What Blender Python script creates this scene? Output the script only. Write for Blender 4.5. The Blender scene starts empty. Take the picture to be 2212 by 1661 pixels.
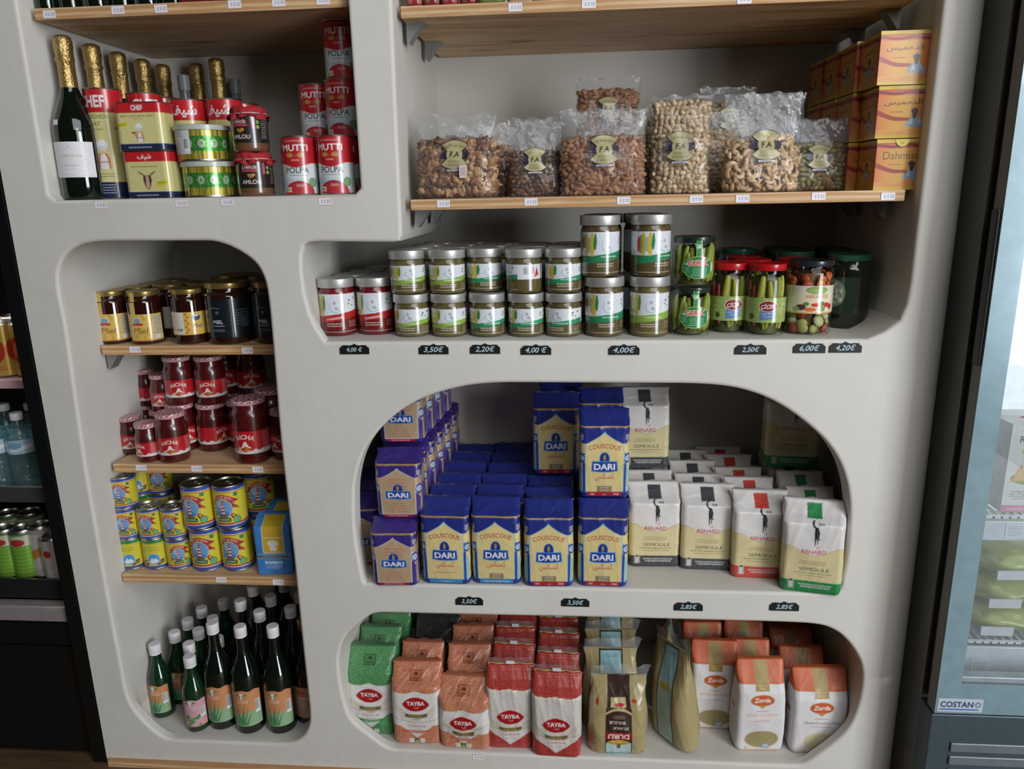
import bpy, math, random
import numpy as np
from mathutils import Matrix, Vector
S = bpy.context.scene
COL = S.collection
PI = math.pi
# ------------------------------------------------------------------ camera
F = 1620.0; W_PX, H_PX = 2212, 1661; CZ = 1.36
_dn = np.array([132., 6372., F]); _dn /= np.linalg.norm(_dn)
_xr = np.array([19900., 0., -F]); _xr -= _dn*(_xr@_dn); _xr /= np.linalg.norm(_xr)
_fw = np.cross(_xr, _dn)
cam = bpy.data.objects.new('camera', bpy.data.cameras.new('camera')); COL.objects.link(cam)
# rows: world axes (X along the wall, Y into it, Z up) in camera coordinates
_R = np.array([_xr, _fw, -_dn])                     # cam(x right,y down,z fwd) -> world
_Rb = _R @ np.diag([1., -1., -1.])
cam.matrix_world = Matrix.Translation((0, 0, CZ)) @ Matrix(_Rb.tolist()).to_4x4()
cam.data.sensor_width = 36; cam.data.lens = F/W_PX*36; cam.data.clip_start = .02
S.camera = cam
# ------------------------------------------------------------------ light and exposure
S.view_settings.view_transform = 'Standard'; S.view_settings.look = 'None'
S.view_settings.exposure = -0.03; S.view_settings.gamma = 1.0; S.view_settings.use_curve_mapping = False
wd = bpy.data.worlds.new('world'); S.world = wd; wd.use_nodes = True
wd.node_tree.nodes['Background'].inputs[0].default_value = (1, .93, .82, 1)
wd.node_tree.nodes['Background'].inputs[1].default_value = .02
S.cycles.max_bounces = 7; S.cycles.transparent_max_bounces = 14; S.cycles.diffuse_bounces = 2
S.cycles.glossy_bounces = 3; S.cycles.transmission_bounces = 4
S.cycles.caustics_reflective = False; S.cycles.caustics_refractive = False
S.cycles.sample_clamp_indirect = 4; S.cycles.use_denoising = True
def area(name, loc, target, sx, sy, watts, col):
    l = bpy.data.lights.new(name, 'AREA'); l.shape = 'RECTANGLE'; l.size = sx; l.size_y = sy; l.energy = watts; l.color = col
    o = bpy.data.objects.new(name, l); COL.objects.link(o); o.location = loc
    o.rotation_euler = (Vector(target)-Vector(loc)).to_track_quat('-Z', 'Y').to_euler(); return o
area('door_daylight', (3.7, -2.3, 1.32), (.0, 1.6, 1.0), 1.5, 2.5, 172, (.90, .955, 1))
area('ceiling_light', (1.15, -.7, 2.95), (-.1, 1.4, .9), 2.4, 1.6, 43, (.92, .96, 1))
area('corner_fill', (2.8, -3.0, 2.7), (.2, 1.6, .9), 1.5, 1.4, 30, (1, .95, .86))  # added warm fill lamp that brightens the rounded wall corner
# ------------------------------------------------------------------ projection helpers
def ray(px, py): return _R @ np.array([px-1106, py-830.5, F])
def unY(px, py, Y):
    d = ray(px, py); p = d*(Y/d[1]); p[2] += CZ; return p
def unZ(px, py, Z):
    d = ray(px, py); p = d*((Z-CZ)/d[2]); p[2] += CZ; return p
def zof(px, py, Y=1.5): return float(unY(px, py, Y)[2])
YW, YB = 1.5, 1.97
# ------------------------------------------------------------------ materials
def lin(c):
    if isinstance(c, str):
        c = c.lstrip('#')
        if len(c) == 3: c = ''.join(k*2 for k in c)
        c = [int(c[i:i+2], 16)/255 for i in (0, 2, 4)]
        return np.array([x/12.92 if x <= .04045 else ((x+.055)/1.055)**2.4 for x in c])
    return np.array(c, float)
def _new(name):
    m = bpy.data.materials.new(name); m.use_nodes = True
    nt = m.node_tree; return m, nt, nt.nodes['Principled BSDF']
_M = {}
def mat(name, col=None, rough=.5, metal=0., coat=0., spec=.5, var=.08, vscale=40, bump=0., bscale=200, coatr=.03):
    """principled material; colour broken up by noise, or read from the mesh's print colours when col is None"""
    if name in _M: return _M[name]
    m, nt, b = _new(name); N, L = nt.nodes, nt.links
    b.inputs['Roughness'].default_value = rough; b.inputs['Metallic'].default_value = metal
    b.inputs['Coat Weight'].default_value = coat; b.inputs['Coat Roughness'].default_value = coatr
    b.inputs['Specular IOR Level'].default_value = spec
    tc = N.new('ShaderNodeTexCoord')
    if col is None:
        a = N.new('ShaderNodeVertexColor'); a.layer_name = 'print'; L.new(a.outputs['Color'], b.inputs['Base Color'])
    else:
        c = lin(col); n = N.new('ShaderNodeTexNoise'); n.inputs['Scale'].default_value = vscale; n.inputs['Detail'].default_value = 4
        r = N.new('ShaderNodeValToRGB'); e = r.color_ramp.elements
        e[0].position = .3; e[1].position = .7
        e[0].color = (*(c*(1-var)), 1); e[1].color = (*np.minimum(c*(1+var), 1), 1)
        L.new(tc.outputs['Object'], n.inputs['Vector']); L.new(n.outputs['Fac'], r.inputs['Fac']); L.new(r.outputs['Color'], b.inputs['Base Color'])
    if bump:
        n2 = N.new('ShaderNodeTexNoise'); n2.inputs['Scale'].default_value = bscale; n2.inputs['Detail'].default_value = 3
        bp = N.new('ShaderNodeBump'); bp.inputs['Strength'].default_value = bump; bp.inputs['Distance'].default_value = .004
        L.new(tc.outputs['Object'], n2.inputs['Vector']); L.new(n2.outputs['Fac'], bp.inputs['Height']); L.new(bp.outputs['Normal'], b.inputs['Normal'])
    _M[name] = m; return m
def glass(name, tint=(1, 1, 1), ior=1.45, haze=0., hazecol=(.8, .8, .8), rough=.02, bump=0., bscale=60):
    """thin clear film or pane: see-through, with a fresnel mirror and a little milky haze"""
    if name in _M: return _M[name]
    m, nt, b = _new(name); N, L = nt.nodes, nt.links; N.remove(b); out = N['Material Output']
    t = N.new('ShaderNodeBsdfTransparent'); t.inputs[0].default_value = (*tint, 1)
    g = N.new('ShaderNodeBsdfGlossy'); g.inputs['Roughness'].default_value = rough
    fr = N.new('ShaderNodeFresnel'); ge = N.new('ShaderNodeNewGeometry'); sg = N.new('ShaderNodeMath'); sg.operation = 'MULTIPLY_ADD'; sg.inputs[1].default_value = -2; sg.inputs[2].default_value = 1
    pw = N.new('ShaderNodeMath'); pw.operation = 'POWER'; pw.inputs[0].default_value = ior                     # a sheet mirrors alike from both its sides
    L.new(ge.outputs['Backfacing'], sg.inputs[0]); L.new(sg.outputs[0], pw.inputs[1]); L.new(pw.outputs[0], fr.inputs['IOR'])
    mx = N.new('ShaderNodeMixShader'); L.new(fr.outputs[0], mx.inputs[0])
    base = t.outputs[0]
    if haze:
        d = N.new('ShaderNodeBsdfDiffuse'); d.inputs[0].default_value = (*hazecol, 1)
        m2 = N.new('ShaderNodeMixShader'); m2.inputs[0].default_value = haze
        L.new(base, m2.inputs[1]); L.new(d.outputs[0], m2.inputs[2]); base = m2.outputs[0]
    L.new(base, mx.inputs[1]); L.new(g.outputs[0], mx.inputs[2]); L.new(mx.outputs[0], out.inputs[0])
    if bump:
        tc = N.new('ShaderNodeTexCoord'); n = N.new('ShaderNodeTexNoise'); n.inputs['Scale'].default_value = bscale; n.inputs['Detail'].default_value = 2
        bp = N.new('ShaderNodeBump'); bp.inputs['Strength'].default_value = bump; bp.inputs['Distance'].default_value = .01
        L.new(tc.outputs['Object'], n.inputs['Vector']); L.new(n.outputs['Fac'], bp.inputs['Height'])
        L.new(bp.outputs['Normal'], g.inputs['Normal']); L.new(bp.outputs['Normal'], fr.inputs['Normal'])
    _M[name] = m; return m
def wood(name, light, dark, axis=0):
    m, nt, b = _new(name); N, L = nt.nodes, nt.links
    tc = N.new('ShaderNodeTexCoord'); mp = N.new('ShaderNodeMapping'); mp.inputs['Scale'].default_value = (1.6, 14, 26)
    n = N.new('ShaderNodeTexNoise'); n.inputs['Scale'].default_value = 2.2; n.inputs['Detail'].default_value = 6; n.inputs['Distortion'].default_value = 1.6
    wv = N.new('ShaderNodeTexWave'); wv.bands_direction = 'Z'; wv.inputs['Scale'].default_value = 1.1; wv.inputs['Distortion'].default_value = 7; wv.inputs['Detail'].default_value = 3; wv.inputs['Detail Scale'].default_value = .8
    mx = N.new('ShaderNodeMath'); mx.operation = 'MULTIPLY_ADD'; mx.inputs[1].default_value = .45
    r = N.new('ShaderNodeValToRGB'); e = r.color_ramp.elements; e[0].position = .35; e[1].position = .95
    e[0].color = (*lin(light), 1); e[1].color = (*lin(dark), 1)
    # knots
    m2 = N.new('ShaderNodeMapping'); m2.inputs['Scale'].default_value = (2.6, 9, 9)
    vo = N.new('ShaderNodeTexVoronoi'); vo.inputs['Scale'].default_value = 1.3
    kr = N.new('ShaderNodeValToRGB'); ke = kr.color_ramp.elements; ke[0].position = .05; ke[0].color = (.32, .22, .16, 1); ke[1].position = .16; ke[1].color = (1, 1, 1, 1)
    mm = N.new('ShaderNodeMix'); mm.data_type = 'RGBA'; mm.blend_type = 'MULTIPLY'; mm.inputs[0].default_value = .8
    L.new(tc.outputs['Object'], mp.inputs[0]); L.new(mp.outputs[0], n.inputs['Vector']); L.new(mp.outputs[0], wv.inputs['Vector'])
    L.new(wv.outputs['Fac'], mx.inputs[0]); L.new(n.outputs['Fac'], mx.inputs[2]); L.new(mx.outputs[0], r.inputs['Fac'])
    L.new(tc.outputs['Object'], m2.inputs[0]); L.new(m2.outputs[0], vo.inputs['Vector']); L.new(vo.outputs['Distance'], kr.inputs['Fac'])
    L.new(r.outputs['Color'], mm.inputs[6]); L.new(kr.outputs['Color'], mm.inputs[7]); L.new(mm.outputs[2], b.inputs['Base Color'])
    b.inputs['Roughness'].default_value = .55; return m
def plaster():
    m, nt, b = _new('cream_plaster'); N, L = nt.nodes, nt.links
    tc = N.new('ShaderNodeTexCoord'); n = N.new('ShaderNodeTexNoise'); n.inputs['Scale'].default_value = 3.2; n.inputs['Detail'].default_value = 7; n.inputs['Roughness'].default_value = .6
    r = N.new('ShaderNodeValToRGB'); e = r.color_ramp.elements; e[0].position = .3; e[1].position = .75
    e[0].color = (*lin('d3cec6'), 1); e[1].color = (*lin('dbd7d0'), 1)
    n2 = N.new('ShaderNodeTexNoise'); n2.inputs['Scale'].default_value = 9; n2.inputs['Detail'].default_value = 5
    bp = N.new('ShaderNodeBump'); bp.inputs['Strength'].default_value = .22; bp.inputs['Distance'].default_value = .012
    for q in (n, n2): L.new(tc.outputs['Object'], q.inputs['Vector'])
    L.new(n.outputs['Fac'], r.inputs['Fac']); L.new(r.outputs['Color'], b.inputs['Base Color'])
    L.new(n2.outputs['Fac'], bp.inputs['Height']); L.new(bp.outputs['Normal'], b.inputs['Normal'])
    b.inputs['Roughness'].default_value = .62; return m
PRINT_FILM = mat('printed_film', rough=.33, coat=.35, coatr=.22)
PRINT_PAPER = mat('printed_paper', rough=.5, coat=.1)
PRINT_TIN = mat('printed_tin', rough=.3, coat=.5, coatr=.12, spec=.6)
PRINT_GLASSY = mat('printed_under_gloss', rough=.3, coat=.8, coatr=.05)
PRINT_MATT = mat('tinted_matter', rough=.55)
NUT = mat('nut_skin', rough=.45)
SILVER = mat('silver_metal', 'cfcdca', .42, .7, var=.02)
STEEL = mat('tin_metal', 'b9b6ad', .35, 1., var=.04)
GOLD_FOIL = mat('gold_foil', 'c2a368', .34, .9, var=.12, bump=.5, bscale=260)
BLACK = mat('black_plastic', '151716', .4, var=.05)
WHITE_CAP = mat('white_plastic', 'e6e2e4', .45, var=.02)
PLASTER = plaster()
PINE = wood('pine_board', 'e3c49c', 'bd8d5c')
# ------------------------------------------------------------------ mesh helpers
def mesh(name, verts, faces, cols=None, smooth=True, sharp=None, m=None, uvless=True):
    me = bpy.data.meshes.new(name)
    if isinstance(verts, np.ndarray) and isinstance(faces, np.ndarray):
        nf, k = faces.shape
        me.vertices.add(len(verts)); me.vertices.foreach_set('co', verts.astype(np.float32).ravel())
        me.loops.add(nf*k); me.loops.foreach_set('vertex_index', faces.astype(np.int32).ravel())
        me.polygons.add(nf); me.polygons.foreach_set('loop_start', np.arange(0, nf*k, k, dtype=np.int32))
        me.update(calc_edges=True); me.validate()
    else:
        me.from_pydata([tuple(map(float, v)) for v in verts], [], [tuple(map(int, f)) for f in faces]); me.update()
    if cols is not None:
        ca = me.color_attributes.new('print', 'FLOAT_COLOR', 'POINT')
        c4 = np.ones((len(me.vertices), 4), np.float32); c4[:, :3] = cols; ca.data.foreach_set('color', c4.ravel())
    me.polygons.foreach_set('use_smooth', np.full(len(me.polygons), bool(smooth)))
    if smooth and sharp: me.set_sharp_from_angle(angle=math.radians(sharp))
    if m: me.materials.append(m)
    return me
class MB:
    """collects simple shapes into one mesh"""
    def __init__(s): s.v, s.f, s.c, s.mi = [], [], [], []
    def add(s, v, f, col=(1, 1, 1)):
        n = len(s.v); s.v += [tuple(map(float, p)) for p in v]; s.f += [tuple(int(i)+n for i in q) for q in f]; s.c += [tuple(lin(col))]*len(v); return s
    def box(s, x0, y0, z0, x1, y1, z1, col=(1, 1, 1)):
        v = [(x, y, z) for z in (z0, z1) for y in (y0, y1) for x in (x0, x1)]
        return s.add(v, [(0, 2, 3, 1), (4, 5, 7, 6), (0, 1, 5, 4), (2, 6, 7, 3), (0, 4, 6, 2), (1, 3, 7, 5)], col)
    def prism(s, pts, a, b, axis=1, col=(1, 1, 1)):
        """outline pts (2d) swept along an axis from a to b"""
        n = len(pts); P = lambda p, t: {0: (t, p[0], p[1]), 1: (p[0], t, p[1]), 2: (p[0], p[1], t)}[axis]
        v = [P(p, a) for p in pts]+[P(p, b) for p in pts]
        f = [tuple(range(n)), tuple(range(2*n-1, n-1, -1))]+[(i, i+n, (i+1) % n+n, (i+1) % n) for i in range(n)]
        return s.add(v, f, col)
    def tube(s, path, r, seg=8, col=(1, 1, 1), closed=False):
        path = [Vector(p) for p in path]; n = len(path); v, f = [], []
        for i, p in enumerate(path):
            t = (path[(i+1) % n if closed else min(i+1, n-1)]-path[i-1 if closed else max(i-1, 0)]).normalized()
            u = t.orthogonal().normalized() if abs(t.z) > .9 else t.cross(Vector((0, 0, 1))).normalized(); w = t.cross(u)
            rr = r[i] if isinstance(r, (list, tuple)) else r
            v += [tuple(p+u*(rr*math.cos(2*PI*k/seg))+w*(rr*math.sin(2*PI*k/seg))) for k in range(seg)]
        for i in range(n if closed else n-1):
            j = (i+1) % n
            f += [(i*seg+k, i*seg+(k+1) % seg, j*seg+(k+1) % seg, j*seg+k) for k in range(seg)]
        if not closed: f += [tuple(range(seg-1, -1, -1)), tuple(range((n-1)*seg, n*seg))]
        return s.add(v, f, col)
    def lathe(s, prof, seg=32, col=(1, 1, 1), cx=0, cy=0):
        v, f = lathe_vf(prof, seg); return s.add([(x+cx, y+cy, z) for x, y, z in v], f, col)
    def mesh(s, name, m, smooth=True, sharp=35, cols=False):
        return mesh(name, s.v, s.f, np.array(s.c) if cols else None, smooth, sharp, m)
def lathe_vf(prof, seg):
    """profile of (r, z); r = 0 makes a pole"""
    v, f, rings = [], [], []
    for r, z in prof:
        if r <= 1e-6: rings.append([len(v)]); v.append((0, 0, z))
        else:
            rings.append(list(range(len(v), len(v)+seg)))
            v += [(r*math.sin(2*PI*k/seg), -r*math.cos(2*PI*k/seg), z) for k in range(seg)]
    for a, b in zip(rings, rings[1:]):
        for k in range(seg):
            k2 = (k+1) % seg
            if len(a) == 1 and len(b) == 1: continue
            if len(a) == 1: f.append((a[0], b[k2], b[k]))
            elif len(b) == 1: f.append((a[k], a[k2], b[0]))
            else: f.append((a[k], a[k2], b[k2], b[k]))
    return v, f
def lathe(name, prof, m, seg=40, sharp=40, colfn=None):
    v, f = lathe_vf(prof, seg)
    cols = np.array([lin(colfn(math.atan2(p[0], -p[1]), math.hypot(p[0], p[1]), p[2])) for p in v]) if colfn else None
    return mesh(name, v, f, cols, True, sharp, m)
# ------------------------------------------------------------------ printed artwork -> colours on a fine grid
_glyph = {}
def glyphs(s, bold, shear):
    k = (s, bold, shear)
    if k not in _glyph:
        c = bpy.data.curves.new('lettering', 'FONT'); c.body = s; c.resolution_u = 3; c.offset = bold; c.shear = shear; c.align_x = 'CENTER'
        o = bpy.data.objects.new('lettering', c); COL.objects.link(o)
        me = bpy.data.meshes.new_from_object(o.evaluated_get(bpy.context.evaluated_depsgraph_get()))
        me.calc_loop_triangles()
        co = np.array([v.co[:2] for v in me.vertices]).reshape(-1, 2); tr = np.array([t.vertices[:] for t in me.loop_triangles]).reshape(-1, 3)
        _glyph[k] = (co, tr); bpy.data.objects.remove(o); bpy.data.curves.remove(c); bpy.data.meshes.remove(me)
    return _glyph[k]
class Art:
    """flat printed design in millimetres; x runs from -w/2 to w/2, y upwards from 0"""
    SS = 3
    def __init__(s, w, h, bg='fff', step=.9):
        s.w, s.h = w, h; s.nu, s.nv = max(2, int(round(w/step))+1), max(2, int(round(h/step))+1)
        s.W, s.H = s.nu*s.SS, s.nv*s.SS; s.px = s.W/w; s.py = s.H/h
        s.a = np.empty((s.H, s.W, 3), np.float32); s.a[:] = lin(bg); s.m = np.ones((s.H, s.W), np.float32)
    def _box(s, x0, y0, x1, y1):
        j0 = max(0, int((x0+s.w/2)*s.px)); j1 = min(s.W, int((x1+s.w/2)*s.px)+2); i0 = max(0, int(y0*s.py)); i1 = min(s.H, int(y1*s.py)+2)
        if j1 <= j0 or i1 <= i0: return None
        X, Y = np.meshgrid((np.arange(j0, j1)+.5)/s.px-s.w/2, (np.arange(i0, i1)+.5)/s.py); return (slice(i0, i1), slice(j0, j1)), X, Y
    def _put(s, sl, k, c):
        if c is None: s.m[sl][k] = 1
        elif c == 'cut': s.m[sl][k] = 0
        else: s.a[sl][k] = lin(c)
    def fn(s, f, c, box=None):
        b = s._box(*(box or (-s.w/2, 0, s.w/2, s.h)))
        if b: s._put(b[0], f(b[1], b[2]), c)
        return s
    def rect(s, x0, y0, x1, y1, c): return s.fn(lambda X, Y: (X >= x0) & (X <= x1) & (Y >= y0) & (Y <= y1), c, (x0, y0, x1, y1))
    def ell(s, cx, cy, rx, ry, c): return s.fn(lambda X, Y: ((X-cx)/rx)**2+((Y-cy)/ry)**2 <= 1, c, (cx-rx, cy-ry, cx+rx, cy+ry))
    def poly(s, pts, c):
        p = np.array(pts, float); b = s._box(p[:, 0].min(), p[:, 1].min(), p[:, 0].max(), p[:, 1].max())
        if not b: return s
        sl, X, Y = b; k = np.zeros(X.shape, bool); q = np.roll(p, -1, 0)
        for (x0, y0), (x1, y1) in zip(p, q):
            if y0 != y1: k ^= ((y0 > Y) != (y1 > Y)) & (X < (x1-x0)*(Y-y0)/(y1-y0)+x0)
        s._put(sl, k, c); return s
    def line(s, pts, w, c):
        for (x0, y0), (x1, y1) in zip(pts, pts[1:]):
            dx, dy = x1-x0, y1-y0; L2 = dx*dx+dy*dy or 1e-9
            def f(X, Y):
                t = np.clip(((X-x0)*dx+(Y-y0)*dy)/L2, 0, 1); return np.hypot(X-x0-t*dx, Y-y0-t*dy) <= w/2
            s.fn(f, c, (min(x0, x1)-w, min(y0, y1)-w, max(x0, x1)+w, max(y0, y1)+w))
        return s
    def text(s, t, x, y, h, c, b=.0, rot=0, arc=None, shear=0, sx=1., fit=None):
        if b > 0 and 'M' in t:                                     # thick strokes by overprinting
            for dx, dy in ((-1, 0), (1, 0), (0, 1), (0, -1)): s.text(t, x+dx*b*h*.9, y+dy*b*h*.7, h, c, 0, rot, arc, shear, sx, fit)
            b = 0
        co, tr = glyphs(t, b, shear)
        if not len(tr): return s
        P = co*(h/.72)*np.array([sx, 1])
        if fit:
            w = np.ptp(P[:, 0]); P[:, 0] *= fit/w
        P[:, 0] -= (P[:, 0].max()+P[:, 0].min())/2
        if arc: P = np.stack([(arc+P[:, 1])*np.sin(P[:, 0]/arc), (arc+P[:, 1])*np.cos(P[:, 0]/arc)-arc], 1)
        cr, sr = math.cos(rot), math.sin(rot); P = P@np.array([[cr, sr], [-sr, cr]])+np.array([x, y])
        col = lin(c)
        for a, bb, d in P[tr]:
            lo = np.minimum(np.minimum(a, bb), d); hi = np.maximum(np.maximum(a, bb), d); B = s._box(lo[0], lo[1], hi[0], hi[1])
            if not B: continue
            sl, X, Y = B
            e = lambda p, q: (q[0]-p[0])*(Y-p[1])-(q[1]-p[1])*(X-p[0])
            e0, e1, e2 = e(a, bb), e(bb, d), e(d, a)
            k = ((e0 >= 0) & (e1 >= 0) & (e2 >= 0)) | ((e0 <= 0) & (e1 <= 0) & (e2 <= 0)); s.a[sl][k] = col
        return s
    def lines(s, x0, x1, y0, n, dy, c, th=.9, seed=1):
        """rows of print too small to read"""
        rg = random.Random(seed)
        for i in range(n):
            x = x0+rg.uniform(0, .12)*(x1-x0); e = x1-rg.uniform(0, .12)*(x1-x0)
            while x < e:
                w = rg.uniform(2, 6); s.rect(x, y0-i*dy, min(x+w, e), y0-i*dy+th, c); x += w+1.1
        return s
    def dots(s, x0, y0, x1, y1, sp, r, c, inside=None, seed=3, jit=.35):
        rg = random.Random(seed); y = y0; k = 0
        while y < y1:
            x = x0+(sp/2 if k % 2 else 0)
            while x < x1:
                xx, yy = x+rg.uniform(-jit, jit)*sp, y+rg.uniform(-jit, jit)*sp
                if inside is None or inside(xx, yy): s.ell(xx, yy, r*rg.uniform(.7, 1.2), r*rg.uniform(.7, 1.2), c)
                x += sp
            y += sp*.86; k += 1
        return s
    def bars(s, x, y, w, h, seed=5):
        rg = random.Random(seed); s.rect(x, y, x+w, y+h, 'eee'); q = x+.8
        while q < x+w-.8:
            d = rg.choice((.5, .8, 1.2)); s.rect(q, y+h*.18, q+d, y+h-.8, '333'); q += d+rg.choice((.5, .9, 1.3))
        return s
    def grain(s, amt, seed=7):
        g = np.random.default_rng(seed).normal(1, amt, (s.H, s.W, 1)).astype(np.float32); s.a = np.clip(s.a*g, 0, 1); return s
    def grid(s):
        k = s.SS; return s.a.reshape(s.nv, k, s.nu, k, 3).mean((1, 3)), s.m.reshape(s.nv, k, s.nu, k).mean((1, 3))
def grid_faces(nv, nu, keep=None):
    i, j = np.meshgrid(np.arange(nv-1), np.arange(nu-1), indexing='ij'); a = i*nu+j
    f = np.stack([a, a+1, a+nu+1, a+nu], -1).reshape(-1, 4)
    if keep is not None:
        f = f[(keep.ravel()[f] > .5).all(1)]
    return f
def patch(name, art, m, r=None, z0=0., y0=0., phi=0., rfn=None, both=False):
    """art as a thin printed sheet: round a cylinder of radius r (label), or flat facing the room at y0 when r is None"""
    c, k = art.grid(); nv, nu = art.nv, art.nu
    x = (np.arange(nu)/(nu-1)-.5)*art.w/1000; z = np.arange(nv)/(nv-1)*art.h/1000
    X, Z = np.meshgrid(x, z)
    if r is None: P = np.stack([X, np.full_like(X, y0), Z+z0], -1)
    else:
        R = np.full_like(X, r) if rfn is None else rfn(Z+z0); A = X/r+phi; P = np.stack([R*np.sin(A), -R*np.cos(A)+y0, Z+z0], -1)
    keep = k if k.min() < .5 else None
    return mesh(name, P.reshape(-1, 3), grid_faces(nv, nu, keep), c.reshape(-1, 3), True, None, m)
# ------------------------------------------------------------------ wrapped packs: rounded-rectangle rings with a printed skin
def rrect(w, d, r, step):
    """points round a rounded rectangle by arc length from the front centre, counter-clockwise seen from above: (s, x, y, nx, ny)"""
    r = min(r, w/2-1e-4, d/2-1e-4); a, b = w/2-r, d/2-r
    segs = [('l', (0, -d/2), (a, -d/2)), ('c', (a, -b), -PI/2), ('l', (w/2, -b), (w/2, b)), ('c', (a, b), 0), ('l', (a, d/2), (-a, d/2)),
            ('c', (-a, b), PI/2), ('l', (-w/2, b), (-w/2, -b)), ('c', (-a, -b), PI), ('l', (-a, -d/2), (0, -d/2))]
    out, s0 = [], 0.
    for g in segs:
        if g[0] == 'l':
            (x0, y0), (x1, y1) = g[1:]; L = math.hypot(x1-x0, y1-y0)
            if L < 1e-7: continue
            n = max(1, int(L/step))
            for i in range(n):
                t = i/n; nx, ny = (y1-y0)/L, -(x1-x0)/L; out.append((s0+L*t, x0+(x1-x0)*t, y0+(y1-y0)*t, nx, ny))
        else:
            L = r*PI/2; n = max(2, int(L/step))
            for i in range(n):
                t = i/n; an = g[2]+t*PI/2; out.append((s0+L*t, g[1][0]+r*math.cos(an), g[1][1]+r*math.sin(an), math.cos(an), math.sin(an)))
        s0 += L
    return np.array(out), s0
def wrap(name, w, d, rc, prof, art, m, seed=0, crumple=.0015, bulge=.003, step=.0011, top_crumple=2.5, shoulder=None, cap=None):
    """prof: list of (z, sx, sy, yshift) from the base upwards. art covers the front and both sides (its width) and the front's length (its height)"""
    ring, per = rrect(w, d, rc, step)
    s = ring[:, 0].copy(); s[s > per/2] -= per                       # signed distance from the front centre
    pr = np.array(prof, float)
    my = -d/2*pr[:, 2]+pr[:, 3]; L = np.concatenate([[0], np.cumsum(np.hypot(np.diff(my), np.diff(pr[:, 0])))])
    nvv = int(L[-1]/step)+1; t = np.linspace(0, L[-1], nvv)
    Zc, SX, SY, YS = [np.interp(t, L, pr[:, k]) for k in range(4)]
    if len(pr) > 4:                                                  # soften the kinks a little
        ker = np.ones(5)/5
        for arr in (SX, SY, YS, Zc): arr[2:-2] = np.convolve(arr, ker, 'valid')
    rg = np.random.default_rng(seed+11); n = len(ring)
    X = ring[None, :, 1]*SX[:, None]; Y = ring[None, :, 2]*SY[:, None]+YS[:, None]; Z = np.repeat(Zc[:, None], n, 1)
    dp = np.zeros((nvv, n)); u = 2*PI*s/per
    for q in range(9):
        f1, f2 = rg.integers(1, 7), rg.uniform(8, 70); w0 = np.sin(f1*u[None, :]+f2*t[:, None]*rg.choice((-1, 1))+rg.uniform(0, 7)); dp += rg.uniform(.3, 1)*((1-np.abs(w0))**2 if q % 2 else w0*.5)
    sh = shoulder if shoulder is not None else L[-1]*.8
    amp = crumple*(1+top_crumple*np.clip((t-sh*.85)/(L[-1]-sh*.85+1e-6), 0, 1))*np.clip(t/.012, 0, 1)
    bl = bulge*np.sin(PI*np.clip(t/sh, 0, 1))**.7
    dp = dp*amp[:, None]/2.2+bl[:, None]*np.maximum(0, 1-(np.abs(ring[None, :, 1])/(w/2))**2)**.8
    X = X+ring[None, :, 3]*dp; Y = Y+ring[None, :, 4]*dp*np.clip(SY[:, None]*1.5, .3, 1)
    P = np.stack([X, Y, Z], -1).reshape(-1, 3)
    g, _ = art.grid(); gx = np.clip((s*1000/art.w+.5)*(art.nu-1), 0, art.nu-1); gy = np.clip(t/L[-1]*(art.nv-1), 0, art.nv-1)
    i0 = np.minimum(gy.astype(int), art.nv-2); fy = (gy-i0)[:, None, None]; j0 = np.minimum(gx.astype(int), art.nu-2); fx = (gx-j0)[None, :, None]
    C = (g[i0][:, j0]*(1-fx)+g[i0][:, j0+1]*fx)*(1-fy)+(g[i0+1][:, j0]*(1-fx)+g[i0+1][:, j0+1]*fx)*fy
    i, j = np.meshgrid(np.arange(nvv-1), np.arange(n), indexing='ij'); j2 = (j+1) % n
    f = np.stack([i*n+j, i*n+j2, (i+1)*n+j2, (i+1)*n+j], -1).reshape(-1, 4)
    # end caps as fans
    k = len(P); P = np.vstack([P, [[0, YS[0], Zc[0]], [0, YS[-1], Zc[-1]]]]); C = np.vstack([C.reshape(-1, 3), [C[0, 0]], [C[-1, 0]]])
    jj = np.arange(n); tri0 = np.stack([(jj+1) % n, jj, np.full(n, k), np.full(n, k)], -1); tri1 = np.stack([(nvv-1)*n+jj, (nvv-1)*n+(jj+1) % n, np.full(n, k+1), np.full(n, k+1)], -1)
    F4 = [tuple(q) for q in f]
    me = bpy.data.meshes.new(name); nf, nt = len(f), 2*n
    idx = np.concatenate([f.ravel(), tri0[:, :3].ravel(), tri1[:, :3].ravel()]).astype(np.int32)
    st = np.concatenate([np.arange(nf)*4, nf*4+np.arange(nt)*3]).astype(np.int32)
    me.vertices.add(len(P)); me.vertices.foreach_set('co', P.astype(np.float32).ravel()); me.loops.add(len(idx)); me.loops.foreach_set('vertex_index', idx)
    me.polygons.add(nf+nt); me.polygons.foreach_set('loop_start', st); me.update(calc_edges=True); me.validate()
    ca = me.color_attributes.new('print', 'FLOAT_COLOR', 'POINT'); c4 = np.ones((len(P), 4), np.float32); c4[:, :3] = C if cap is None else C; ca.data.foreach_set('color', c4.ravel())
    me.polygons.foreach_set('use_smooth', np.ones(nf+nt, bool)); me.set_sharp_from_angle(angle=math.radians(50)); me.materials.append(m)
    return me
def plen(w_d, prof):
    """front length of a profile in millimetres (depth d)"""
    d = w_d; L = 0
    for a, b in zip(prof, prof[1:]): L += math.hypot((-d/2*b[2]+b[3])-(-d/2*a[2]+a[3]), b[0]-a[0])
    return L*1000
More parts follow.
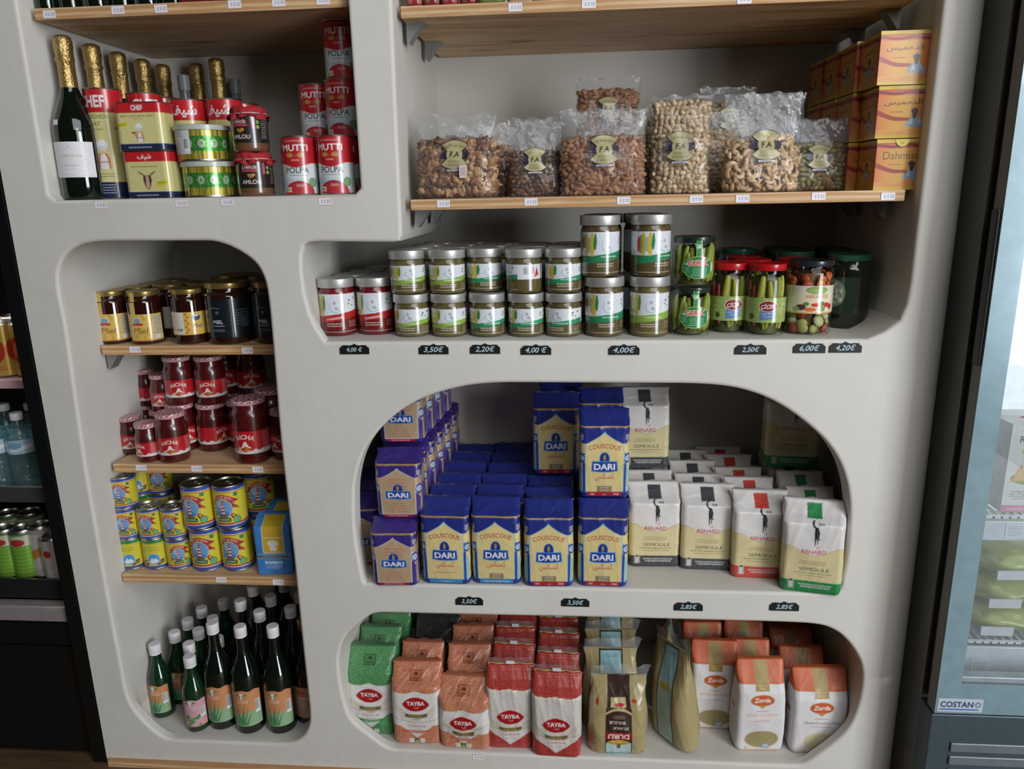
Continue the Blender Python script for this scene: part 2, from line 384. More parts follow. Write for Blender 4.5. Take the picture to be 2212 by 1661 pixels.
# ------------------------------------------------------------------ things
class Kind:
    def __init__(s, name, cat, depth, parts): s.name, s.cat, s.depth, s.parts = name, cat, depth, parts
def _mk(name, me, parent, props):
    o = bpy.data.objects.new(name, me); COL.objects.link(o); o.parent = parent
    for k, v in props.items(): o[k] = v
    return o
def spawn(kind, label, loc, rot=0., group=None, scale=1., tilt=(0, 0), skip=(), only=None):
    """one thing: an empty at its base that parents its parts (part = (name, mesh, props, [sub-parts]))"""
    e = bpy.data.objects.new(kind.name, None); COL.objects.link(e); e.empty_display_size = .02
    e.location = [float(v) for v in loc]; e.rotation_euler = (tilt[0], tilt[1], rot); e.scale = (scale,)*3 if not isinstance(scale, tuple) else scale
    e['label'] = label; e['category'] = kind.cat
    if group: e['group'] = group
    for p in kind.parts:
        nm, me, pr, sub = (list(p)+[{}, []])[:4] if len(p) < 4 else p
        if nm in skip: continue
        o = _mk(nm, me, e, pr or {})
        for q in (sub or []): _mk(q[0], q[1], o, q[2] if len(q) > 2 else {})
    return e
def front(px, py, z, kind=None, dy=0., s=1.):
    """where a thing stands whose front foot shows at this pixel on a shelf at height z"""
    p = unZ(px, py, z); k = p[1]+(kind.depth/2*s if kind else 0)+dy
    return (p[0]*k/p[1] if False else p[0], k, z)
def atY(px, py, Y, z):
    p = unY(px, py, Y); return (p[0], Y, z)
def at_top(px, py, ztop, zbase):
    p = unZ(px, py, ztop); return (p[0], p[1], zbase)
def one(name, me, label, cat, loc=(0, 0, 0), rot=0, group=None, kind=None):
    o = bpy.data.objects.new(name, me); COL.objects.link(o); o.location = [float(v) for v in loc]; o.rotation_euler = (0, 0, rot)
    if label: o['label'] = label
    if cat: o['category'] = cat
    if group: o['group'] = group
    if kind: o['kind'] = kind
    return o
ORD = ['first', 'second', 'third', 'fourth', 'fifth', 'sixth', 'seventh', 'eighth', 'ninth', 'tenth', 'eleventh', 'twelfth']
# ------------------------------------------------------------------ the plaster wall with its niches
ZA = zof(400, 427); ZB1 = zof(1300, 22, 1.53); ZB2 = zof(1300, 423, 1.53); ZC = zof(1300, 735); ZL1 = zof(400, 747, 1.6); ZL2 = zof(420, 1004, 1.575)
ZL3 = zof(420, 1244, 1.555); ZL4 = zof(480, 1602); ZD = zof(1300, 1271); ZE = zof(1300, 1637); ZA1 = zof(400, 30, 1.525)
ZTOP = 2.25
def P2(l, snap=None):
    o = []
    for x, y in l:
        p = unY(x, y, YW); z = float(p[2])
        if snap is not None and abs(z-snap) < .014: z = snap
        o.append((float(p[0]), z))
    return o
def chaikin(p, n=2):
    for _ in range(n):
        q = []
        for a, b in zip(p, p[1:]+p[:1]):
            d = math.hypot(b[0]-a[0], b[1]-a[1]); k = min(.25, .012/max(d, 1e-6)) if d > .12 else .25
            q += [(a[0]+(b[0]-a[0])*k, a[1]+(b[1]-a[1])*k), (b[0]-(b[0]-a[0])*k, b[1]-(b[1]-a[1])*k)]
        p = q
    return p
xa0, xa1 = unY(34, 0, YW)[0], unY(764, 200, YW)[0]
nA = [(xa0, ZTOP-.1), (xa0, ZA+.012), (xa0+.012, ZA), (xa1-.012, ZA), (xa1, ZA+.012), (xa1, ZTOP-.1)]
xb0, xb1 = unY(868, 300, YW)[0], unY(2018, 230, YW)[0]
nB = [(xb1, ZTOP-.1), (xb0, ZTOP-.1)]+P2([(868, 505), (862, 521), (850, 523), (690, 522), (666, 523), (656, 531), (652, 552), (652, 580), (658, 634), (670, 679), (685, 710), (703, 735), (730, 734), (1200, 735), (1820, 733), (1876, 732), (1912, 716), (1945, 692), (1960, 655), (1968, 610), (1976, 540)], ZC)
nL = P2([(124, 597), (129, 571), (142, 549), (165, 531), (197, 523), (230, 521), (430, 520), (458, 520), (490, 529), (522, 545), (549, 565), (565, 588), (577, 625), (588, 744), (602, 923), (611, 1010), (633, 1198), (655, 1417), (668, 1535), (668, 1566), (655, 1592), (625, 1606), (560, 1605), (400, 1601), (363, 1598), (340, 1585), (312, 1560), (286, 1530), (272, 1497), (262, 1437), (244, 1346), (228, 1258), (185, 1007), (165, 867), (142, 702), (127, 630)], ZL4)
nD = P2([(785, 1250), (778, 1219), (767, 1153), (765, 1080), (767, 1037), (783, 979), (812, 936), (850, 898), (899, 866), (957, 845), (1015, 832), (1080, 827), (1300, 828), (1495, 829), (1560, 833), (1609, 842), (1658, 859), (1706, 886), (1755, 924), (1788, 956), (1814, 995), (1830, 1041), (1836, 1083), (1836, 1125), (1833, 1190), (1820, 1255), (1813, 1282), (1703, 1281), (1300, 1271), (795, 1259)], ZD)
nE = P2([(838, 1325), (812, 1325), (797, 1331), (772, 1350), (749, 1371), (736, 1397), (730, 1431), (736, 1484), (749, 1536), (762, 1560), (799, 1588), (838, 1611), (877, 1621), (1048, 1626), (1297, 1637), (1600, 1649), (1732, 1652), (1762, 1634), (1807, 1601), (1837, 1569), (1855, 1524), (1864, 1479), (1864, 1443), (1852, 1413), (1831, 1384), (1807, 1363), (1771, 1349), (1688, 1345), (1300, 1335)], ZE)
XL = unY(43, 600, YW)[0]; XR = unY(2064, 0, YW)[0]; RC = .078
bev = .007
from mathutils.geometry import delaunay_2d_cdt
def inside(p, q):
    k = False
    for (x0, y0), (x1, y1) in zip(q, q[1:]+q[:1]):
        if (y0 > p[1]) != (y1 > p[1]) and p[0] < (x1-x0)*(p[1]-y0)/(y1-y0)+x0: k = not k
    return k
def clean(p):
    o = []
    for q in p:
        if not o or math.hypot(q[0]-o[-1][0], q[1]-o[-1][1]) > 5e-4: o.append(q)
    area2 = sum(a[0]*b[1]-b[0]*a[1] for a, b in zip(o, o[1:]+o[:1])); return o if area2 > 0 else o[::-1]
def grown(p, d):
    o = []
    for i, q in enumerate(p):
        a, c = p[i-1], p[(i+1) % len(p)]
        e1 = Vector((q[0]-a[0], q[1]-a[1])).normalized(); e2 = Vector((c[0]-q[0], c[1]-q[1])).normalized()
        n1, n2 = Vector((e1.y, -e1.x)), Vector((e2.y, -e2.x)); m = (n1+n2).normalized(); k = d/max(.5, m.dot(n1)); o.append((q[0]+m.x*k, q[1]+m.y*k))
    return o
holes = [clean(h) for h in (nA, nB, chaikin(nL), chaikin(nD), chaikin(nE))]
outer = [(XL, -.02), (XR, -.02), (XR, ZTOP), (XL, ZTOP)]
loops = [outer]+[grown(h, bev) for h in holes]
v2, e2 = [], []
for lp in loops:
    n = len(v2); v2 += [Vector(q) for q in lp]; e2 += [(n+i, n+(i+1) % len(lp)) for i in range(len(lp))]
cv, ce, cf, *_ = delaunay_2d_cdt(v2, e2, [], 0, 1e-6)
wall_mb = MB(); keepf = []
for f in cf:
    c = sum((cv[i] for i in f), Vector((0, 0)))/len(f)
    if inside(c, outer) and not any(inside(c, h) for h in loops[1:]): keepf.append(tuple(f))
wall_mb.add([(v.x, YW, v.y) for v in cv], keepf)
for h, g in zip(holes, loops[1:]):
    n = len(h); rows = []
    for k in range(5):
        a = k/4*PI/2; t = 1-math.sin(a); rows.append([(q[0]+(w[0]-q[0])*t, YW+bev*(1-math.cos(a)), q[1]+(w[1]-q[1])*t) for q, w in zip(h, g)])
    back = h
    if h is holes[3]:                                              # the arch is an opening in a panel; the shelf space behind it is wider
        rows.append([(q[0], YW+.045, q[1]) for q in h]); x0, x1 = min(q[0] for q in h)-.055, max(q[0] for q in h)+.045; z0, z1 = ZD, max(q[1] for q in h)+.004; cx, cz = (x0+x1)/2, (z0+z1)/2; back = []
        for x, z in h:
            dx, dz = x-cx, z-cz; k = min((x1-cx)/max(abs(dx), 1e-6), (z1-cz)/max(abs(dz), 1e-6)); back.append((cx+dx*k, cz+dz*k))
        rows.append([(q[0], YW+.046, q[1]) for q in back])
    elif h is not holes[0]:                                        # behind the opening the rounded lower corners run out into square ones
        zf = (None, ZC, ZL4, None, ZE)[[k for k in range(5) if holes[k] is h][0]]; lim = zf+(.17 if h is holes[2] else .25 if h is holes[4] else .20); xm = sum(q[0] for q in h)/n
        xl = min(q[0] for q in h)+.004; xr = max(q[0] for q in h)-.004; back = []
        for x, z in h:
            if z < lim and x < xm-.02 and (h is not holes[1] or x < -.3) and (z > zf+1e-4 or x < xl+.16): x = min(x, xl) if z > zf+1e-4 else xl+(x-xl)*.02
            elif z < lim and x > xm+.02 and h is holes[4] and (z > zf+1e-4 or x > xr-.16): x = max(x, xr) if z > zf+1e-4 else xr+(x-xr)*.02
            back.append((x, z))
        rows += [[(q[0], YW+.022, q[1]) for q in h], [(q[0]*.35+w[0]*.65, YW+.034, q[1]) for q, w in zip(h, back)], [(q[0], YW+.05, q[1]) for q in back]]
    rows.append([(q[0], YB, q[1]) for q in back])
    wall_mb.add([p for r in rows for p in r], [(k*n+i, k*n+(i+1) % n, (k+1)*n+(i+1) % n, (k+1)*n+i) for k in range(len(rows)-1) for i in range(n)])
# rounded outer corner, return to the freezer and the back panel of the niches
mb = MB()
arc = [(XR+RC*math.sin(a), YW+RC-RC*math.cos(a)) for a in [i*PI/2/14 for i in range(15)]]
mb.prism(arc+[(XR+RC, YB), (XR-.002, YB), (XR-.002, YW+.001)], -.02, ZTOP, 2)
mb.box(XL, YB-.004, -.02, XR+RC, YB+.05, ZTOP)
wall_mb.add(mb.v, mb.f)
wall = mesh('wall_back', wall_mb.v, wall_mb.f, None, True, 28, PLASTER)
wo = one('wall_back', wall, 'cream plaster wall with rounded niches cut into it', 'wall', kind='structure')
fl = MB().box(-2.2, -1.2, -.06, 2.2, 2.2, 0); fm = fl.mesh('floor', wood('floor_boards', '6e5238', '4a3524'), False)
one('floor', fm, 'brown wooden floor at the foot of the plaster wall', 'floor', kind='structure')
bb = MB().box(XL+.01, YW-.012, .0, XR, YW-.0005, .016)
one('baseboard_back', bb.mesh('baseboard_back', PINE, False), 'thin wooden strip along the foot of the plaster wall', 'baseboard', kind='structure')
# ------------------------------------------------------------------ price stickers and wooden shelves
sa = Art(26, 15, 'efeaf0', .8); sa.rect(-13, 13.4, 13, 15, 'e6c9cf'); sa.rect(-13, 0, 13, 1.4, 'e6c9cf')
for k, x in enumerate((-7, -1.5, 4, 8)): sa.rect(x, 4.5, x+2.4, 10.5, 'a9a7b4'); sa.rect(x+.8, 5.8, x+1.7, 9.2, 'd9d5de')
STICK = patch('price_sticker', sa, PRINT_PAPER, None, -.0075, -.0006)
STEEL_B = mat('bracket_metal', '8f9190', .5, .4)
def bracket(sgn):
    b = MB(); b.prism([(0, 0), (0, -.034), (sgn*.004, -.036), (sgn*.03, 0)], -.016, .016, 1); b.box(min(0, sgn*.036), -.018, -.002, max(0, sgn*.036), .018, 0)
    return b.mesh('shelf_bracket', STEEL_B, False)
BRL, BRR = bracket(1), bracket(-1)
def shelf(label, x0, x1, yf, ztop, th, stickers, brk):
    b = MB().box(x0, yf, ztop-th, x1, YB-.004, ztop)
    e = bpy.data.objects.new('wooden_shelf', None); COL.objects.link(e); e['label'] = label; e['category'] = 'shelf'; e.location = (x0, yf, ztop)
    me = b.mesh('board', PINE, False); me.transform(Matrix.Translation((-x0, -yf, -ztop)))
    bo = _mk('board', me, e, {})
    bm = bo.modifiers.new('edge', 'BEVEL'); bm.width = .0015; bm.segments = 2
    for px, py in stickers:
        p = unY(px, py, yf); o = _mk('price_sticker', STICK, e, {'label': 'small white printed price sticker'}); o.location = (p[0]-x0, -.0005, min(-.008, max(p[2]-ztop, -th+.006)))
    for side, y in brk:
        o = _mk('shelf_bracket', BRL if side < 0 else BRR, e, {'label': 'grey metal bracket'}); o.location = (0.0005 if side < 0 else x1-x0-.0005, y, -th-.0002)
TH = .021
G = .0015
shelf('light pine shelf above the champagne bottles with price stickers', xa0+.015, xa1-.004, 1.525, ZA1+TH, TH, [(107, 31), (255, 22), (348, 19), (507, 9), (602, 3), (698, -1)], [])
shelf('light pine shelf board above the bags of nuts', xb0+.004, xb1-.03, 1.53, ZB1+TH, TH, [(1113, 16), (1272, 9), (1608, -1)], [(-1, .06), (-1, .25), (1, .1), (1, .28)])
shelf('light pine shelf carrying the bags of nuts and tea boxes', xb0+.004, xb1-.022, 1.53, ZB2, TH, [(958, 440), (1147, 436), (1347, 433), (1504, 430), (1604, 429), (1768, 424), (1918, 424)], [(-1, .06), (-1, .25), (1, .1), (1, .28)])
def lshelf(label, y, yf, z, xl, st, brk):
    shelf(label, unY(xl, y, yf)[0], unY(640, y, YW)[0]-.001 if y > 1200 else unY(590 if y < 800 else 613, y, YW)[0]-.0, yf, z, TH, st, brk)
lshelf('pine shelf with honey jars in the tall arched niche', 756, 1.6, ZL1, 219, [(292, 755), (535, 757)], [(-1, .03)])
lshelf('pine shelf with red sauce jars in the tall arched niche', 1008, 1.575, ZL2, 244, [(305, 1007), (425, 1012), (557, 1014)], [(-1, .06)])
lshelf('pine shelf with lighthouse cans in the tall arched niche', 1242, 1.555, ZL3, 263, [(478, 1250), (601, 1257)], [])
for i, (px, py, t) in enumerate([(218, 443, 'below the champagne bottle'), (392, 439, 'below the stacked luncheon tins'), (491, 437, 'below the gold tubs'), (702, 435, 'below the tomato cans'), (1033, 1635, 'below the bottom niche')]):
    p = unY(px, py, YW); one('price_sticker', STICK, 'small white price sticker on the plaster '+t, 'price sticker', (p[0], YW-.0003, p[2]), 0, 'price stickers on the plaster')
# ------------------------------------------------------------------ black chalk price tags
def tag_outline():
    w, h = .031, .0105; o = [(-w, -h), (w, -h), (w, .002)]
    o += [(w-.0015-.004*math.sin(a), .004+.004*(1-math.cos(a))) for a in (0, .8, 1.57)]
    o += [(.018, .0085), (.009, .0075), (.004, .009), (0, .0115), (-.004, .009), (-.009, .0075), (-.018, .0085)]
    o += [(-(w-.0015-.004*math.sin(a)), .004+.004*(1-math.cos(a))) for a in (1.57, .8, 0)]+[(-w, .002)]
    return o
TAG = MB().prism(tag_outline(), -.002, 0, 1).mesh('tag_board', mat('chalkboard_black', '101413', .5, var=.1), False)
CHALK = mat('chalk', 'bcd3dc', .8)
def handwriting(t, w):
    co, tr = glyphs(t, .012, .25); c = co-(co.max(0)+co.min(0))/2; k = w/np.ptp(c[:, 0]); c = c*np.array([k, min(k, .0135/np.ptp(c[:, 1]))])
    return mesh('handwriting', [(x, -.0024, z-.001) for x, z in c], [tuple(q) for q in tr], None, False, None, CHALK)
for px, py, t, wr, lb in [(766, 754, '4,00 €', .034, 'reading 4,00 below the red jars'), (937, 754, '3,50€', .042, 'reading 3,50 below the green spread jars'), (1048, 753, '2,20€', .040, 'reading 2,20 under the niche of jars'),
        (1158, 755, '4,00 €', .044, 'reading 4,00 below the fourth small jar stack'), (1348, 755, '4,00€', .044, 'reading 4,00 below the taller spread jars'), (1621, 754, '2,50€', .034, 'reading 2,50 below the pickled pepper jars'),
        (1748, 751, '6,00€', .038, 'reading 6,00 below the mixed vegetable jar'), (1826, 750, '4,20€', .038, 'reading 4,20 below the dark green lidded jar'),
        (1014, 1297, '3,50€', .036, 'reading 3,50 below the first blue bag'), (1243, 1300, '3,50€', .036, 'reading 3,50 between third and fourth blue bags'), (1487, 1309, '2,85€', .036, 'reading 2,85 below the black based flour bags'), (1694, 1309, '2,85€', .036, 'reading 2,85 below the red and green based bags')]:
    p = unY(px, py, YW)
    e = bpy.data.objects.new('price_tag', None); COL.objects.link(e); e.location = (p[0], YW-.0002, p[2]); e['label'] = 'black chalk price tag '+lb; e['category'] = 'price tag'; e['group'] = 'chalk price tags on the plaster'
    _mk('tag_board', TAG, e, {}); _mk('handwriting', handwriting(t, wr), e, {'label': 'pale chalk handwriting'})
# ================================================================== niche of bottles and tins
GLASS_DK = mat('dark_green_glass', '0b140d', .06, coat=.6, var=.15)
GLASS_GR = mat('deep_green_glass', '12301a', .06, coat=.6, var=.2)
def bottle_profile(r, h, body, neck_r, neck_z):
    p = [(0, .004), (r*.8, .0), (r*.96, .002), (r, .008), (r, body)]
    for k in range(1, 9):
        t = k/8; e = t*t*(3-2*t); p.append((r+(neck_r-r)*e, body+(neck_z-body)*t))
    return p+[(neck_r*.95, h-.004), (neck_r*.9, h), (0, h)]
cp = bottle_profile(.044, .318, .135, .0155, .235)
a = Art(96, 70, 'e9e7ea')
a.ell(0, 60, 2.2, 3, 'cfccd2'); a.line([(-14, 55), (14, 55)], .5, 'c9c0ae'); a.text('Le Petit Étoile', 0, 40, 6.2, 'c3b48c', .006); a.text('✶', 0, 33, 3, 'a39472')
a.text('CHARDONNAY', 0, 22, 3.6, '9d9aa6'); a.lines(-14, 14, 16, 1, 2, 'b9b5bd', .8); a.lines(-10, 10, 6, 1, 2, 'c4b89b', 1); a.ell(30, 30, 6, 6, 'dbd3c0'); a.ell(30, 30, 5, 5, 'e9e7ea'); a.line([(-44, 3), (44, 3)], .4, 'cfc6b4')
b = Art(34, 24, '0d0f10', .8); b.fn(lambda X, Y: (np.abs(X) > 12) & (np.abs(Y-12) > 5), 'cut'); b.ell(0, 12, 6, 7, 'a88f55'); b.ell(0, 12, 5, 6, '15171a'); b.text('N', 0, 9.6, 4.6, 'a88f55')
foil = [(.0168, .202), (.0172, .205), (.0166, .24), (.0158, .270), (.0175, .272), (.0178, .278), (.0165, .281), (.0172, .29), (.0178, .30), (.0172, .306), (.0178, .309), (.0165, .318), (.010, .322), (0, .3225)]
fv, ff = lathe_vf(foil, 36); rgf = random.Random(4)
fv = [(x*(1+.05*math.sin(9*math.atan2(x, y)+z*300)*(z > .268)), y*(1+.05*math.sin(7*math.atan2(x, y)-z*420)*(z > .268)), z) for x, y, z in fv]
nl = lambda Z: np.interp(Z, [.18, .2, .215, .235], [.0262, .021, .0185, .0165])+.0004
CHAMP = Kind('champagne_bottle', 'bottle', .088, [('glass', lathe('glass', cp, GLASS_DK), {}, []), ('foil', mesh('foil', fv, ff, None, True, 60, GOLD_FOIL), {'label': 'gold foil'}, []),
    ('label', patch('label', a, PRINT_PAPER, .0444, .045), {'label': 'white paper label'}, []), ('neck_label', patch('neck_label', b, PRINT_PAPER, .02, .186, rfn=nl), {'label': 'black and gold neck seal'}, []),
    ('price_sticker', patch('price_sticker', Art(13, 10, 'e8e8ec', 1.5), PRINT_PAPER, .0446, .148, phi=-.45, rfn=lambda Z: np.interp(Z, [.135, .148, .16], [.0445, .0441, .0425])), {'label': 'small white sticker'}, [])])
x0, y0, _ = atY(165, 425, 1.562, 0); x0 = unY(140, 62, 1.562)[0]
for i, (px, Y) in enumerate([(130, 1.562), (199, 1.655), (253, 1.748), (304, 1.842), (347, 1.922), (421, 1.925), (465, 1.865)]):
    x = unY(px, 62 if i == 0 else 120, Y)[0]
    spawn(CHAMP, ['dark champagne bottle with white label and gold foil at the niche edge', 'gold foiled bottle just behind the front champagne bottle', 'third gold foiled bottle of the receding row behind the tall tin',
                  'fourth gold foiled bottle of the receding row', 'last gold foiled bottle at the end of the receding row', 'gold foiled bottle behind the lettered round tins, beside a glass neck', 'gold foiled bottle standing forward behind the round red tin'][i], (x, Y, ZA), [.12, .3, -.2, .5, .1, -.4, .2][i], 'gold foiled champagne bottles', skip=() if i == 0 else ('price_sticker',))
GREYG = mat('grey_glass', '6b7273', .15, coat=.5)
PLAINB = Kind('glass_bottle', 'bottle', .044, [('glass', lathe('glass', bottle_profile(.022, .28, .2, .012, .23), GREYG), {}, []), ('cap', lathe('cap', [(.0135, .25), (.0135, .284), (0, .284)], mat('grey_cap', '85898a', .4)), {}, [])])
for px, Y, t in [(396, 1.85, 'between the gold foiled bottles'), (506, 1.935, 'past the last gold foiled bottle')]:
    spawn(PLAINB, 'grey glass bottle with grey cap '+t, (unY(px, 170, Y)[0], Y, ZA), 0, 'grey capped bottles')
RIM = lambda r, h: [(r-.003, h-.004), (r-.002, h), (r+.0004, h), (r+.0006, h-.003), (r, h-.0045)]
def can_parts(art, r, h, ring=False, name='printed_can', m=PRINT_TIN):
    v = patch('printed_body', art, m, r, .003)
    lid = MB(); bot = MB(); lid.lathe([(0, h-.004), (r-.004, h-.004), (r-.0025, h), (r, h+.0002), (r+.0007, h-.0012), (r-.0003, h-.004)], 40); bot.lathe([(r-.0003, .0035), (r+.0006, .002), (r, 0), (r-.004, .0006), (0, .002)], 40)
    if ring:
        lid.lathe([(r*.78, h-.004), (r*.76, h-.0032), (r*.74, h-.004)], 32)
    lm = lid.mesh('lid', STEEL, True, 40); sub = []
    if ring:
        t = MB(); t.tube([(r*.2*math.cos(k/10*2*PI), -r*.1+r*.28*math.sin(k/10*2*PI), h-.0022) for k in range(10)], .0011, 6, closed=True); t.box(-r*.13, r*.12, h-.0034, r*.13, r*.42, h-.0018)
        sub = [('ring_pull', t.mesh('ring_pull', STEEL, True, 40))]
    return [('printed_body', v, {}, []), ('lid', lm, {'label': 'bare metal lid'}, sub), ('base_rim', bot.mesh('base_rim', STEEL, True, 40), {'label': 'bare metal rim'}, [])]
def toque(a, x, y, k):
    """white chef's hat over an apron (no face)"""
    a.ell(x-2*k, y+17*k, 3*k, 2.6*k, 'e8e4ea'); a.ell(x+2*k, y+17*k, 3*k, 2.6*k, 'e8e4ea'); a.ell(x, y+18.5*k, 3.4*k, 2.8*k, 'efecf0'); a.rect(x-2.6*k, y+12.5*k, x+2.6*k, y+16*k, 'dcd6de')
    a.poly([(x-4.6*k, y-2*k), (x+4.8*k, y-2*k), (x+5*k, y+6*k), (x+3*k, y+10.5*k), (x-3*k, y+10.5*k), (x-5*k, y+5*k)], 'c77b4e'); a.poly([(x-3.6*k, y-2*k), (x+3.6*k, y-2*k), (x+3*k, y+6*k), (x+1.6*k, y+10*k), (x-1.6*k, y+10*k), (x-3*k, y+6*k)], 'e9e2e6')
    a.line([(x-3.3*k, y+3.4*k), (x+3.3*k, y+3.4*k)], .7*k, '8c3b34'); a.ell(x-7.5*k, y+9.5*k, 3.6*k, 1.1*k, '9a4038'); a.line([(x-5*k, y+5*k), (x-7*k, y+9*k)], 1.6*k, 'c77b4e')
def luncheon(w, h, word, mode, cx=0, hb=None):
    a = Art(w, h, 'd9cf8e'); n = h*.15; r0 = h*.78
    a.rect(-w, 0, w, n, '222c4e'); a.rect(-w, r0, w, h, 'c8252b'); a.rect(-w, n, w, n+.8, 'e6dfb4')
    if word == 'chef': a.text('CHEF', cx, r0+h*.05, h*.105, 'efe6e8', .03, sx=.72)
    else: a.text('\ufed2\ufef4\ufeb7', cx, r0+h*.06, h*.10, 'efe6e8', .03)
    return a, n, r0
a, n, r0 = luncheon(231, 218, 'chef', 0, -13)
a.text('BEEF LUNCHEON', -13, 158, 8.4, '3b4733', .004, fit=58); a.text('MEAT', -13, 144, 8.4, '3b4733', .004); a.text('MORTADELA', -13, 135, 4.6, '5d5a40')
toque(a, -2, 64, 2.5); a.lines(-28, 22, 48, 2, 5, '8a8258', 2, 3); a.lines(-26, 14, 26, 4, 5.4, 'b9bccb', 1.6, 4); a.poly([(28, 140), (36, 146), (38, 134)], '5a2a2a'); a.poly([(-30, 105), (-14, 116), (-14, 122), (-30, 112)], 'cfc42c')
LUNCH_T = Kind('luncheon_meat_can', 'tin can', .073, can_parts(a, .0367, .221))
a, n, r0 = luncheon(231, 200, 'ar', 0); a.text('···', 0, 150, 6, 'efe6e8'); a.lines(-25, 25, 140, 2, 7, '6a6744', 2)
LUNCH_A = Kind('luncheon_meat_can', 'tin can', .073, can_parts(a, .0367, .203))
def tinwrap(w, d, h, art, nm='printed_body'): return wrap(nm, w, d, .014, [(0, .985, .985, 0), (.001, 1, 1, 0), (h-.001, 1, 1, 0), (h, .985, .985, 0)], art, PRINT_TIN, 1, 0, 0, .0011)
def tin(word, seedy):
    a, n, r0 = luncheon(205, 93, word, 1)
    if word == 'chef':
        a.text('BEEF LUNCHEON MEAT', 0, 64, 4.4, '3b4733', .004, fit=70); a.text('MORTADELA', 0, 59.5, 2.4, '5d5a40'); toque(a, 0, 20, 1.55); a.poly([(-46, 52), (-22, 56), (-22, 49), (-45, 44)], 'd6cd34'); a.text('HALAL', -34, 48.4, 4, '4a5128', .01, .15); a.ell(-32, 36, 7, 7, 'c4bd7e'); a.ell(-32, 36, 6, 6, 'd9cf8e')
    else:
        a.lines(-32, 32, 62, 1, 3, '5d5a40', 1.6); X, Y = 1, 24      # cow's head
        a.poly([(X-8, Y+22), (X+8, Y+22), (X+9, Y+12), (X+4.5, Y-4), (X, Y-6), (X-4.5, Y-4), (X-9, Y+12)], '63352b'); a.poly([(X-3, Y+21), (X+3, Y+21), (X+4, Y+4), (X+4, Y-4), (X-4, Y-4), (X-4, Y+4)], 'c2a597'); a.poly([(X-8, Y+21), (X-18, Y+27), (X-19, Y+31), (X-12, Y+27), (X-6, Y+24)], '8e6a58'); a.poly([(X+8, Y+21), (X+18, Y+27), (X+19, Y+31), (X+12, Y+27), (X+6, Y+24)], '8e6a58')
        a.ell(X-5.4, Y+12, 1.2, 1.2, '1d1412'); a.ell(X+5.4, Y+12, 1.2, 1.2, '1d1412'); a.poly([(18, 32), (44, 37), (44, 28), (19, 23)], 'd6cd34'); a.lines(22, 42, 30, 1, 2, '5b5a25', 2); a.ell(-32, 26, 7, 7, 'b7bb74'); a.ell(-32, 26, 6, 6, 'd9cf8e')
    a.lines(-28, 28, 6, 1, 3, 'aab0c6', 2, 8)
    body = tinwrap(.1, .058, .0925, a); rim, _ = rrect(.1, .058, .014, .003); rb, rc = MB(), MB()
    for q, z in ((rc, .0009), (rb, .0918)): q.tube([(p[1], p[2], z) for p in rim], .0011, 6, closed=True)
    return Kind('luncheon_meat_tin', 'tin can', .058, [('printed_body', body, {}, []), ('top_rim', rb.mesh('top_rim', STEEL), {'label': 'bare metal rim'}, []), ('base_rim', rc.mesh('base_rim', STEEL), {'label': 'bare metal rim'}, [])])
TIN_C, TIN_A = tin('chef', 1), tin('ar', 2)
spawn(LUNCH_T, 'tall round luncheon meat can with red top beside the champagne bottle', atY(253, 425, 1.592, ZA), .2)
spawn(LUNCH_T, 'tall red topped can right behind the tallest luncheon can', (unY(306, 200, 1.665)[0], 1.672, ZA), .9, 'half hidden luncheon cans')
spawn(LUNCH_T, 'tall red topped can third back from the tallest luncheon can', (unY(347, 212, 1.75)[0], 1.752, ZA), 1.2, 'half hidden luncheon cans')
spawn(LUNCH_A, 'round red topped can with white script behind the square tins', (unY(404, 220, 1.655)[0], 1.655, ZA), .1)
spawn(LUNCH_A, 'round red topped can with white script behind the gold tubs', (unY(484, 220, 1.665)[0], 1.665, ZA), -.15)
spawn(LUNCH_A, 'red topped can wedged between two script lettered cans', (unY(446, 220, 1.75)[0], 1.75, ZA), 1.6, 'half hidden luncheon cans')
spawn(LUNCH_A, 'red topped can peeping out above the red cloth lid', (unY(520, 220, 1.755)[0], 1.755, ZA), 1.4, 'half hidden luncheon cans')
tx = atY(340, 426, 1.545, ZA)
spawn(TIN_A, 'square cream luncheon tin with a cow head, under its twin', tx, -.03)
spawn(TIN_C, 'square luncheon tin with red band and chef hat stacked on another', (tx[0]-.004, 1.545, ZA+.0935), .03)
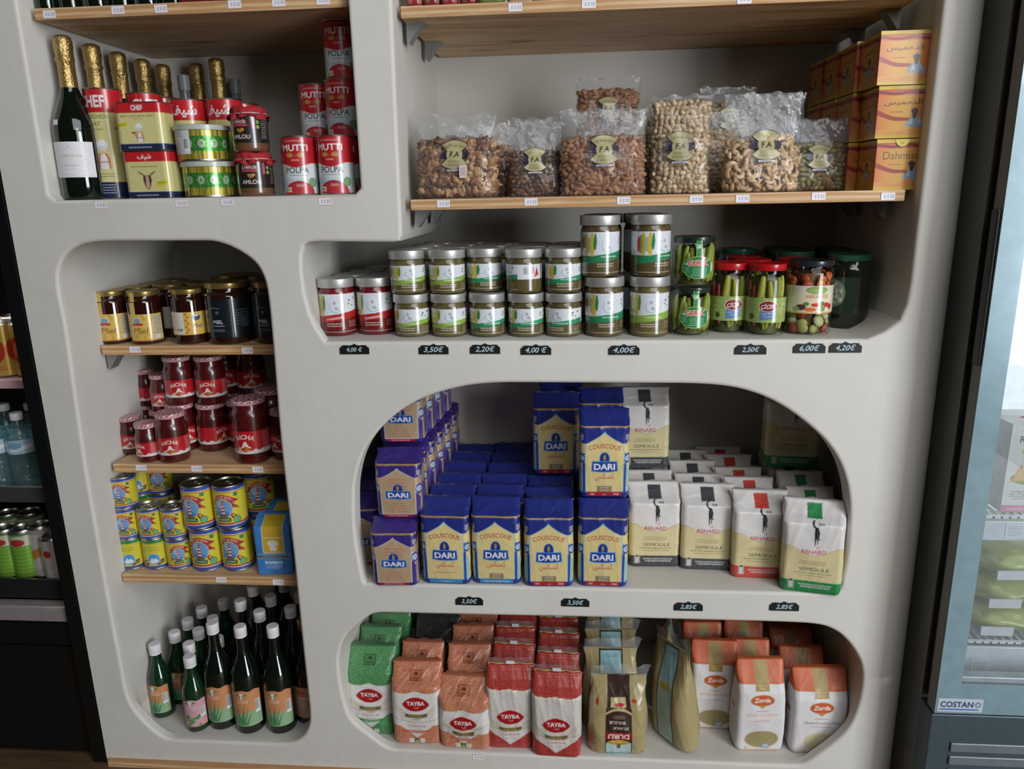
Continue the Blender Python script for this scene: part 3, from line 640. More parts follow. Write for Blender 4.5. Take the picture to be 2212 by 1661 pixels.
# gold tubs with clear lids
def tub(kind):
    a = Art(330, 66, 'b8a63c', 1.0); rg = random.Random(3); x = -165
    while x < 165: w = rg.uniform(2, 6); a.rect(x, 0, x+w, 66, rg.choice(('cbb94a', 'e0d37a', 'a39030', 'b9a83e', '8f7d28'))); x += w
    a.rect(-165, 18, 165, 46, '3f8a3c'); a.dots(-165, 18, 165, 46, 7, 2.2, '5fae48', None, 4); a.dots(-165, 19, 165, 45, 9, 1.2, '2d6b34', None, 6)
    for x in range(-150, 165, 25):
        a.ell(x, 32, 7.5, 8.5, '9fc08e'); a.ell(x, 32, 6.3, 7.3, 'c3d6b6'); a.text('AMTA~'[(x//25) % 5], x, 28.5, 7, '4a7d4c', .02)
    ps = [('printed_body', patch('printed_body', a, mat('gold_print', rough=.28, metal=.45, coat=.4), .0525, .002), {}, []),
          ('base_rim', lathe('base_rim', [(0, .001), (.05, 0), (.053, .001), (.0528, .004), (.0523, .004)], STEEL), {}, []),
          ('lid', lathe('lid', [(.0528, .060), (.0555, .0605), (.0555, .0695), (.054, .0705), (.049, .0705), (.048, .068), (0, .068)], mat('cloudy_lid', 'b9bdb4', .35, coat=.4)), {'label': 'cloudy plastic lid'}, [])]
    if kind:
        b = Art(50, 46, 'd9dade', .8); b.lines(-22, 10, 40, 3, 3.4, '8b8d95', 1.3, 5); b.bars(10, 6, 12, 24); b.rect(-20, 5, 4, 22, 'cdced4'); b.rect(-19, 6, 3, 21, 'dcdde2')
        ps.append(('barcode_label', patch('barcode_label', b, PRINT_PAPER, .0529, .014, phi=-.42), {'label': 'white barcode label'}, []))
    return Kind('sweet_tub', 'tub', .105, ps)
gx = atY(459, 426, 1.567, ZA)
spawn(tub(0), 'gold and green metal tub at the bottom of the stacked pair', gx, .1)
spawn(tub(1), 'gold tub with a white barcode label on top of the pair', (gx[0]-.006, 1.567, ZA+.0708), -.1)
# spread jars under red cloth
a = Art(180, 56, '2a201e'); a.rect(-90, 0, 90, 1, '584'); a.text('Délicia', -4, 38, 8, 'd8a9a8', .03, shear=.2); a.rect(-20, 32, 14, 36.5, 'a94450'); a.ell(-2, 24, 5, 4, 'a86a2e'); a.ell(3, 26, 4, 3, 'c48a44'); a.ell(-6, 26, 2.4, 2.4, '7f9a3c'); a.text('AMLOU', -2, 9, 8, 'ddd6d2', .02)
a.rect(22, 28, 28, 50, 'b0556a'); a.ell(34, 40, 3.5, 3.5, '7fa34e'); a.ell(34, 31, 3.5, 3.5, '8fae4a'); a.lines(40, 56, 50, 11, 4, 'a9a29c', 1.2, 6)
cl, cf = lathe_vf([(0, .0862), (.02, .0865), (.031, .0855), (.0345, .083), (.0352, .078), (.0345, .0735), (.036, .071), (.0385, .068), (.0405, .064)], 64)
cl = [(x*(1+(.09 if z < .07 else .035 if z < .083 else 0)*math.sin(11*math.atan2(x, y)+z*90)), y*(1+(.09 if z < .07 else .035 if z < .083 else 0)*math.sin(13*math.atan2(x, y))), z+(.004*math.sin(5*math.atan2(x, y)+1) if z < .07 else .0012*math.sin(4*math.atan2(x, y)))) for x, y, z in cl]
mb = MB(); mb.add(cl, cf)
AMLOU = Kind('spread_jar', 'jar', .072, [('jar_body', lathe('jar_body', [(0, 0), (.032, 0), (.035, .003), (.0355, .008), (.0355, .062), (.033, .067), (.031, .07), (.031, .082), (0, .082)], mat('almond_paste', '6d4a35', .3, coat=.8)), {}, []),
    ('label', patch('label', a, PRINT_GLASSY, .036, .0155), {'label': 'dark wrap-round label'}, []), ('cloth_cover', mb.mesh('cloth_cover', mat('red_cloth', 'a61f28', .75, bump=.4, bscale=400), True, 80), {'label': 'red cloth cover'}, [('string', MB().tube([(.0352*math.cos(k/24*2*PI), .0352*math.sin(k/24*2*PI), .0725+.0008*math.sin(k)) for k in range(24)], .0009, 6, closed=True).mesh('string', mat('string', 'd8c9c4', .7)))])])
ax = atY(556, 425, 1.55, ZA)
spawn(AMLOU, 'dark spread jar with red cloth cover, under another one', ax, .2)
spawn(AMLOU, 'dark spread jar with red cloth cover on top of another', (ax[0]-.002, 1.55, ZA+.0868), -.1)
# tomato cans
a = Art(220, 108, 'cfd6da'); a.rect(-110, 60, 110, 108, 'b3202a')
a.fn(lambda X, Y: Y < 61+0*X, 'd3d8da'); a.fn(lambda X, Y: (Y > 66-8*np.cos(np.clip(X, -36, 36)/36*PI/2)**2-8) , 'b3202a')
a.fn(lambda X, Y: (np.abs(Y-(58-8*np.cos(np.clip(X, -36, 36)/36*PI/2)**2)) < .9), 'd9c4b4')
a.text('SOLO POMODORO', 0, 99, 3.4, 'd9b0a8', .01); a.text('MUTTI', 0, 82, 12.5, 'ece4e4', .035, fit=52); a.ell(-11, 74, 7, 4.4, 'b98a4a'); a.ell(11, 74, 7, 4.4, 'b98a4a'); a.ell(0, 73, 3, 3, 'c23b30'); a.text('PARMA', 0, 63, 3.6, 'e2c8c0', .01); a.text('POLPA', 2, 40, 11.5, '20303c', .012, fit=47); a.lines(-18, 26, 35, 1, 3, '6c7c86', 1.7, 2)
for k in range(6): a.rect(-110, 28-k*3.1, 110, 29.6-k*3.1, ('b4c8d6', 'a7c0d2')[k % 2])
a.ell(4, 0, 32, 25, 'a3222a'); a.ell(4, 0, 30, 22, 'b8343a'); a.text('Italia', 6, 14, 6, 'dfbcb8', .0, shear=.3); a.rect(-26, 4, -12, 13, 'e0dfd8')
for k, c in enumerate(('3f7d4a', 'a3b04a', 'e0b64a', 'd98a3c')): a.rect(-25+k*3, 6, -22.4+k*3, 10.5, c)
a.ell(33, 22, 9, 9, '5f8a5a'); a.ell(33, 22, 7.4, 7.4, '7ba070')
TOM = Kind('tomato_can', 'tin can', .07, can_parts(a, .0352, .114))
f1 = atY(653, 424, 1.547, ZA); f2 = atY(731, 421, 1.547, ZA)
spawn(TOM, 'red and white tomato can in front, beside the lone gap', f1, .12)
spawn(TOM, 'red and white tomato can in front against the niche side', f2, -.04)
b1 = (unY(684, 236, 1.685)[0], 1.685, ZA); b2 = (unY(741, 226, 1.625)[0], 1.625, ZA)
for (x, y, z), lv, t, r in [(b1, 0, 'hidden at the foot of the back stack nearer the gap', .1), (b2, 0, 'hidden at the foot of the tall back stack', 0), (b1, 1, 'on the back stack behind the front pair, nearer the gap', .1), (b2, 1, 'in the middle of the tall stack against the niche side', -.1), (b2, 2, 'topmost on the tall stack against the niche side', .05)]:
    spawn(TOM, 'red and white tomato can '+t, (x, y+(.015 if lv == 2 else 0), z+lv*.1147), r, 'stacked tomato cans')
# dark bottles whose feet show on the shelf above
WINE = Kind('oil_bottle', 'bottle', .047, [('glass', lathe('glass', bottle_profile(.0235, .3, .19, .012, .24), GLASS_DK), {}, []), ('label', patch('label', Art(50, 70, 'c9c4bb', 2), PRINT_PAPER, .0239, .05), {}, [])])
for i, (px, Y) in enumerate([(97, 1.566), (150, 1.575), (209, 1.566), (262, 1.585), (318, 1.566), (372, 1.58)]):
    spawn(WINE, f'dark green bottle on the top shelf, {ORD[i]} from the outer wall edge', (unY(px, 5, Y)[0]+.004, Y, ZA1+TH), 0, 'dark bottles on the top shelf')
RB = mat('dark_red_carton', '6a1820', .4, coat=.3)
for i, px in enumerate((430, 500, 572, 648, 716)):
    b = MB().box(-.03, -.02, 0, .03, .02, .12); k = Kind('red_carton', 'carton', .04, [('box', b.mesh('box', RB, False), {}, []), ('front_panel', MB().box(-.026, -.0206, .01, .026, -.02, .1).mesh('front_panel', mat('cream_panel', 'cbbfae', .5), False), {}, [])])
    spawn(k, f'dark red carton on the top shelf, {ORD[i]} beyond the dark bottles', (unY(px, 0, 1.57)[0], 1.57, ZA1+TH), 0, 'dark red cartons on the top shelf')
# ================================================================== bags of nuts and tea boxes
def templ(kind, rg):
    """one nut: (vertices, faces)"""
    if kind == 'cashew':
        mb = MB(); R = .0095; pts, rad = [], []
        for k in range(8):
            t = k/7; an = -.2+t*3.5; pts.append((R*math.cos(an), R*math.sin(an), 0)); rad.append(.0052*math.sin(PI*(t*.86+.09))**.5*(1.12-.35*t))
        mb.tube(pts, rad, 7); return np.array(mb.v), mb.f
    L, w, d, n, m = {'almond': (.0125, .0065, .0042, 9, 7), 'pistachio': (.0094, .0058, .0056, 9, 7), 'walnut': (.0135, .0098, .0078, 9, 7), 'date': (.0105, .006, .0048, 8, 6), 'mix': (.010, .0065, .0055, 8, 6)}[kind]
    prof = []
    for k in range(m+1):
        t = k/m; r = math.sin(PI*t)
        if kind == 'almond': r *= 1.15-.45*t
        prof.append((0 if k in (0, m) else r, -math.cos(PI*t)))
    v, f = lathe_vf(prof, n); v = np.array(v)
    if kind in ('walnut', 'date'): v *= 1+(.45 if kind == 'walnut' else .2)*np.sin(v[:, :1]*5+rg.uniform(0, 6))*np.cos(v[:, 2:]*4.3+v[:, 1:2]*5+rg.uniform(0, 6))+(np.array([rg.uniform(-.1, .1) for _ in v])[:, None] if kind == 'walnut' else 0)
    return v*np.array([w, d, L]), f
COLS = {'almond': ('94643f', '835335', 'a06f48', '8a5a3c'), 'pistachio': ('c4ab88', 'b89d78', 'cdb898', 'a98c66'), 'walnut': ('96694a', '7f553a', 'a87c58', '64422c', 'b89468'), 'date': ('5b3a26', '6e4a2e', '4a2e20', '7b5738'), 'cashew': ('cfb08a', 'c5a27a', 'd6bb98', 'ba9468'), 'mix': ('8a7f4a', '5a4a2e', '77703c', 'a07a48')}
def nuts_mesh(kind, W, D, H, zf, seed):
    rg = random.Random(seed); V, Fc, C = [], [], []; n = 0
    base = [templ(kind, rg) for _ in range(4)]; sp = {'almond': .0105, 'pistachio': .0102, 'walnut': .0118, 'date': .0098, 'cashew': .0125, 'mix': .0105}[kind]
    pts = []; z = .006
    while z < H:
        sy = zf(z); yy = -1
        for layer in (0, 1):
            x = -W/2+sp*.5+(rg.random()*sp*.5)
            while x < W/2-sp*.3:
                e = math.sqrt(max(0, 1-(abs(x)/(W/2))**3)); y = -D/2*sy*e+.0055+layer*sp*.8
                if y < D/2*sy*e-.004: pts.append((x, y+rg.uniform(-.001, .002), z))
                x += sp*rg.uniform(.8, 1.15)
        z += sp*.86
    nx, ny = int(W/sp), int(D/sp)
    for i in range(nx):
        for j in range(ny):
            x = -W/2+(i+.5)*W/nx; y = -D/2+(j+.5)*D/ny; e = math.sqrt(max(0, 1-(abs(x)/(W/2))**3))
            if abs(y) < D/2*zf(H)*e-.004: pts.append((x, y, H+rg.uniform(-.003, .006)-abs(x)*.08))
    for j in range(2, int(D/sp)):
        for z in np.arange(.008, H, sp):
            for s in (-1, 1):
                y = -D/2+(j+.5)*D/int(D/sp)
                if abs(y) < D/2*zf(z)*.6: pts.append((s*(W/2-.009), y, z))
    for p in pts:
        v, f = base[rg.randrange(4)]; R = np.array(Matrix.Rotation(rg.uniform(0, 6.3), 3, 'X') @ Matrix.Rotation(rg.uniform(0, 6.3), 3, 'Y') @ Matrix.Rotation(rg.uniform(0, 6.3), 3, 'Z'))
        if kind in ('almond', 'pistachio', 'cashew') and rg.random() < .6: R = np.array(Matrix.Rotation(rg.gauss(0, .4)+(PI/2 if kind == 'cashew' else 0), 3, 'X') @ Matrix.Rotation(rg.uniform(0, 6.3), 3, 'Z' if kind == 'cashew' else 'Y'))
        v = v@R.T*rg.uniform(.88, 1.1); q = np.array(p); q[2] = max(q[2], -v[:, 2].min()+.001)
        V.append(v+q); c = np.minimum(lin(rg.choice(COLS[kind]))*rg.uniform(.95, 1.25), .85); cc = np.repeat(c[None], len(v), 0)
        if kind == 'pistachio' and rg.random() < .5: cc[len(v)//3:len(v)//3+3] *= .35
        C.append(cc); Fc += [tuple(k+n for k in g) for g in f]; n += len(v)
    # filler core; shade inside the heap is put into its darker colour
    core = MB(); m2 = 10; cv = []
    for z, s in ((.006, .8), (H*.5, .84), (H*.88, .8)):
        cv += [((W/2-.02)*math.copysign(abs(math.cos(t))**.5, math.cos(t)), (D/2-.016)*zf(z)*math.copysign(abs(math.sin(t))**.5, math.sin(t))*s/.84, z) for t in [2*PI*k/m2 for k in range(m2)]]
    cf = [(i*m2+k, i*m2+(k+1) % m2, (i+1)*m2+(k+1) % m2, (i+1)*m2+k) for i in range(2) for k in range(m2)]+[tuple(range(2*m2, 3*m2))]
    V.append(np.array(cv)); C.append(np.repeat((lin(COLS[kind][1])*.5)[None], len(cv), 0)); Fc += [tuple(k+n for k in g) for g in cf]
    return mesh('nuts', np.vstack(V), Fc, np.vstack(C), True, None, NUT)
FILM = glass('clear_bag_film', (.97, .97, .97), 1.42, .045, (.8, .82, .84), .06, .8, 34)
HEADER = glass('clear_bag_header', (.93, .93, .93), 1.5, .16, (.80, .80, .82), .09, .9, 30)
def nut_label(w=62):
    k = w/62; a = Art(66*k, 66*k, '8f8457', .62); a.m[:] = 0
    def fan(X, Y, s, g=0):                                         # banner whose outer edge is an arc and whose sides flare
        X, Y = X/k, (Y/k-33)*s; return (np.abs(X) < 12+g*1.4+np.clip(Y-5, -3, 99)*1.05) & (Y > 2) & (X**2/75+Y < 27.5+g)
    for s in (1, -1): a.fn(lambda X, Y: fan(X, Y, s, 1.5), None); a.fn(lambda X, Y: fan(X, Y, s, 1.5), '23233c')
    for cx in (-21, 21):
        for dx, dy in ((0, 0), (-4, 3), (4, 4), (-2, -5), (3, -4), (0, 6), (-6, -2), (5, 0)):
            a.ell((cx+dx)*k, (33+dy)*k, 3.2*k, 3.2*k, None); a.ell((cx+dx)*k, (33+dy)*k, 3.2*k, 3.2*k, random.Random(dx*9+dy).choice(('2a2540', '1c1a2c', '3b2f52'))); a.ell((cx+dx-1)*k, (33+dy+1)*k, .8*k, .8*k, '8d88a0')
    a.ell(0, 33*k, 17.4*k, 17*k, None); a.ell(0, 33*k, 17.4*k, 17*k, '23233c')
    for s in (1, -1): a.fn(lambda X, Y: fan(X, Y, s), 'b0a678')
    a.ell(0, 33*k, 16*k, 15.6*k, 'b4aa7c'); a.text('Les Fruits Secs', 0, 48*k, 5.4*k, '3a3a44', 0, arc=60*k, shear=.25, fit=36*k); a.text('F.A', 0, 28.5*k, 10.5*k, '1c1c26', .02, shear=.15)
    a.lines(-13*k, 13*k, 21*k, 2, 2.6*k, '5b5744', 1*k, 3); a.lines(-17*k, 17*k, 14.5*k, 2, 2.8*k, '5b5744', 1*k, 5)
    a.rect(-16*k, 1*k, 16*k, 5*k, None); a.rect(-16*k, 1*k, 16*k, 5*k, 'c9cad2'); a.lines(-14*k, 14*k, 2.3*k, 1, 3, '77788a', 1.4*k, 8)
    return a
NLAB = nut_label(62); NLAB_S = nut_label(52)
def nut_bag(kind, W, H, D, fill, lab, lz, seed, sticker=False, lean=0):
    zf = lambda z: float(np.interp(z, [0, .012, fill*.35, fill*.8, fill, H*.97], [.78, .95, 1.0, .82, .55, .06]))
    z = np.linspace(0, H, 26); pr = [(t, .97 if t < .004 else 1-.05*math.sin(PI*min(1, t/H)), max(.06, zf(t)), -.004*(t/H)**2) for t in z]
    sk = Art(W*2000, 100, 'fff', 20)
    pr_lo = [p for p in pr if p[0] <= fill*1.02]; pr_hi = [p for p in pr if p[0] >= fill*.98]
    bag = wrap('bag_film', W, D, D*.42, pr, sk, FILM, seed, .0022, .004, .0032, 1.6, fill)
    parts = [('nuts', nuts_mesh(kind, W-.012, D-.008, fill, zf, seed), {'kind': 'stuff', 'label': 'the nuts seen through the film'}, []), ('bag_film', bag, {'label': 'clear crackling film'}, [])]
    zt = np.linspace(fill+.008, H, 14); hv, hf = [], []; nx = 24
    for i, t in enumerate(zt):
        for j in range(nx+1):
            u = j/nx*2-1; y = -D/2*max(.05, zf(t))*math.sqrt(max(0, 1-abs(u)**3))-.0012+.0035*math.sin(u*7+t*90+seed)*(t-fill)/(H-fill); hv.append((u*W/2*.95, y, t+(.004*math.sin(u*9+seed) if i == 13 else 0)))
    hf = [(i*(nx+1)+j, i*(nx+1)+j+1, (i+1)*(nx+1)+j+1, (i+1)*(nx+1)+j) for i in range(13) for j in range(nx)]
    parts.append(('header', mesh('header', hv, hf, None, True, None, HEADER), {'label': 'empty crumpled top of the bag'}, []))
    if lab is not None:
        c, k = lab.grid(); X, Zz = np.meshgrid((np.arange(lab.nu)/(lab.nu-1)-.5)*lab.w/1000, np.arange(lab.nv)/(lab.nv-1)*lab.h/1000+lz)
        zv = np.vectorize(zf)(Zz); Y = -D/2*np.maximum(zv, .5)*np.sqrt(np.maximum(0, 1-np.abs(X/(W/2))**3))-.0062+.0008*np.sin(X*150+Zz*60)
        sub = [('price_sticker', patch('price_sticker', Art(15, 24, 'e3cfd2', 1).rect(-5, 4, 5, 20, 'c9b4ba'), PRINT_PAPER, None, lz-.012, -D/2-.009))] if sticker else []
        if sub: sub[0][1].transform(Matrix.Translation((.018, 0, 0)))
        parts.append(('label', mesh('label', np.stack([X, Y, Zz], -1).reshape(-1, 3), grid_faces(lab.nv, lab.nu, k), c.reshape(-1, 3), True, None, mat('gold_label', rough=.32, coat=.5, coatr=.15)), {'label': 'gold and navy paper label'}, sub))
    return Kind('nut_bag', 'bag of nuts', D, parts)
def put(k, px, py, Y, lab, rot=0, z=None, **kw): return spawn(k, lab, (unY(px, py, Y)[0], Y, ZB2 if z is None else z), rot, **kw)
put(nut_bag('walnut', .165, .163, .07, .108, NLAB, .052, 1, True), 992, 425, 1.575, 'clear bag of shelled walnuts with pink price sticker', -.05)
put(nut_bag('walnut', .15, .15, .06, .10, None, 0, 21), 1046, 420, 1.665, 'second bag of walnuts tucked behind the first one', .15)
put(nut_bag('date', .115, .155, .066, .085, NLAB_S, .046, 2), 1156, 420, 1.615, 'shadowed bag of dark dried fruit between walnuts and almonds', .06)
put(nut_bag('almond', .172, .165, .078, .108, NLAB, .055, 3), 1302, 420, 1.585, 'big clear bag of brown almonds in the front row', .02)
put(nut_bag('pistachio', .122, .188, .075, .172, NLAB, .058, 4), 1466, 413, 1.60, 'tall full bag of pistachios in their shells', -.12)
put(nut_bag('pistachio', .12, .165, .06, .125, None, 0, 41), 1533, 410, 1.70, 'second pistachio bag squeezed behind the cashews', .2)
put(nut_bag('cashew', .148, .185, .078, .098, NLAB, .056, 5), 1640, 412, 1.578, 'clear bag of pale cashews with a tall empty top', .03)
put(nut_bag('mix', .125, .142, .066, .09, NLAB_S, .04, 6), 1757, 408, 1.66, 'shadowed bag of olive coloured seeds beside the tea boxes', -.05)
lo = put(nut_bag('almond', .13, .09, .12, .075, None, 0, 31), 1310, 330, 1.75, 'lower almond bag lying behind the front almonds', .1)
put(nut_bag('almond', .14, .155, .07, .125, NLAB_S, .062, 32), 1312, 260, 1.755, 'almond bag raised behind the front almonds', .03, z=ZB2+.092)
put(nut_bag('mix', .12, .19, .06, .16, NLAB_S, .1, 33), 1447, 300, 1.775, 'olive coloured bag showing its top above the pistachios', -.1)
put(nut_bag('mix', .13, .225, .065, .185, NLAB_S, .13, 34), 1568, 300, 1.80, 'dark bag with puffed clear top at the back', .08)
# tea boxes
def teabox(title, seal):
    w, h, d = 90, 92, 91
    def face(W2, side):
        a = Art(W2, h, 'd98c42', .75)
        g = np.linspace(0, 1, a.H)[:, None, None]; xx = np.linspace(-1, 1, a.W)[None, :, None]
        a.a[:] = lin('dba64a')*(1-np.abs(xx)**1.6*.75)+lin('c9523f')*(np.abs(xx)**1.6*.75)                          # printed orange blend
        a.fn(lambda X, Y: (Y > 76), 'd0664a'); a.fn(lambda X, Y: (np.abs(Y-(80+1.5*np.sin(X/9))) < 2.6), '8c3a3c'); a.rect(-W2, 86, W2, h, 'd3b14e')
        a.rect(-W2, 0, W2, 6, 'd3a93e'); a.fn(lambda X, Y: (Y < 14+2.5*np.sin(X/7)) & (Y > 6), 'd2934a'); a.fn(lambda X, Y: (np.abs(Y-(34-X*.22+2*np.sin(X/10))) < 3.2-X*.03) & (X < 22), '9c3f3a')
        a.lines(-22, 2, 46, 1, 3, 'a8443c', 1.6, 4)
        fx = 22 if not side else 2
        a.poly([(fx-17, 22), (fx-9, 34), (fx-4, 38), (fx+5, 38), (fx+14, 30), (fx+17, 20), (fx+8, 19), (fx-6, 20)], '8fa3b4'); a.poly([(fx-9, 24), (fx-5, 36), (fx-1, 26)], 'b7c6d2'); a.poly([(fx+6, 24), (fx+8, 36), (fx+13, 26)], 'b3c2ce'); a.ell(fx, 44, 4.6, 6.4, '5a3a34'); a.ell(fx-.5, 48, 6.2, 5, '3f3b44'); a.ell(fx, 38, 3, 3.6, '33282a')
        if title == 'ar': a.text('\ufeb2\ufef4\ufee4\ufea3\ufeaa\ufedf\ufe8d', 0, 60, 9, '3a241c', .006, fit=66 if not side else 44)
        else: a.text('Dahmiss', 0, 56, 15, '4b4a34', -.004, fit=64 if not side else 44)
        return a
    fa, sa_ = face(w, 0), face(d, 1); V, Fc, C = [], [], []; n = 0
    def add(P, art, f):
        nonlocal n; c, _ = art.grid(); V.append(P.reshape(-1, 3)); C.append(c.reshape(-1, 3)); Fc.append(f+n); n += P.reshape(-1, 3).shape[0]
    def G(art): return np.meshgrid(np.arange(art.nu)/(art.nu-1)-.5, np.arange(art.nv)/(art.nv-1))
    X, Z = G(fa); add(np.stack([X*w/1e3, np.full_like(X, -d/2e3), Z*h/1e3], -1), fa, grid_faces(fa.nv, fa.nu))
    X, Z = G(sa_); add(np.stack([np.full_like(X, -w/2e3), -X*d/1e3, Z*h/1e3], -1), sa_, grid_faces(sa_.nv, sa_.nu)); add(np.stack([np.full_like(X, w/2e3), X*d/1e3, Z*h/1e3], -1), sa_, grid_faces(sa_.nv, sa_.nu))
    flat = Art(w, d, 'd3b14e', 30); X, Z = G(flat)
    add(np.stack([X*w/1e3, (Z-.5)*d/1e3, np.full_like(X, h/1e3)], -1), flat, grid_faces(flat.nv, flat.nu)); add(np.stack([X*w/1e3, (.5-Z)*d/1e3, np.full_like(X, 0.)], -1), flat, grid_faces(flat.nv, flat.nu)); add(np.stack([-X*w/1e3, np.full_like(X, d/2e3), Z*h/1e3], -1), flat, grid_faces(flat.nv, flat.nu))
    parts = [('carton', mesh('carton', np.vstack(V), np.vstack(Fc), np.vstack(C), False, None, mat('wrapped_card', rough=.35, coat=.5, coatr=.08)), {}, []),
             ('lid_flap', MB().box(-w/2e3-.0008, -d/2e3-.0012, h/1e3-.006, w/2e3+.0008, -d/2e3-.0002, h/1e3+.0008).mesh('lid_flap', mat('gold_card', 'd3b14e', .45, coat=.3), False), {'label': 'gold edge of the lid'}, [])]
    if seal: parts.append(('seal', patch('seal', Art(26, 13, 'e0cf6a', .8).fn(lambda X, Y: X**2+(Y-13)**2 > 169, 'cut').line([(-3, 9), (3, 5)], .8, 'b84a3a').line([(3, 9), (-3, 5)], .8, 'b84a3a'), PRINT_PAPER, None, .079, -.0475), {'label': 'pale yellow half-round seal'}, []))
    return Kind('tea_box', 'tea box', .092, parts)
TEA, TEA_D = teabox('ar', False), teabox('lat', True)
tz = [0, .0945, .189]; px3 = [1934, 1941, 1942]
for lv in range(3):
    x = unY(px3[lv], (412, 300, 190)[lv], 1.545)[0]; nm = ['bottom', 'middle', 'top'][lv]
    spawn(TEA_D if lv == 0 else TEA, ['orange tea box with Latin lettering and yellow seal at the stack foot', 'orange tea box in the middle of the front stack', 'orange tea box topping the front stack'][lv], (x, 1.582, ZB2+tz[lv]), [.0, -.03, .02][lv])
    for k in range(1, 4):
        xx = unY(1931, 300, 1.545)[0]-.004-.003*k
        spawn(TEA, f'shadowed orange tea box in the {nm} layer, {ORD[k]} from the front', (xx, 1.582+.002+k*.0945, ZB2+tz[lv]), 0, 'tea boxes behind the front stack')
# packs whose feet show on the board above the nuts
c1 = [('8c1f2a', 'dark red'), ('7d1a26', 'wine red'), ('96242c', 'red'), ('801c28', 'deep red'), ('6b7440', 'olive green'), ('b8a488', 'beige'), ('93813f', 'mustard'), ('c3b394', 'pale beige'), ('a34a38', 'brick red'), ('9c8f7a', 'grey beige')]
for i, px in enumerate((898, 935, 973, 1013, 1062, 1125, 1180, 1240, 1310, 1375)):
    w = .032 if i < 4 else .05
    h = .16; pr = [(0, .9, .85, 0), (.006, 1, 1, 0), (.12, 1, .9, 0), (.16, 1, .1, 0)]; ar = Art(w*2600, plen(.05, pr), c1[i][0], 4)
    ar.fn(lambda X, Y: np.sin(X/3)*np.cos(Y/4) > .7, 'b59a86')
    k = Kind('snack_pack', 'packet', .05, [('pouch', wrap('pouch', w, .05, .012, pr, ar, PRINT_FILM, i, .001, .002, .003), {}, []), ('top_seal', MB().box(-w/2, -.004, .155, w/2, .004, .172).mesh('top_seal', mat('foil_seal', 'a99', .3, .4), False), {}, [])])
    spawn(k, f'{c1[i][1]} packet on the topmost board, {ORD[i]} from the white divider', (unY(px, 8, 1.565)[0], 1.565, ZB1+TH), 0, 'packets on the topmost board')
# ================================================================== jars in the wide niche
def relax(items, xmin, xmax, ymin, ymax, it=60):
    """nudge round things (x, y, r, fixed) apart so that none cut into another"""
    for _ in range(it):
        for i in range(len(items)):
            for j in range(i):
                a, b = items[i], items[j]; dx, dy = a[0]-b[0], a[1]-b[1]; d = math.hypot(dx, dy) or 1e-6; o = a[2]+b[2]+.001-d
                if o > 0:
                    wa = 0 if a[3] else 1; wb = 0 if b[3] else 1
                    if wa+wb == 0: continue
                    k = o/(wa+wb)/d; a[0] += dx*k*wa; a[1] += dy*k*wa; b[0] -= dx*k*wb; b[1] -= dy*k*wb
        for a in items:
            if not a[3]: a[0] = min(max(a[0], xmin+a[2]), xmax-a[2]); a[1] = min(max(a[1], ymin+a[2]), ymax-a[2])
    return items
def jar_body(name, r, hb, rn, zt, m, seg=40):
    return lathe(name, [(0, .002), (r*.86, 0), (r*.96, .0015), (r, .006), (r, hb-.006), (r*.985, hb-.002), (rn+.001, hb+.003), (rn, hb+.005), (rn, zt), (0, zt)], m, seg)
def lid(r, z0, z1, m, seg=44, name='lid'):
    v, f = lathe_vf([(r-.003, z0), (r, z0), (r+.0005, z0+.001), (r+.0003, z1-.0012), (r-.001, z1), (r*.9, z1-.0003), (r*.86, z1-.001), (0, z1-.001)], seg)
    return mesh(name, v, f, None, True, 40, m)
def spread_art(w, h, c0, band, kind, tall):
    a = Art(w, h, c0, .85); t = h*.40
    a.rect(-w, h*.44, w, h, 'e0e2ea')
    a.fn(lambda X, Y: (Y < h*.47+X*.13) & (np.abs(X) < 62), c0); a.fn(lambda X, Y: (np.abs(X) < 62) & (np.abs(Y-(h*.40+X*.13)) < h*.085), band)
    for x, c, rx, ry in ((-41, 'c9b04a', 6, 15), (-33, '9fb3a8', 4, 10), (-27, 'd2bb45', 5, 16), (-47, '8e9a4c', 5, 12), (-52, 'b23a34' if tall else '7d8f45', 4, 10)):
        a.fn(lambda X, Y, x=x, rx=rx, ry=ry: (((X-x)/rx)**2+((Y-h*.70)/(ry*h/56))**2 < 1) & (Y > h*.47+X*.13), c)
    gc = '2f8a5a' if band != '8fae4a' else '6d9a3a'
    a.poly([(-22, h*.96), (-19, h*.96), (-17, h*.78), (-19, h*.6), (-22, h*.57), (-25, h*.66), (-24, h*.82)], gc)
    a.ell(6, h*.72, 13*h/56, 13*h/56, 'cdd8e0'); a.ell(6, h*.72, 12*h/56, 12*h/56, 'dde0e8'); a.text('fli', 4, h*.74, 6.5, '5a5560', .004, shear=.15); a.text('fla', 8, h*.60, 6.5, '5a5560', .004, shear=.15)
    a.line([(-5, h*.78), (-8, h*.66), (-3, h*.56), (6, h*.53), (14, h*.57)], 1.4, '86b7bd')
    for k in range(9): a.ell(30+(k*7) % 22, h*(.60+.045*(k*5 % 8)), 2.4, 1.6, ('e9ead8', '2e3a2c', '4f9a5c', 'e9ead8', 'c8cfc0')[k % 5])
    if kind == 'red': a.text('HARISSA', 2, h*.36, 4.6, 'ecd9d6', .02, math.atan(.13), fit=36)
    else: a.lines(-10, 26, h*.41, 1, 3, 'cfe0cc', 2, 4)
    a.lines(-20, 22, h*.24, 2, 4.6, 'cbbfae', 2, 5); a.lines(32, 56, h*.30, 5, 3, 'a89a86', 1, 6); a.rect(-62, h*.04, 62, h*.04+1.1, 'b9afa0')
    a.rect(64, h*.5, 110, h, 'e0e2ea'); a.bars(74, h*.56, 24, h*.34); a.poly([(98, h*.5), (104, h*.9), (110, h*.6)], 'c23b34'); return a
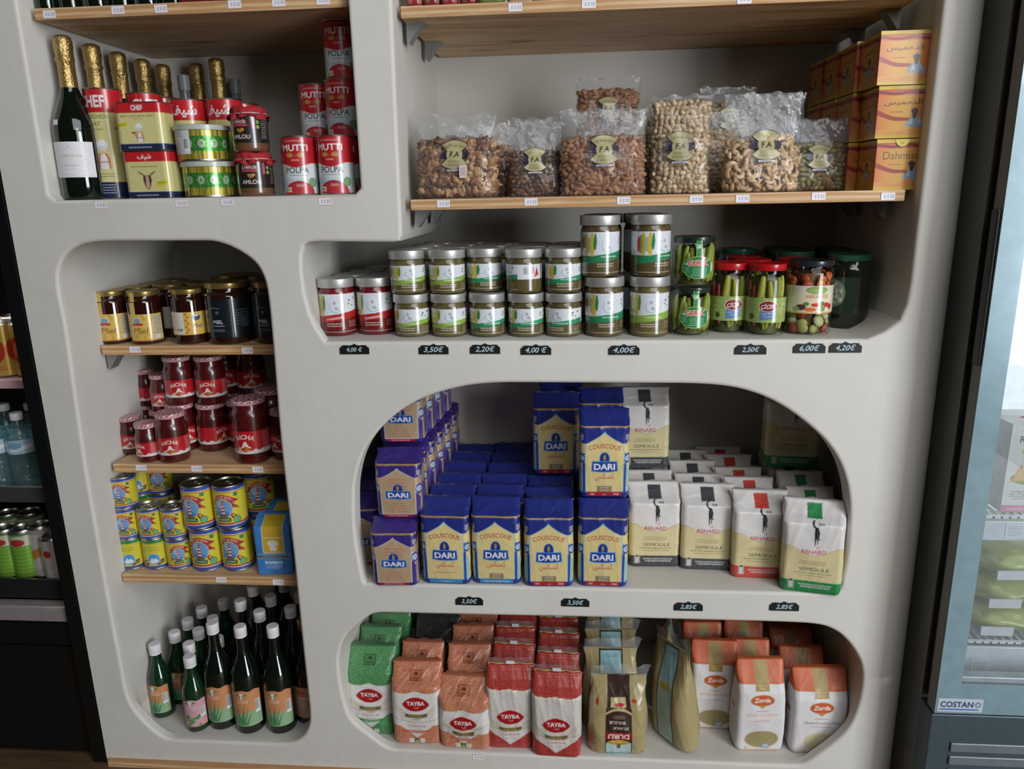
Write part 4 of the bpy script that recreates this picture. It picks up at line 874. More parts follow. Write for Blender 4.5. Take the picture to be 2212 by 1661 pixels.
def spread_kind(name, r, H, c0, band, kind, tall, lidh=.018):
    hb = H-lidh-.007; body = jar_body('jar_body', r, hb, r*.92, H-.002, mat('contents_'+name, c0, .3, coat=.9, var=.35, vscale=120))
    ar = spread_art(r*2000*PI-2, (hb-.012)*1000, c0, band, kind, tall)
    return Kind('spread_jar' if kind != 'red' else 'chilli_paste_jar', 'jar', 2*r, [('jar_body', body, {}, []), ('lid', lid(r+.0012, H-lidh, H, SILVER), {'label': 'silver metal lid'}, []), ('label', patch('label', ar, PRINT_GLASSY, r+.0003, .006), {'label': 'printed wrap-round label'}, [])])
JR = spread_kind('red', .0385, .123, '6d1418', 'b3201f', 'red', True, .019)
JG = spread_kind('green', .0375, .0905, '5d5230', '2f8f63', 'g', False)
JL = spread_kind('lime', .0375, .0905, '655a34', '8fae4a', 'g', False)
JT = spread_kind('tall', .0395, .1225, '5a4c2e', '2c8458', 'g', True, .0195)
JTL = spread_kind('tall_lime', .0395, .1225, '6a5c36', '8fae4a', 'g', True, .0195)
def PZ(px, py, z, k): p = front(px, py, z, k); return [p[0], p[1]]
r1, r2 = PZ(722, 727, ZC, JR), PZ(805, 724, ZC, JR)
spawn(JR, 'red chilli paste jar in front, at the rounded end of the niche', (*r1, ZC), .05); spawn(JR, 'red chilli paste jar in front, next to the green jars', (*r2, ZC), .0)
for k in range(1, 4):
    for q, p, t in ((0, r1, 'the outer red jar'), (1, r2, 'the inner red jar')):
        spawn(JR, f'shadowed red paste jar, {ORD[k-1]} in the line behind {t}', (p[0]+.014*k, p[1]+.081*k, ZC), .4*k, 'shadowed red paste jars')
cols = [(885, 882, JL, JL, -.15, .25, .0), (966, 966, JL, JL, .1, .2, 0), (1050, 1050, JG, JG, .15, .3, .055), (1135, 1132, JG, JG, 0, -1.95, 0), (1217, 1217, JG, JG, -.45, .1, 0)]
for i, (xl, xu, kl, ku, rl, ru, back) in enumerate(cols):
    p = PZ(xl, 729, ZC, kl); nm = f'{ORD[i]} small stack from the red jars'
    spawn(kl, f'olive coloured spread jar at the foot of the {nm}', (*p, ZC), rl)
    x = unY(xu, 600, p[1]+back)[0]
    spawn(ku, f'olive coloured spread jar on top of the {nm}', (x, p[1]+.001+min(back, .03), ZC+.0908), ru)
    for k in (1, 2, 3):
        for lv in (0, 1):
            if k < 3 or (lv and i < 2): spawn(JG, f'shadowed spread jar {"atop" if lv else "below"}, {ORD[k-1]} behind the {nm}', (p[0]+.012*k-.01, p[1]+(.036 if i == 2 else .006)+.079*k, ZC+.0908*lv), .5*k, 'shadowed small spread jars')
for i, (xl, xu, kl, ku, rl, ru) in enumerate([(1306, 1296, JT, JT, .1, .25), (1405, 1406, JTL, JT, -.1, .55)]):
    p = PZ(xl, 729, ZC, kl); nm = ['narrow gap side', 'pickle side'][i]
    spawn(kl, f'tall spread jar at the foot of the stack on the {nm}', (*p, ZC), rl); spawn(ku, f'tall spread jar on top of the stack on the {nm}', (unY(xu, 535, p[1])[0], p[1]+.002, ZC+.1228), ru)
    for lv in (0, 1): spawn(JT, f'shadowed tall spread jar {"atop" if lv else "below"}, behind the stack on the {nm}', (p[0]-(.010 if i else .0), p[1]+.086, ZC+.1228*lv), .8, 'shadowed tall spread jars')
# pickles in clear jars
CLEARJ = glass('jar_glass', (.95, .97, .93), 1.45, 0, rough=.015)
def pickles(name, r, h, cols, n, seed, rad=(.0052, .0078), core='4a4a1c', upright=True, z0=.004):
    rg = random.Random(seed); mb = MB(); mb.lathe([(0, z0), (r*.72, z0), (r*.72, h*.96), (0, h*.96)], 20, core)
    for i in range(n):
        an = 2*PI*i/n+rg.uniform(-.15, .15); rr = r-.0095+rg.uniform(-.002, .001); c = rg.choice(cols); q = rg.uniform(*rad)
        if upright:
            L = h*rg.uniform(.55, .95); zb = z0+.006+rg.uniform(0, max(.001, h-L-.01)); tw = rg.uniform(-.5, .5); m = 9
            pth = [((rr+.001*math.sin(k))*math.sin(an+tw*k/m), -(rr+.001*math.sin(k))*math.cos(an+tw*k/m), zb+L*k/m) for k in range(m+1)]; rad_ = [q*max(.18, math.sin(PI*min(.97, .08+.84*k/m))**.5) for k in range(m+1)]
            mb.tube(pth, rad_, 8, c)
        else:
            z = rg.uniform(z0+.01, h-.01); pth = [(rr*math.sin(an+t*.35), -rr*math.cos(an+t*.35), z+t*.006*rg.choice((-1, 1))) for t in (-1, -.5, 0, .5, 1)]; mb.tube(pth, [q*.4, q*1.1, q*1.3, q*1.1, q*.4], 8, c)
    return mb.mesh(name, PRINT_MATT, True, 80, True)
def glass_jar(r, hb, rn, zt): return lathe('jar_glass', [(r*.86, 0), (r*.96, .0012), (r, .006), (r, hb-.008), (r*.985, hb-.003), (rn+.001, hb+.004), (rn, hb+.007), (rn, zt)], CLEARJ, 48, 60)
a = Art(66, 46, '2f7d46', .7); a.m[:] = 0
a.ell(0, 23, 33, 22.5, None); a.ell(0, 23, 33, 22.5, 'b9c86a'); a.ell(0, 23, 31.6, 21, '2f7d46')
a.text('GUREX', 0, 27, 10, 'e0d8cc', .09, fit=44); a.text('GUREX', 0, 27, 10, 'c8473e', .035, fit=42); a.lines(-14, 22, 21, 5, 3.6, '8fc0a4', 1.3, 2); a.lines(-28, -18, 22, 3, 4, '8fc0a4', 1, 3); a.ell(-24, 30, 2, 2, 'c4d8c4'); a.poly([(8, 40), (13, 42), (12, 37)], 'd6e4d4'); a.rect(28, 14, 33, 33, 'd4d9d4')
st = Art(12, 32, '2e8a4a', .7); st.rect(-6, 0, -5, 32, 'bfcf78'); st.rect(5, 0, 6, 32, 'bfcf78'); st.poly([(-4, 14), (4, 20), (4, 24), (-4, 18)], '7fc09a')
PG = ('7d8a2e', '8c9638', '6b7a28', '9aa348', '747f30')
GUR = Kind('pickled_pepper_jar', 'jar', .087, [('pickles', pickles('pickles', .0425, .082, PG, 20, 5), {'kind': 'stuff', 'label': 'pickled green peppers'}, []), ('jar_glass', glass_jar(.0432, .083, .0385, .092), {}, []),
    ('lid', lid(.0405, .088, .1, mat('dark_green_lid', '1b2a22', .35, coat=.4)), {'label': 'dark green lid'}, []), ('label', patch('label', a, PRINT_GLASSY, .0437, .017), {'label': 'green oval label'}, []),
    ('seal_strip', patch('seal_strip', st, PRINT_GLASSY, .0435, .061, phi=.02, rfn=lambda Z: np.interp(Z, [.06, .078, .086, .089, .095], [.0437, .0436, .0412, .0416, .0416])), {'label': 'green paper seal strip'}, [])])
p = PZ(1495, 728, ZC, GUR); spawn(GUR, 'pickled green pepper jar with oval label, under its twin', (*p, ZC), .12); spawn(GUR, 'pickled green pepper jar with oval label, stacked on another', (unY(1498, 570, p[1])[0], p[1]+.001, ZC+.1003), .08)
a = Art(240, 50, '8a9a56', .85); a.rect(-120, 0, 120, 50, '93a85e'); a.dots(-120, 0, 120, 50, 9, 2.6, 'a5b670', None, 3); a.ell(-34, 12, 5, 6, '3d4a28'); a.ell(34, 36, 6, 3, 'c9c06a'); a.ell(27, 24, 4, 9, 'b8ad6a')
a.poly([(-18, 4), (12, 8), (15, 27), (-16, 26)], '5f7fae'); a.ell(-1, 33, 19, 11, 'd9cfc4'); a.ell(-1, 33, 17.6, 10, '8a1d24'); a.text('ÇİÇEK', -1, 29, 7.6, 'e6dcda', .02, .05, shear=.2, fit=28); a.text('Acur Biber', -1, 17, 4, 'c3cfe0', 0, .08, shear=.2); a.text('Turşusu', 0, 11, 4, 'c3cfe0', 0, .08, shear=.2)
RED_LID = mat('red_lid', 'b4161c', .3, coat=.5)
CIC = Kind('pickled_pepper_jar', 'jar', .08, [('pickles', pickles('pickles', .039, .122, ('a3a03c', '8d9236', 'b3aa48', '7c8430', '96302a'), 18, 8, (.0055, .0085)), {'kind': 'stuff', 'label': 'pickled yellow-green peppers'}, []), ('jar_glass', glass_jar(.0402, .118, .0345, .134), {}, []),
    ('lid', lid(.0375, .131, .1445, RED_LID), {'label': 'red metal lid'}, []), ('label', patch('label', a, PRINT_GLASSY, .0406, .028), {'label': 'green wrap label'}, [])])
pc = PZ(1659, 727, ZC, CIC); spawn(CIC, 'tall pickled pepper jar with red lid standing in front', (*pc, ZC), -.05)
for i, (px, Y, t) in enumerate([(1572, 1.60, 'half hidden beside the oval labelled pickles'), (1622, 1.665, 'half hidden behind the front red lidded jar'), (1714, 1.676, 'shadowed in the second row behind the mixed vegetables'), (1600, 1.745, 'shadowed in the third row')]):
    spawn(CIC, 'tall pickled pepper jar with red lid, '+t, (unY(px, 650, Y)[0], Y, ZC), [.15, .5, -.3, .9][i])
a = Art(286, 56, 'd8d2c6', .85); a.rect(-40, 12, 40, 44, 'e6d9b8'); a.rect(-143, 0, 143, 3, 'd39a5a'); a.ell(4, 47, 22, 7.5, '7f9f4c'); a.ell(4, 46, 19, 4.5, '98b068'); a.text('VARIANTES', 5, 31, 8, 'b2413a', .008, fit=47)
for x, y, rx, ry, c in ((-26, 13, 10, 6, '4f3a44'), (-16, 20, 6, 4, '5d8a3e'), (-8, 9, 12, 4, 'd7763a'), (4, 18, 11, 4, 'c8402e'), (16, 10, 10, 5, '7d9a4a'), (15, 20, 6, 5, '4d7d3c'), (26, 18, 7, 5, 'c23d34'), (27, 9, 5, 4, 'e3d8c8'), (36, 14, 6, 6, 'b8352e'), (-36, 9, 8, 5, '8fa86a')): a.ell(x, y, rx, ry, c)
a.lines(-66, -44, 44, 6, 4.4, 'a9a18f', 1.3, 3)
def veg(r, h, seed):
    rg = random.Random(seed); mb = MB(); mb.lathe([(0, .004), (r*.7, .004), (r*.7, h*.97), (0, h*.97)], 20, '6a4a2a'); z = .012
    while z < h-.006:
        n = 9
        for i in range(n):
            an = 2*PI*(i+rg.random()*.6)/n; top = z > h*.55; c = rg.choice(('b3502e', 'c2613a', 'a84430', 'c98a5a') if top else ('8a8f3e', '6d7a38', 'b8b48a', 'a3482e', '9b9a58', '74702e')); q = rg.uniform(.009, .013)
            v, f = lathe_vf([(0, -.45), (.6, -.42), (1, -.1), (1, .1), (.6, .42), (0, .45)], 10); R = np.array(Matrix.Rotation(an+rg.uniform(-.4, .4), 3, 'Z') @ Matrix.Rotation(PI/2+rg.uniform(-.5, .5), 3, 'X')); v = np.array(v)*q
            mb.add(v@R.T+np.array([(r-.0085)*math.sin(an), -(r-.0085)*math.cos(an), z+rg.uniform(-.004, .004)]), f, c)
        z += .0145
    return mb.mesh('vegetables', PRINT_MATT, True, 50, True)
VAR = Kind('mixed_pickle_jar', 'jar', .092, [('vegetables', veg(.0445, .128, 3), {'kind': 'stuff', 'label': 'cut pickled vegetables'}, []), ('jar_glass', glass_jar(.046, .13, .0405, .14), {}, []), ('lid', lid(.043, .138, .1495, mat('dark_lid', '22282c', .3, coat=.4)), {'label': 'dark lid'}, []), ('label', patch('label', a, PRINT_GLASSY, .0465, .045), {'label': 'pale label with painted vegetables'}, [])])
pv = PZ(1755, 726, ZC, VAR); spawn(VAR, 'big jar of mixed pickled vegetables with a pale label', (*pv, ZC), -.02)
a = Art(90, 78, '2b3a2c', 1); a.ell(-14, 44, 30, 30, '7a8a72'); a.dots(-40, 20, 10, 70, 10, 4, 'b9c0a8', lambda x, y: math.hypot(x+14, y-44) < 26, 3); a.ell(-20, 8, 20, 6, '3e5a38'); a.text('VERA', -20, 5, 5, '9fb08f', .01)
DKG = mat('dark_pickle_contents', '1a2018', .15, coat=.9, var=.2)
DK = Kind('dark_pickle_jar', 'jar', .094, [('jar_body', jar_body('jar_body', .046, .128, .041, .146, DKG), {}, []), ('lid', lid(.0435, .141, .153, mat('green_lid', '2a5a44', .3, coat=.5)), {'label': 'green lid'}, []), ('label', patch('label', a, PRINT_GLASSY, .0464, .03, phi=-.75), {'label': 'dark green label'}, [])])
pd = front(1840, 711, ZC, DK); spawn(DK, 'dark pickle jar with green lid at the shadowed end', (pd[0], pd[1], ZC), 0)
for i, (dx, dy) in enumerate([(.02, .1), (-.085, .11), (-.19, .215), (-.085, .215), (.03, .2)]):
    spawn(DK, f'shadowed dark jar behind the green lidded one, {ORD[i]} from the dim corner', (pd[0]+dx, pd[1]+dy, ZC), .5*i, 'shadowed dark pickle jars')
# ================================================================== tall niche, honey
HONEY = mat('dark_honey', '2a0f08', .08, coat=.9, var=.2); GOLD_LID = mat('gold_lid', 'b59a5a', .3, .8, var=.04)
a = Art(150, 62, 'd6b254', .85); rgx = random.Random(2)
for k in range(150): x, y = rgx.uniform(-75, 75), rgx.uniform(0, 62); a.ell(x, y, 2.6, 2.6, rgx.choice(('c99d3c', 'e0c272', 'c9a24a')))
a.rect(-75, 0, 75, 3, 'b5793a'); a.ell(-12, 45, 10, 10, 'd9d2c6'); a.ell(-12, 46, 8, 7, '7f98b0'); a.rect(-24, 36, 0, 42, 'b2403a'); a.text('Miel', -6, 18, 14, '8a6a3a', .02, shear=.2); a.rect(22, 4, 44, 58, 'cfc2a4'); a.lines(23, 43, 54, 10, 4.2, '6d604c', 1.6, 7); a.rect(26, 6, 34, 14, 'dad6cc'); a.m[:] = 1
a.fn(lambda X, Y: X < -34, 'cut'); a.fn(lambda X, Y: X > 46, 'cut')
st = Art(13, 50, 'd3b058', .8)
for k in range(8): st.ell((-2, 2)[k % 2], 4+k*6, 1.8, 1.8, 'c08f3c')
HB = lambda r, hb, zt: jar_body('jar_body', r, hb, r*.86, zt, HONEY)
HON = Kind('honey_jar', 'jar', .075, [('jar_body', HB(.0375, .1, .118), {}, []), ('lid', lid(.0345, .110, .121, GOLD_LID), {'label': 'gold lid'}, []), ('label', patch('label', a, PRINT_GLASSY, .0379, .008), {'label': 'yellow honeycomb label'}, []),
    ('seal_strip', patch('seal_strip', st, PRINT_GLASSY, .0379, .069, phi=-.52, rfn=lambda Z: np.interp(Z, [.07, .094, .104, .109, .125], [.0379, .0379, .0345, .0353, .0353])), {'label': 'yellow paper seal strip'}, [])])
a = Art(236, 52, 'd9d3c4', .85); a.rect(-32, 0, 8, 52, 'ddd8cc'); a.lines(-28, -2, 46, 8, 4, '9a9386', 1.3, 3); a.rect(8, 0, 70, 52, 'd9b556')
for k in range(7): a.ell(13+(k % 2)*4, 5+k*7, 3, 3, 'c07a30')
for k, c in enumerate(('4a4a48', 'c4a046', 'b35a40', '4f8a6a')): a.rect(-26+k*8, 9, -20+k*8, 15, c)
a.ell(36, 40, 9, 8, '3b4a6a'); a.ell(36, 44, 6, 3, 'd8d4cc'); a.text('Miel', 38, 16, 10, '5a4a6a', .02); a.rect(-118, 0, 118, 3, 'd2a85a')
HON3 = Kind('honey_jar', 'jar', .076, [('jar_body', HB(.038, .103, .122), {}, []), ('lid', lid(.0355, .114, .125, GOLD_LID), {'label': 'gold lid'}, []), ('label', patch('label', a, PRINT_GLASSY, .0384, .022), {'label': 'white and yellow label'}, [])])
a = Art(118, 88, '141b20', .85); a.rect(-57, 1, -56, 87, '5b6468'); a.rect(4, 1, 5, 87, '8a9296'); a.line([(-44, 63), (-34, 68), (-20, 66)], .7, 'a5adb2'); a.poly([(-30, 60), (-26, 56), (-22, 60), (-26, 52)], '8d979c'); a.ell(-26, 57, 4, 3, '59646a'); a.text('MIEL', -26, 32, 8.5, 'c3cbd0', .03); a.lines(-44, -8, 26, 1, 3, 'aab2b6', 2, 2); a.rect(-40, 14, -12, 20, '46525a'); a.lines(12, 50, 60, 6, 6, '59646a', 2.2, 4); a.rect(26, 22, 44, 46, '3b464c')
DKH = Kind('honey_jar', 'jar', .103, [('jar_body', HB(.0515, .113, .133), {}, []), ('lid', lid(.0475, .1255, .138, GOLD_LID), {'label': 'gold lid'}, []), ('label', patch('label', a, PRINT_GLASSY, .0519, .016), {'label': 'black label with white lettering'}, [])])
h = [(atY(252, 740, 1.655, ZL1), HON, 'honey jar with yellow honeycomb label at the shelf end', .38), (atY(323, 740, 1.65, ZL1), HON, 'honey jar with yellow honeycomb label, second along the shelf', .3), (atY(417, 740, 1.65, ZL1), HON3, 'honey jar with a white and yellow label in the shelf middle', -.1), (atY(503, 744, 1.66, ZL1), DKH, 'large dark honey jar with black label', .42), (atY(603, 744, 1.665, ZL1), DKH, 'large dark honey jar cut off by the plaster post', .3)]
for p, k, l, r in h: spawn(k, l, p, r)
def settle(its, ymax):
    """things further back step back until they clear those in front"""
    done = [t for t in its if t[3]]; rest = sorted([t for t in its if not t[3]], key=lambda t: t[1]); out = list(done)
    for t in rest:
        for _ in range(400):
            if all(math.hypot(t[0]-o[0], t[1]-o[1]) >= t[2]+o[2]+.0008 for o in out): break
            t[1] += .002; t[0] += .0006*(1 if t[0] < -.9 else 0)
        if t[1] <= ymax-t[2]: out.append(t)
    return out
hb_ = [[p[0], p[1], k.depth/2, True, k] for p, k, l, r in h]+[[unY(px, 700, Y)[0], Y, k.depth/2, False, k] for px, Y, k in [(300, 1.725, HON), (362, 1.725, HON3), (425, 1.73, HON3), (345, 1.80, HON), (405, 1.806, HON), (503, 1.765, DKH), (455, 1.82, HON3), (590, 1.775, DKH), (385, 1.88, HON)]]
for i, (x, y, r, fx, k) in enumerate(sorted([t for t in settle(hb_, YB-.004) if not t[3]], key=lambda t: t[0])): spawn(k, f'shadowed honey jar behind the front row, {ORD[i]} from the open shelf end', (x, y, ZL1), .9*i, 'shadowed honey jars')
# ================================================================== red sauce jars
def sauce(r, H):
    ln = .012; hb = H-.026; w = r*2000*PI-6; lh = H*.36*1000
    a = Art(w, lh, 'b81f26', .8); a.rect(-w, 0, w, lh*.11, 'd9d2d4'); a.fn(lambda X, Y: (Y < lh*.18+2*np.sin(X*.35)), 'd9d2d4'); a.text('AICHA', 0, lh*.66, lh*.2, 'e8dcd6', .02, arc=w*.16, fit=w*.17)
    k = lh/42
    a.poly([(-13*k, 9*k), (-6*k, 14*k), (-2*k, 23*k), (2*k, 23*k), (6*k, 15*k), (14*k, 10*k), (6*k, 12*k), (0, 14*k), (-6*k, 11*k)], 'e3d9d4')
    for x, y, c in ((-11, 10, 'd8b45a'), (-5, 8, 'c8452e'), (2, 9, '7f9a45'), (7, 8, 'd2643a'), (12, 9, 'c83a2e'), (0, 6, 'cf5a34')): a.ell(x*k, y*k, 3.4*k, 2.8*k, c)
    a.rect(w*.16, lh*.2, w*.30, lh*.95, 'c2464c'); a.lines(w*.17, w*.29, lh*.86, 8, lh*.085, 'd88', .9, 3); a.rect(w*.16, lh*.1, w*.28, lh*.2, 'cfd3d8'); a.rect(w*.33, 0, w*.345, lh, '5a0f14')
    def lc(an, rr, z):
        if rr > r*.9: return 'd9ccd2' if (int((an+PI)/(2*PI)*34)+int((z-H)*400)) % 2 else 'b0303c'
        return 'd3c2c8' if (int((an+PI)/(2*PI)*18)+int(rr*330)) % 2 else 'a8343e'
    lv = [(r*.90-.002, H-ln)]+[(r*.94, H-ln+k*.0018) for k in range(1, 6)]+[(r*.92, H-.0008)]+[(r*.85*(1-q/7), H-.0006) for q in range(7)]+[(0, H-.0006)]
    return Kind('sauce_jar', 'jar', 2*r, [('jar_body', lathe('jar_body', [(0, .002), (r*.84, 0), (r*.95, .0015), (r, .007), (r, hb-.012), (r*.99, hb-.008), (r*.9, hb), (r*.86, hb+.004), (r*.86, H-.003), (0, H-.003)], mat('red_sauce', '4f0d10', .3, coat=.9, var=.3, vscale=90)), {}, []),
        ('lid', lathe('lid', lv, mat('checked_lid', rough=.35, coat=.3), 68, 40, lc), {'label': 'red and white checked lid'}, []), ('label', patch('label', a, PRINT_GLASSY, r+.0004, H*.17), {'label': 'red paper label'}, [])])
SS_, SM, SX = sauce(.0285, .0925), sauce(.0355, .1165), sauce(.0405, .150)
y1 = lambda px, Y, z=ZL2: (unY(px, 930, Y)[0], Y, z)
row = [(317, 1.612, SS_, 'small sauce jar in front at the open shelf end', -.3), (371, 1.617, SM, 'middle sized sauce jar in front with its checked lid in view', .28), (543, 1.62, SX, 'large sauce jar in front, taller than its neighbours', .0), (617, 1.642, SM, 'sauce jar in front cut off by the plaster post', -.5),
       (283, 1.665, SS_, 'small sauce jar against the niche side, second row', .35)]
for px, Y, k, l, r in row: spawn(k, l, y1(px, Y), r)
b = [(394, 1.692, SM, .9), (460, 1.697, SM, 1.2), (525, 1.722, SM, .25)]
for i, (px, Y, k, r) in enumerate(b): spawn(k, ['sauce jar showing part of its label under the stacked pair', 'sauce jar turned to show its back label', 'sauce jar wedged beside the large one'][i], y1(px, Y), r)
zz = ZL2+.1167
for px, Y, k, l, r in [(389, 1.70, SM, 'sauce jar stacked on the second row, nearer the small jars', .38), (456, 1.702, SM, 'sauce jar stacked on the second row, nearer the dark corner', .2)]: spawn(k, l, (unY(px, 830, Y)[0], Y, zz), r)
for px, Y, l, r in [(318, 1.765, 'small sauce jar on the upper tier in the corner', 1.2), (352, 1.715, 'small sauce jar on the upper tier before the corner one', .2)]:
    spawn(SS_, 'stacked base under the '+l, y1(px, Y), r, 'lower jars under the small tier'); spawn(SS_, l, (unY(px, 850, Y)[0], Y, ZL2+.0926), r)
for px, Y, t in [(312, 1.735, 'first'), (490, 1.80, 'second'), (545, 1.79, 'third')]:
    if px == 312: continue
    spawn(SM, f'shadowed sauce jar at the bottom of the back rows, {t} one', y1(px, Y), .7, 'shadowed sauce jars'); spawn(SM, f'shadowed sauce jar stacked in the back, {t} one', (unY(px, 830, Y)[0], Y, zz), .4, 'shadowed stacked sauce jars')
spawn(SX, 'large sauce jar behind the tallest front one', y1(592, 1.71), .2)
# ================================================================== lighthouse cans and yeast packs
def phare(w, h, two=False):
    k = h/100; a = Art(w, h, 'd2c53a', .8)
    if not two:
        a.rect(-w, 0, w, 8*k, '3a4fa0'); a.rect(-w, 92*k, w, h, '3a4fa0'); a.rect(-w, 8*k, w, 10*k, 'd9d3d0'); a.rect(-w, 10*k, w, 14*k, 'b93028'); a.rect(-w, 90*k, w, 91.5*k, 'd9d3d0'); a.rect(-w, 88.5*k, w, 90*k, 'b93028')
        for cx in (-w/4, w/4):
            rg = random.Random(3)
            for q in range(13): x = cx+18*k+rg.uniform(0, 14)*k; y = rg.uniform(28, 74)*k; a.poly([(x-8*k, y+7*k), (x+rg.uniform(4, 12)*k, y+rg.uniform(-10, 2)*k), (x-4*k, y-3*k)], rg.choice(('a3241f', 'b8322a', '8c1d1a')))
            for q in range(5): x = cx-20*k-rg.uniform(0, 8)*k; y = rg.uniform(30, 60)*k; a.poly([(x+8*k, y+7*k), (x-7*k, y-4*k), (x+5*k, y-3*k)], 'a3241f')
            a.ell(cx, 50*k, 22*k, 23*k, 'c2b7a6'); a.ell(cx, 50*k, 20.5*k, 21.5*k, '6f9cc8'); a.ell(cx-6*k, 60*k, 10*k, 9*k, '9dbcdc'); a.ell(cx, 36*k, 14*k, 7*k, '4d7fb4')
            a.poly([(cx-5*k, 30*k), (cx+5*k, 30*k), (cx+2.6*k, 62*k), (cx-2.6*k, 62*k)], 'ddd6d2')
            for j in range(4): a.rect(cx-(4.6-j*.5)*k, (33+j*8)*k, cx+(4.6-j*.5)*k, (37+j*8)*k, 'a82c2c')
            a.rect(cx-2*k, 62*k, cx+2*k, 67*k, 'b0302c'); a.ell(cx, 29*k, 10*k, 4.4*k, '6d6a4a'); a.rect(cx-16*k, 17*k, cx+16*k, 27*k, '34603c'); a.text('HARISSA', cx, 20*k, 5*k, 'c9d0b4', .01, fit=26*k)
            for t in np.linspace(.62, 2.52, 26): a.ell(cx+25*k*math.cos(t), 50*k+29*k*math.sin(t), 4.6*k, 4.6*k, 'b8322e')
            a.text('DU CAP BON', cx, 76*k, 5*k, 'e6d9cc', .012, arc=30*k, fit=40*k)
            a.ell(cx+30*k, 21*k, 9*k, 9*k, '3f8a50'); a.ell(cx+30*k, 21*k, 7.4*k, 7.4*k, '6aa872'); a.rect(cx+26*k, 78*k, cx+36*k, 87*k, '3a7a45')
    else:
        a.rect(-w, 0, w, 10*k, '3a4fa0'); a.rect(-w, 90*k, w, h, '2f8a4a'); a.rect(-w, 84*k, w, 87*k, 'b8be3a')
        for cx in (-w/4, w/4):
            rg = random.Random(5)
            for q in range(22): a.ell(cx+rg.uniform(-34, 34)*k, rg.uniform(14, 30)*k, 5*k, 3*k, rg.choice(('7a2a24', '5a3a22', '8c3a2a', '4f5a2a')))
            a.ell(cx+2*k, 34*k, 20*k, 20*k, 'c9d3d8'); a.ell(cx+2*k, 34*k, 18.5*k, 18.5*k, '4f9ad0'); a.poly([(cx-14*k, 24*k), (cx-3*k, 40*k), (cx+2*k, 33*k), (cx+8*k, 38*k), (cx+17*k, 25*k), (cx+6*k, 20*k), (cx-6*k, 20*k)], 'dfe6ea'); a.lines(cx-26*k, cx+26*k, 74*k, 2, 9*k, '8a9a3c', 3*k, 3); a.ell(cx-32*k, 62*k, 7*k, 7*k, '8fae3c')
    return a
def harissa(r, h, two): return Kind('chilli_can', 'tin can', 2*r, can_parts(phare(2*PI*r*1000, (h-.006)*1000, two), r, h, True))
HS, HS2, HL = harissa(.0305, .0785, False), harissa(.0305, .0785, True), harissa(.0375, .108, False)
def cz(px, Y, lv, k, l, r=0, h=.079, g=None): return spawn(k, l, (unY(px, 1235-lv*70, Y)[0], Y, ZL3+lv*h), r, g)
Yc = 1.606
for px, lv, k, l, r in [(293, 0, HS2, 'small yellow can with blue mountain roundel at the shelf end', .0), (281, 1, HS, 'small lighthouse can in the middle of the three-high end stack', .0), (273, 2, HS, 'small lighthouse can on top of the three-high end stack', -.05)]: cz(px, Yc, lv, k, l, r+1.78)
for px, lv, k, l, r in [(345, 0, HS2, 'small yellow can with blue mountain roundel, second stack', .1), (333, 1, HS, 'small lighthouse can on top of the second stack', -.1)]: cz(px, Yc+.004, lv, k, l, r+1.7)
for px, lv, k, l, r in [(395, 0, HS, 'small lighthouse can at the foot of the third stack', .3), (384, 1, HS, 'small lighthouse can on top of the third stack', -.1)]: cz(px, Yc+.006, lv, k, l, r+1.65)
for px, Y, k, t, r in [(318, 1.69, HS2, 'green rimmed', 1.8), (362, 1.70, HS, 'lighthouse', 1.9)]:
    for lv in range(3):
        spawn(k, f'{t} small can in the back row, {["hidden at the bottom", "hidden in the middle", "topmost"][lv]}', (unY(px, 1150, Y)[0], Y, ZL3+lv*.079), r, 'back row of small cans')
for px, lv, l, r in [(455, 0, 'large lighthouse can at the foot of the inner pair', .05), (520, 0, 'large lighthouse can at the foot beside the blue pack', 0), (440, 1, 'large lighthouse can stacked second, beside the small cans', -.05), (507, 1, 'large lighthouse can stacked second, toward the plaster post', .05)]:
    cz(px, 1.614+(.004 if px > 500 else 0), lv, HL, l, r+1.5, .1085)
for lv in range(2): cz(572, 1.70, lv, HL, f'shadowed large lighthouse can behind, {["lower", "upper"][lv]} one', 1.9, .1085, 'shadowed large cans')
a = Art(230, 200, '3f7fc4', .8)
def brug():
    H, D = .141, .062; pr = [(0, .97, .95, 0), (.004, 1, 1, 0), (.118, 1, 1, 0), (.122, .99, .96, .0), (.138, .96, .3, .012), (.141, .95, .06, .014)]
    L = plen(D, pr); a = Art(2*(43+62), L, '3f7fc4', .8); a.rect(-22, 58, 26, L, 'c9a634'); a.rect(-23.5, 58, -22, L, 'd9d5cc'); a.rect(26, 58, 27.5, L, 'd9d5cc'); a.rect(-23, 57, 27, 58.5, 'd9d5cc')
    a.rect(-22, 96, 26, 97.5, 'd9d5cc'); a.ell(2, 82, 13, 8, 'd9d6d0'); a.rect(-7, 68, 11, 80, 'd9d6d0'); a.poly([(-7, 68), (11, 68), (8, 63), (-4, 63)], 'd9d6d0'); a.ell(9, 74, 2, 2, 'c9a634'); a.rect(-43, 42, 43, 55, '7e97ae'); a.text('BRUGGEMAN', 0, 44.5, 8, '1c222c', .02, fit=80)
    a.text('instant', 0, 30, 9.5, 'd9dde2', .03, fit=42); a.lines(-20, 20, 25, 3, 3.4, 'a9c0d8', 1.4, 4); a.text('500g', 2, 6, 5.5, '1d2f52', .01)
    return Kind('yeast_pack', 'packet', D, [('pack', wrap('pack', .086, D, .006, pr, a, PRINT_FILM, 3, .0008, .0015, .001, 2, .118), {}, []), ('folded_top', MB().box(-.04, .006, .137, .04, .02, .1425).mesh('folded_top', mat('blue_film', '4a86c6', .35, coat=.4), False), {'label': 'folded blue end'}, [])])
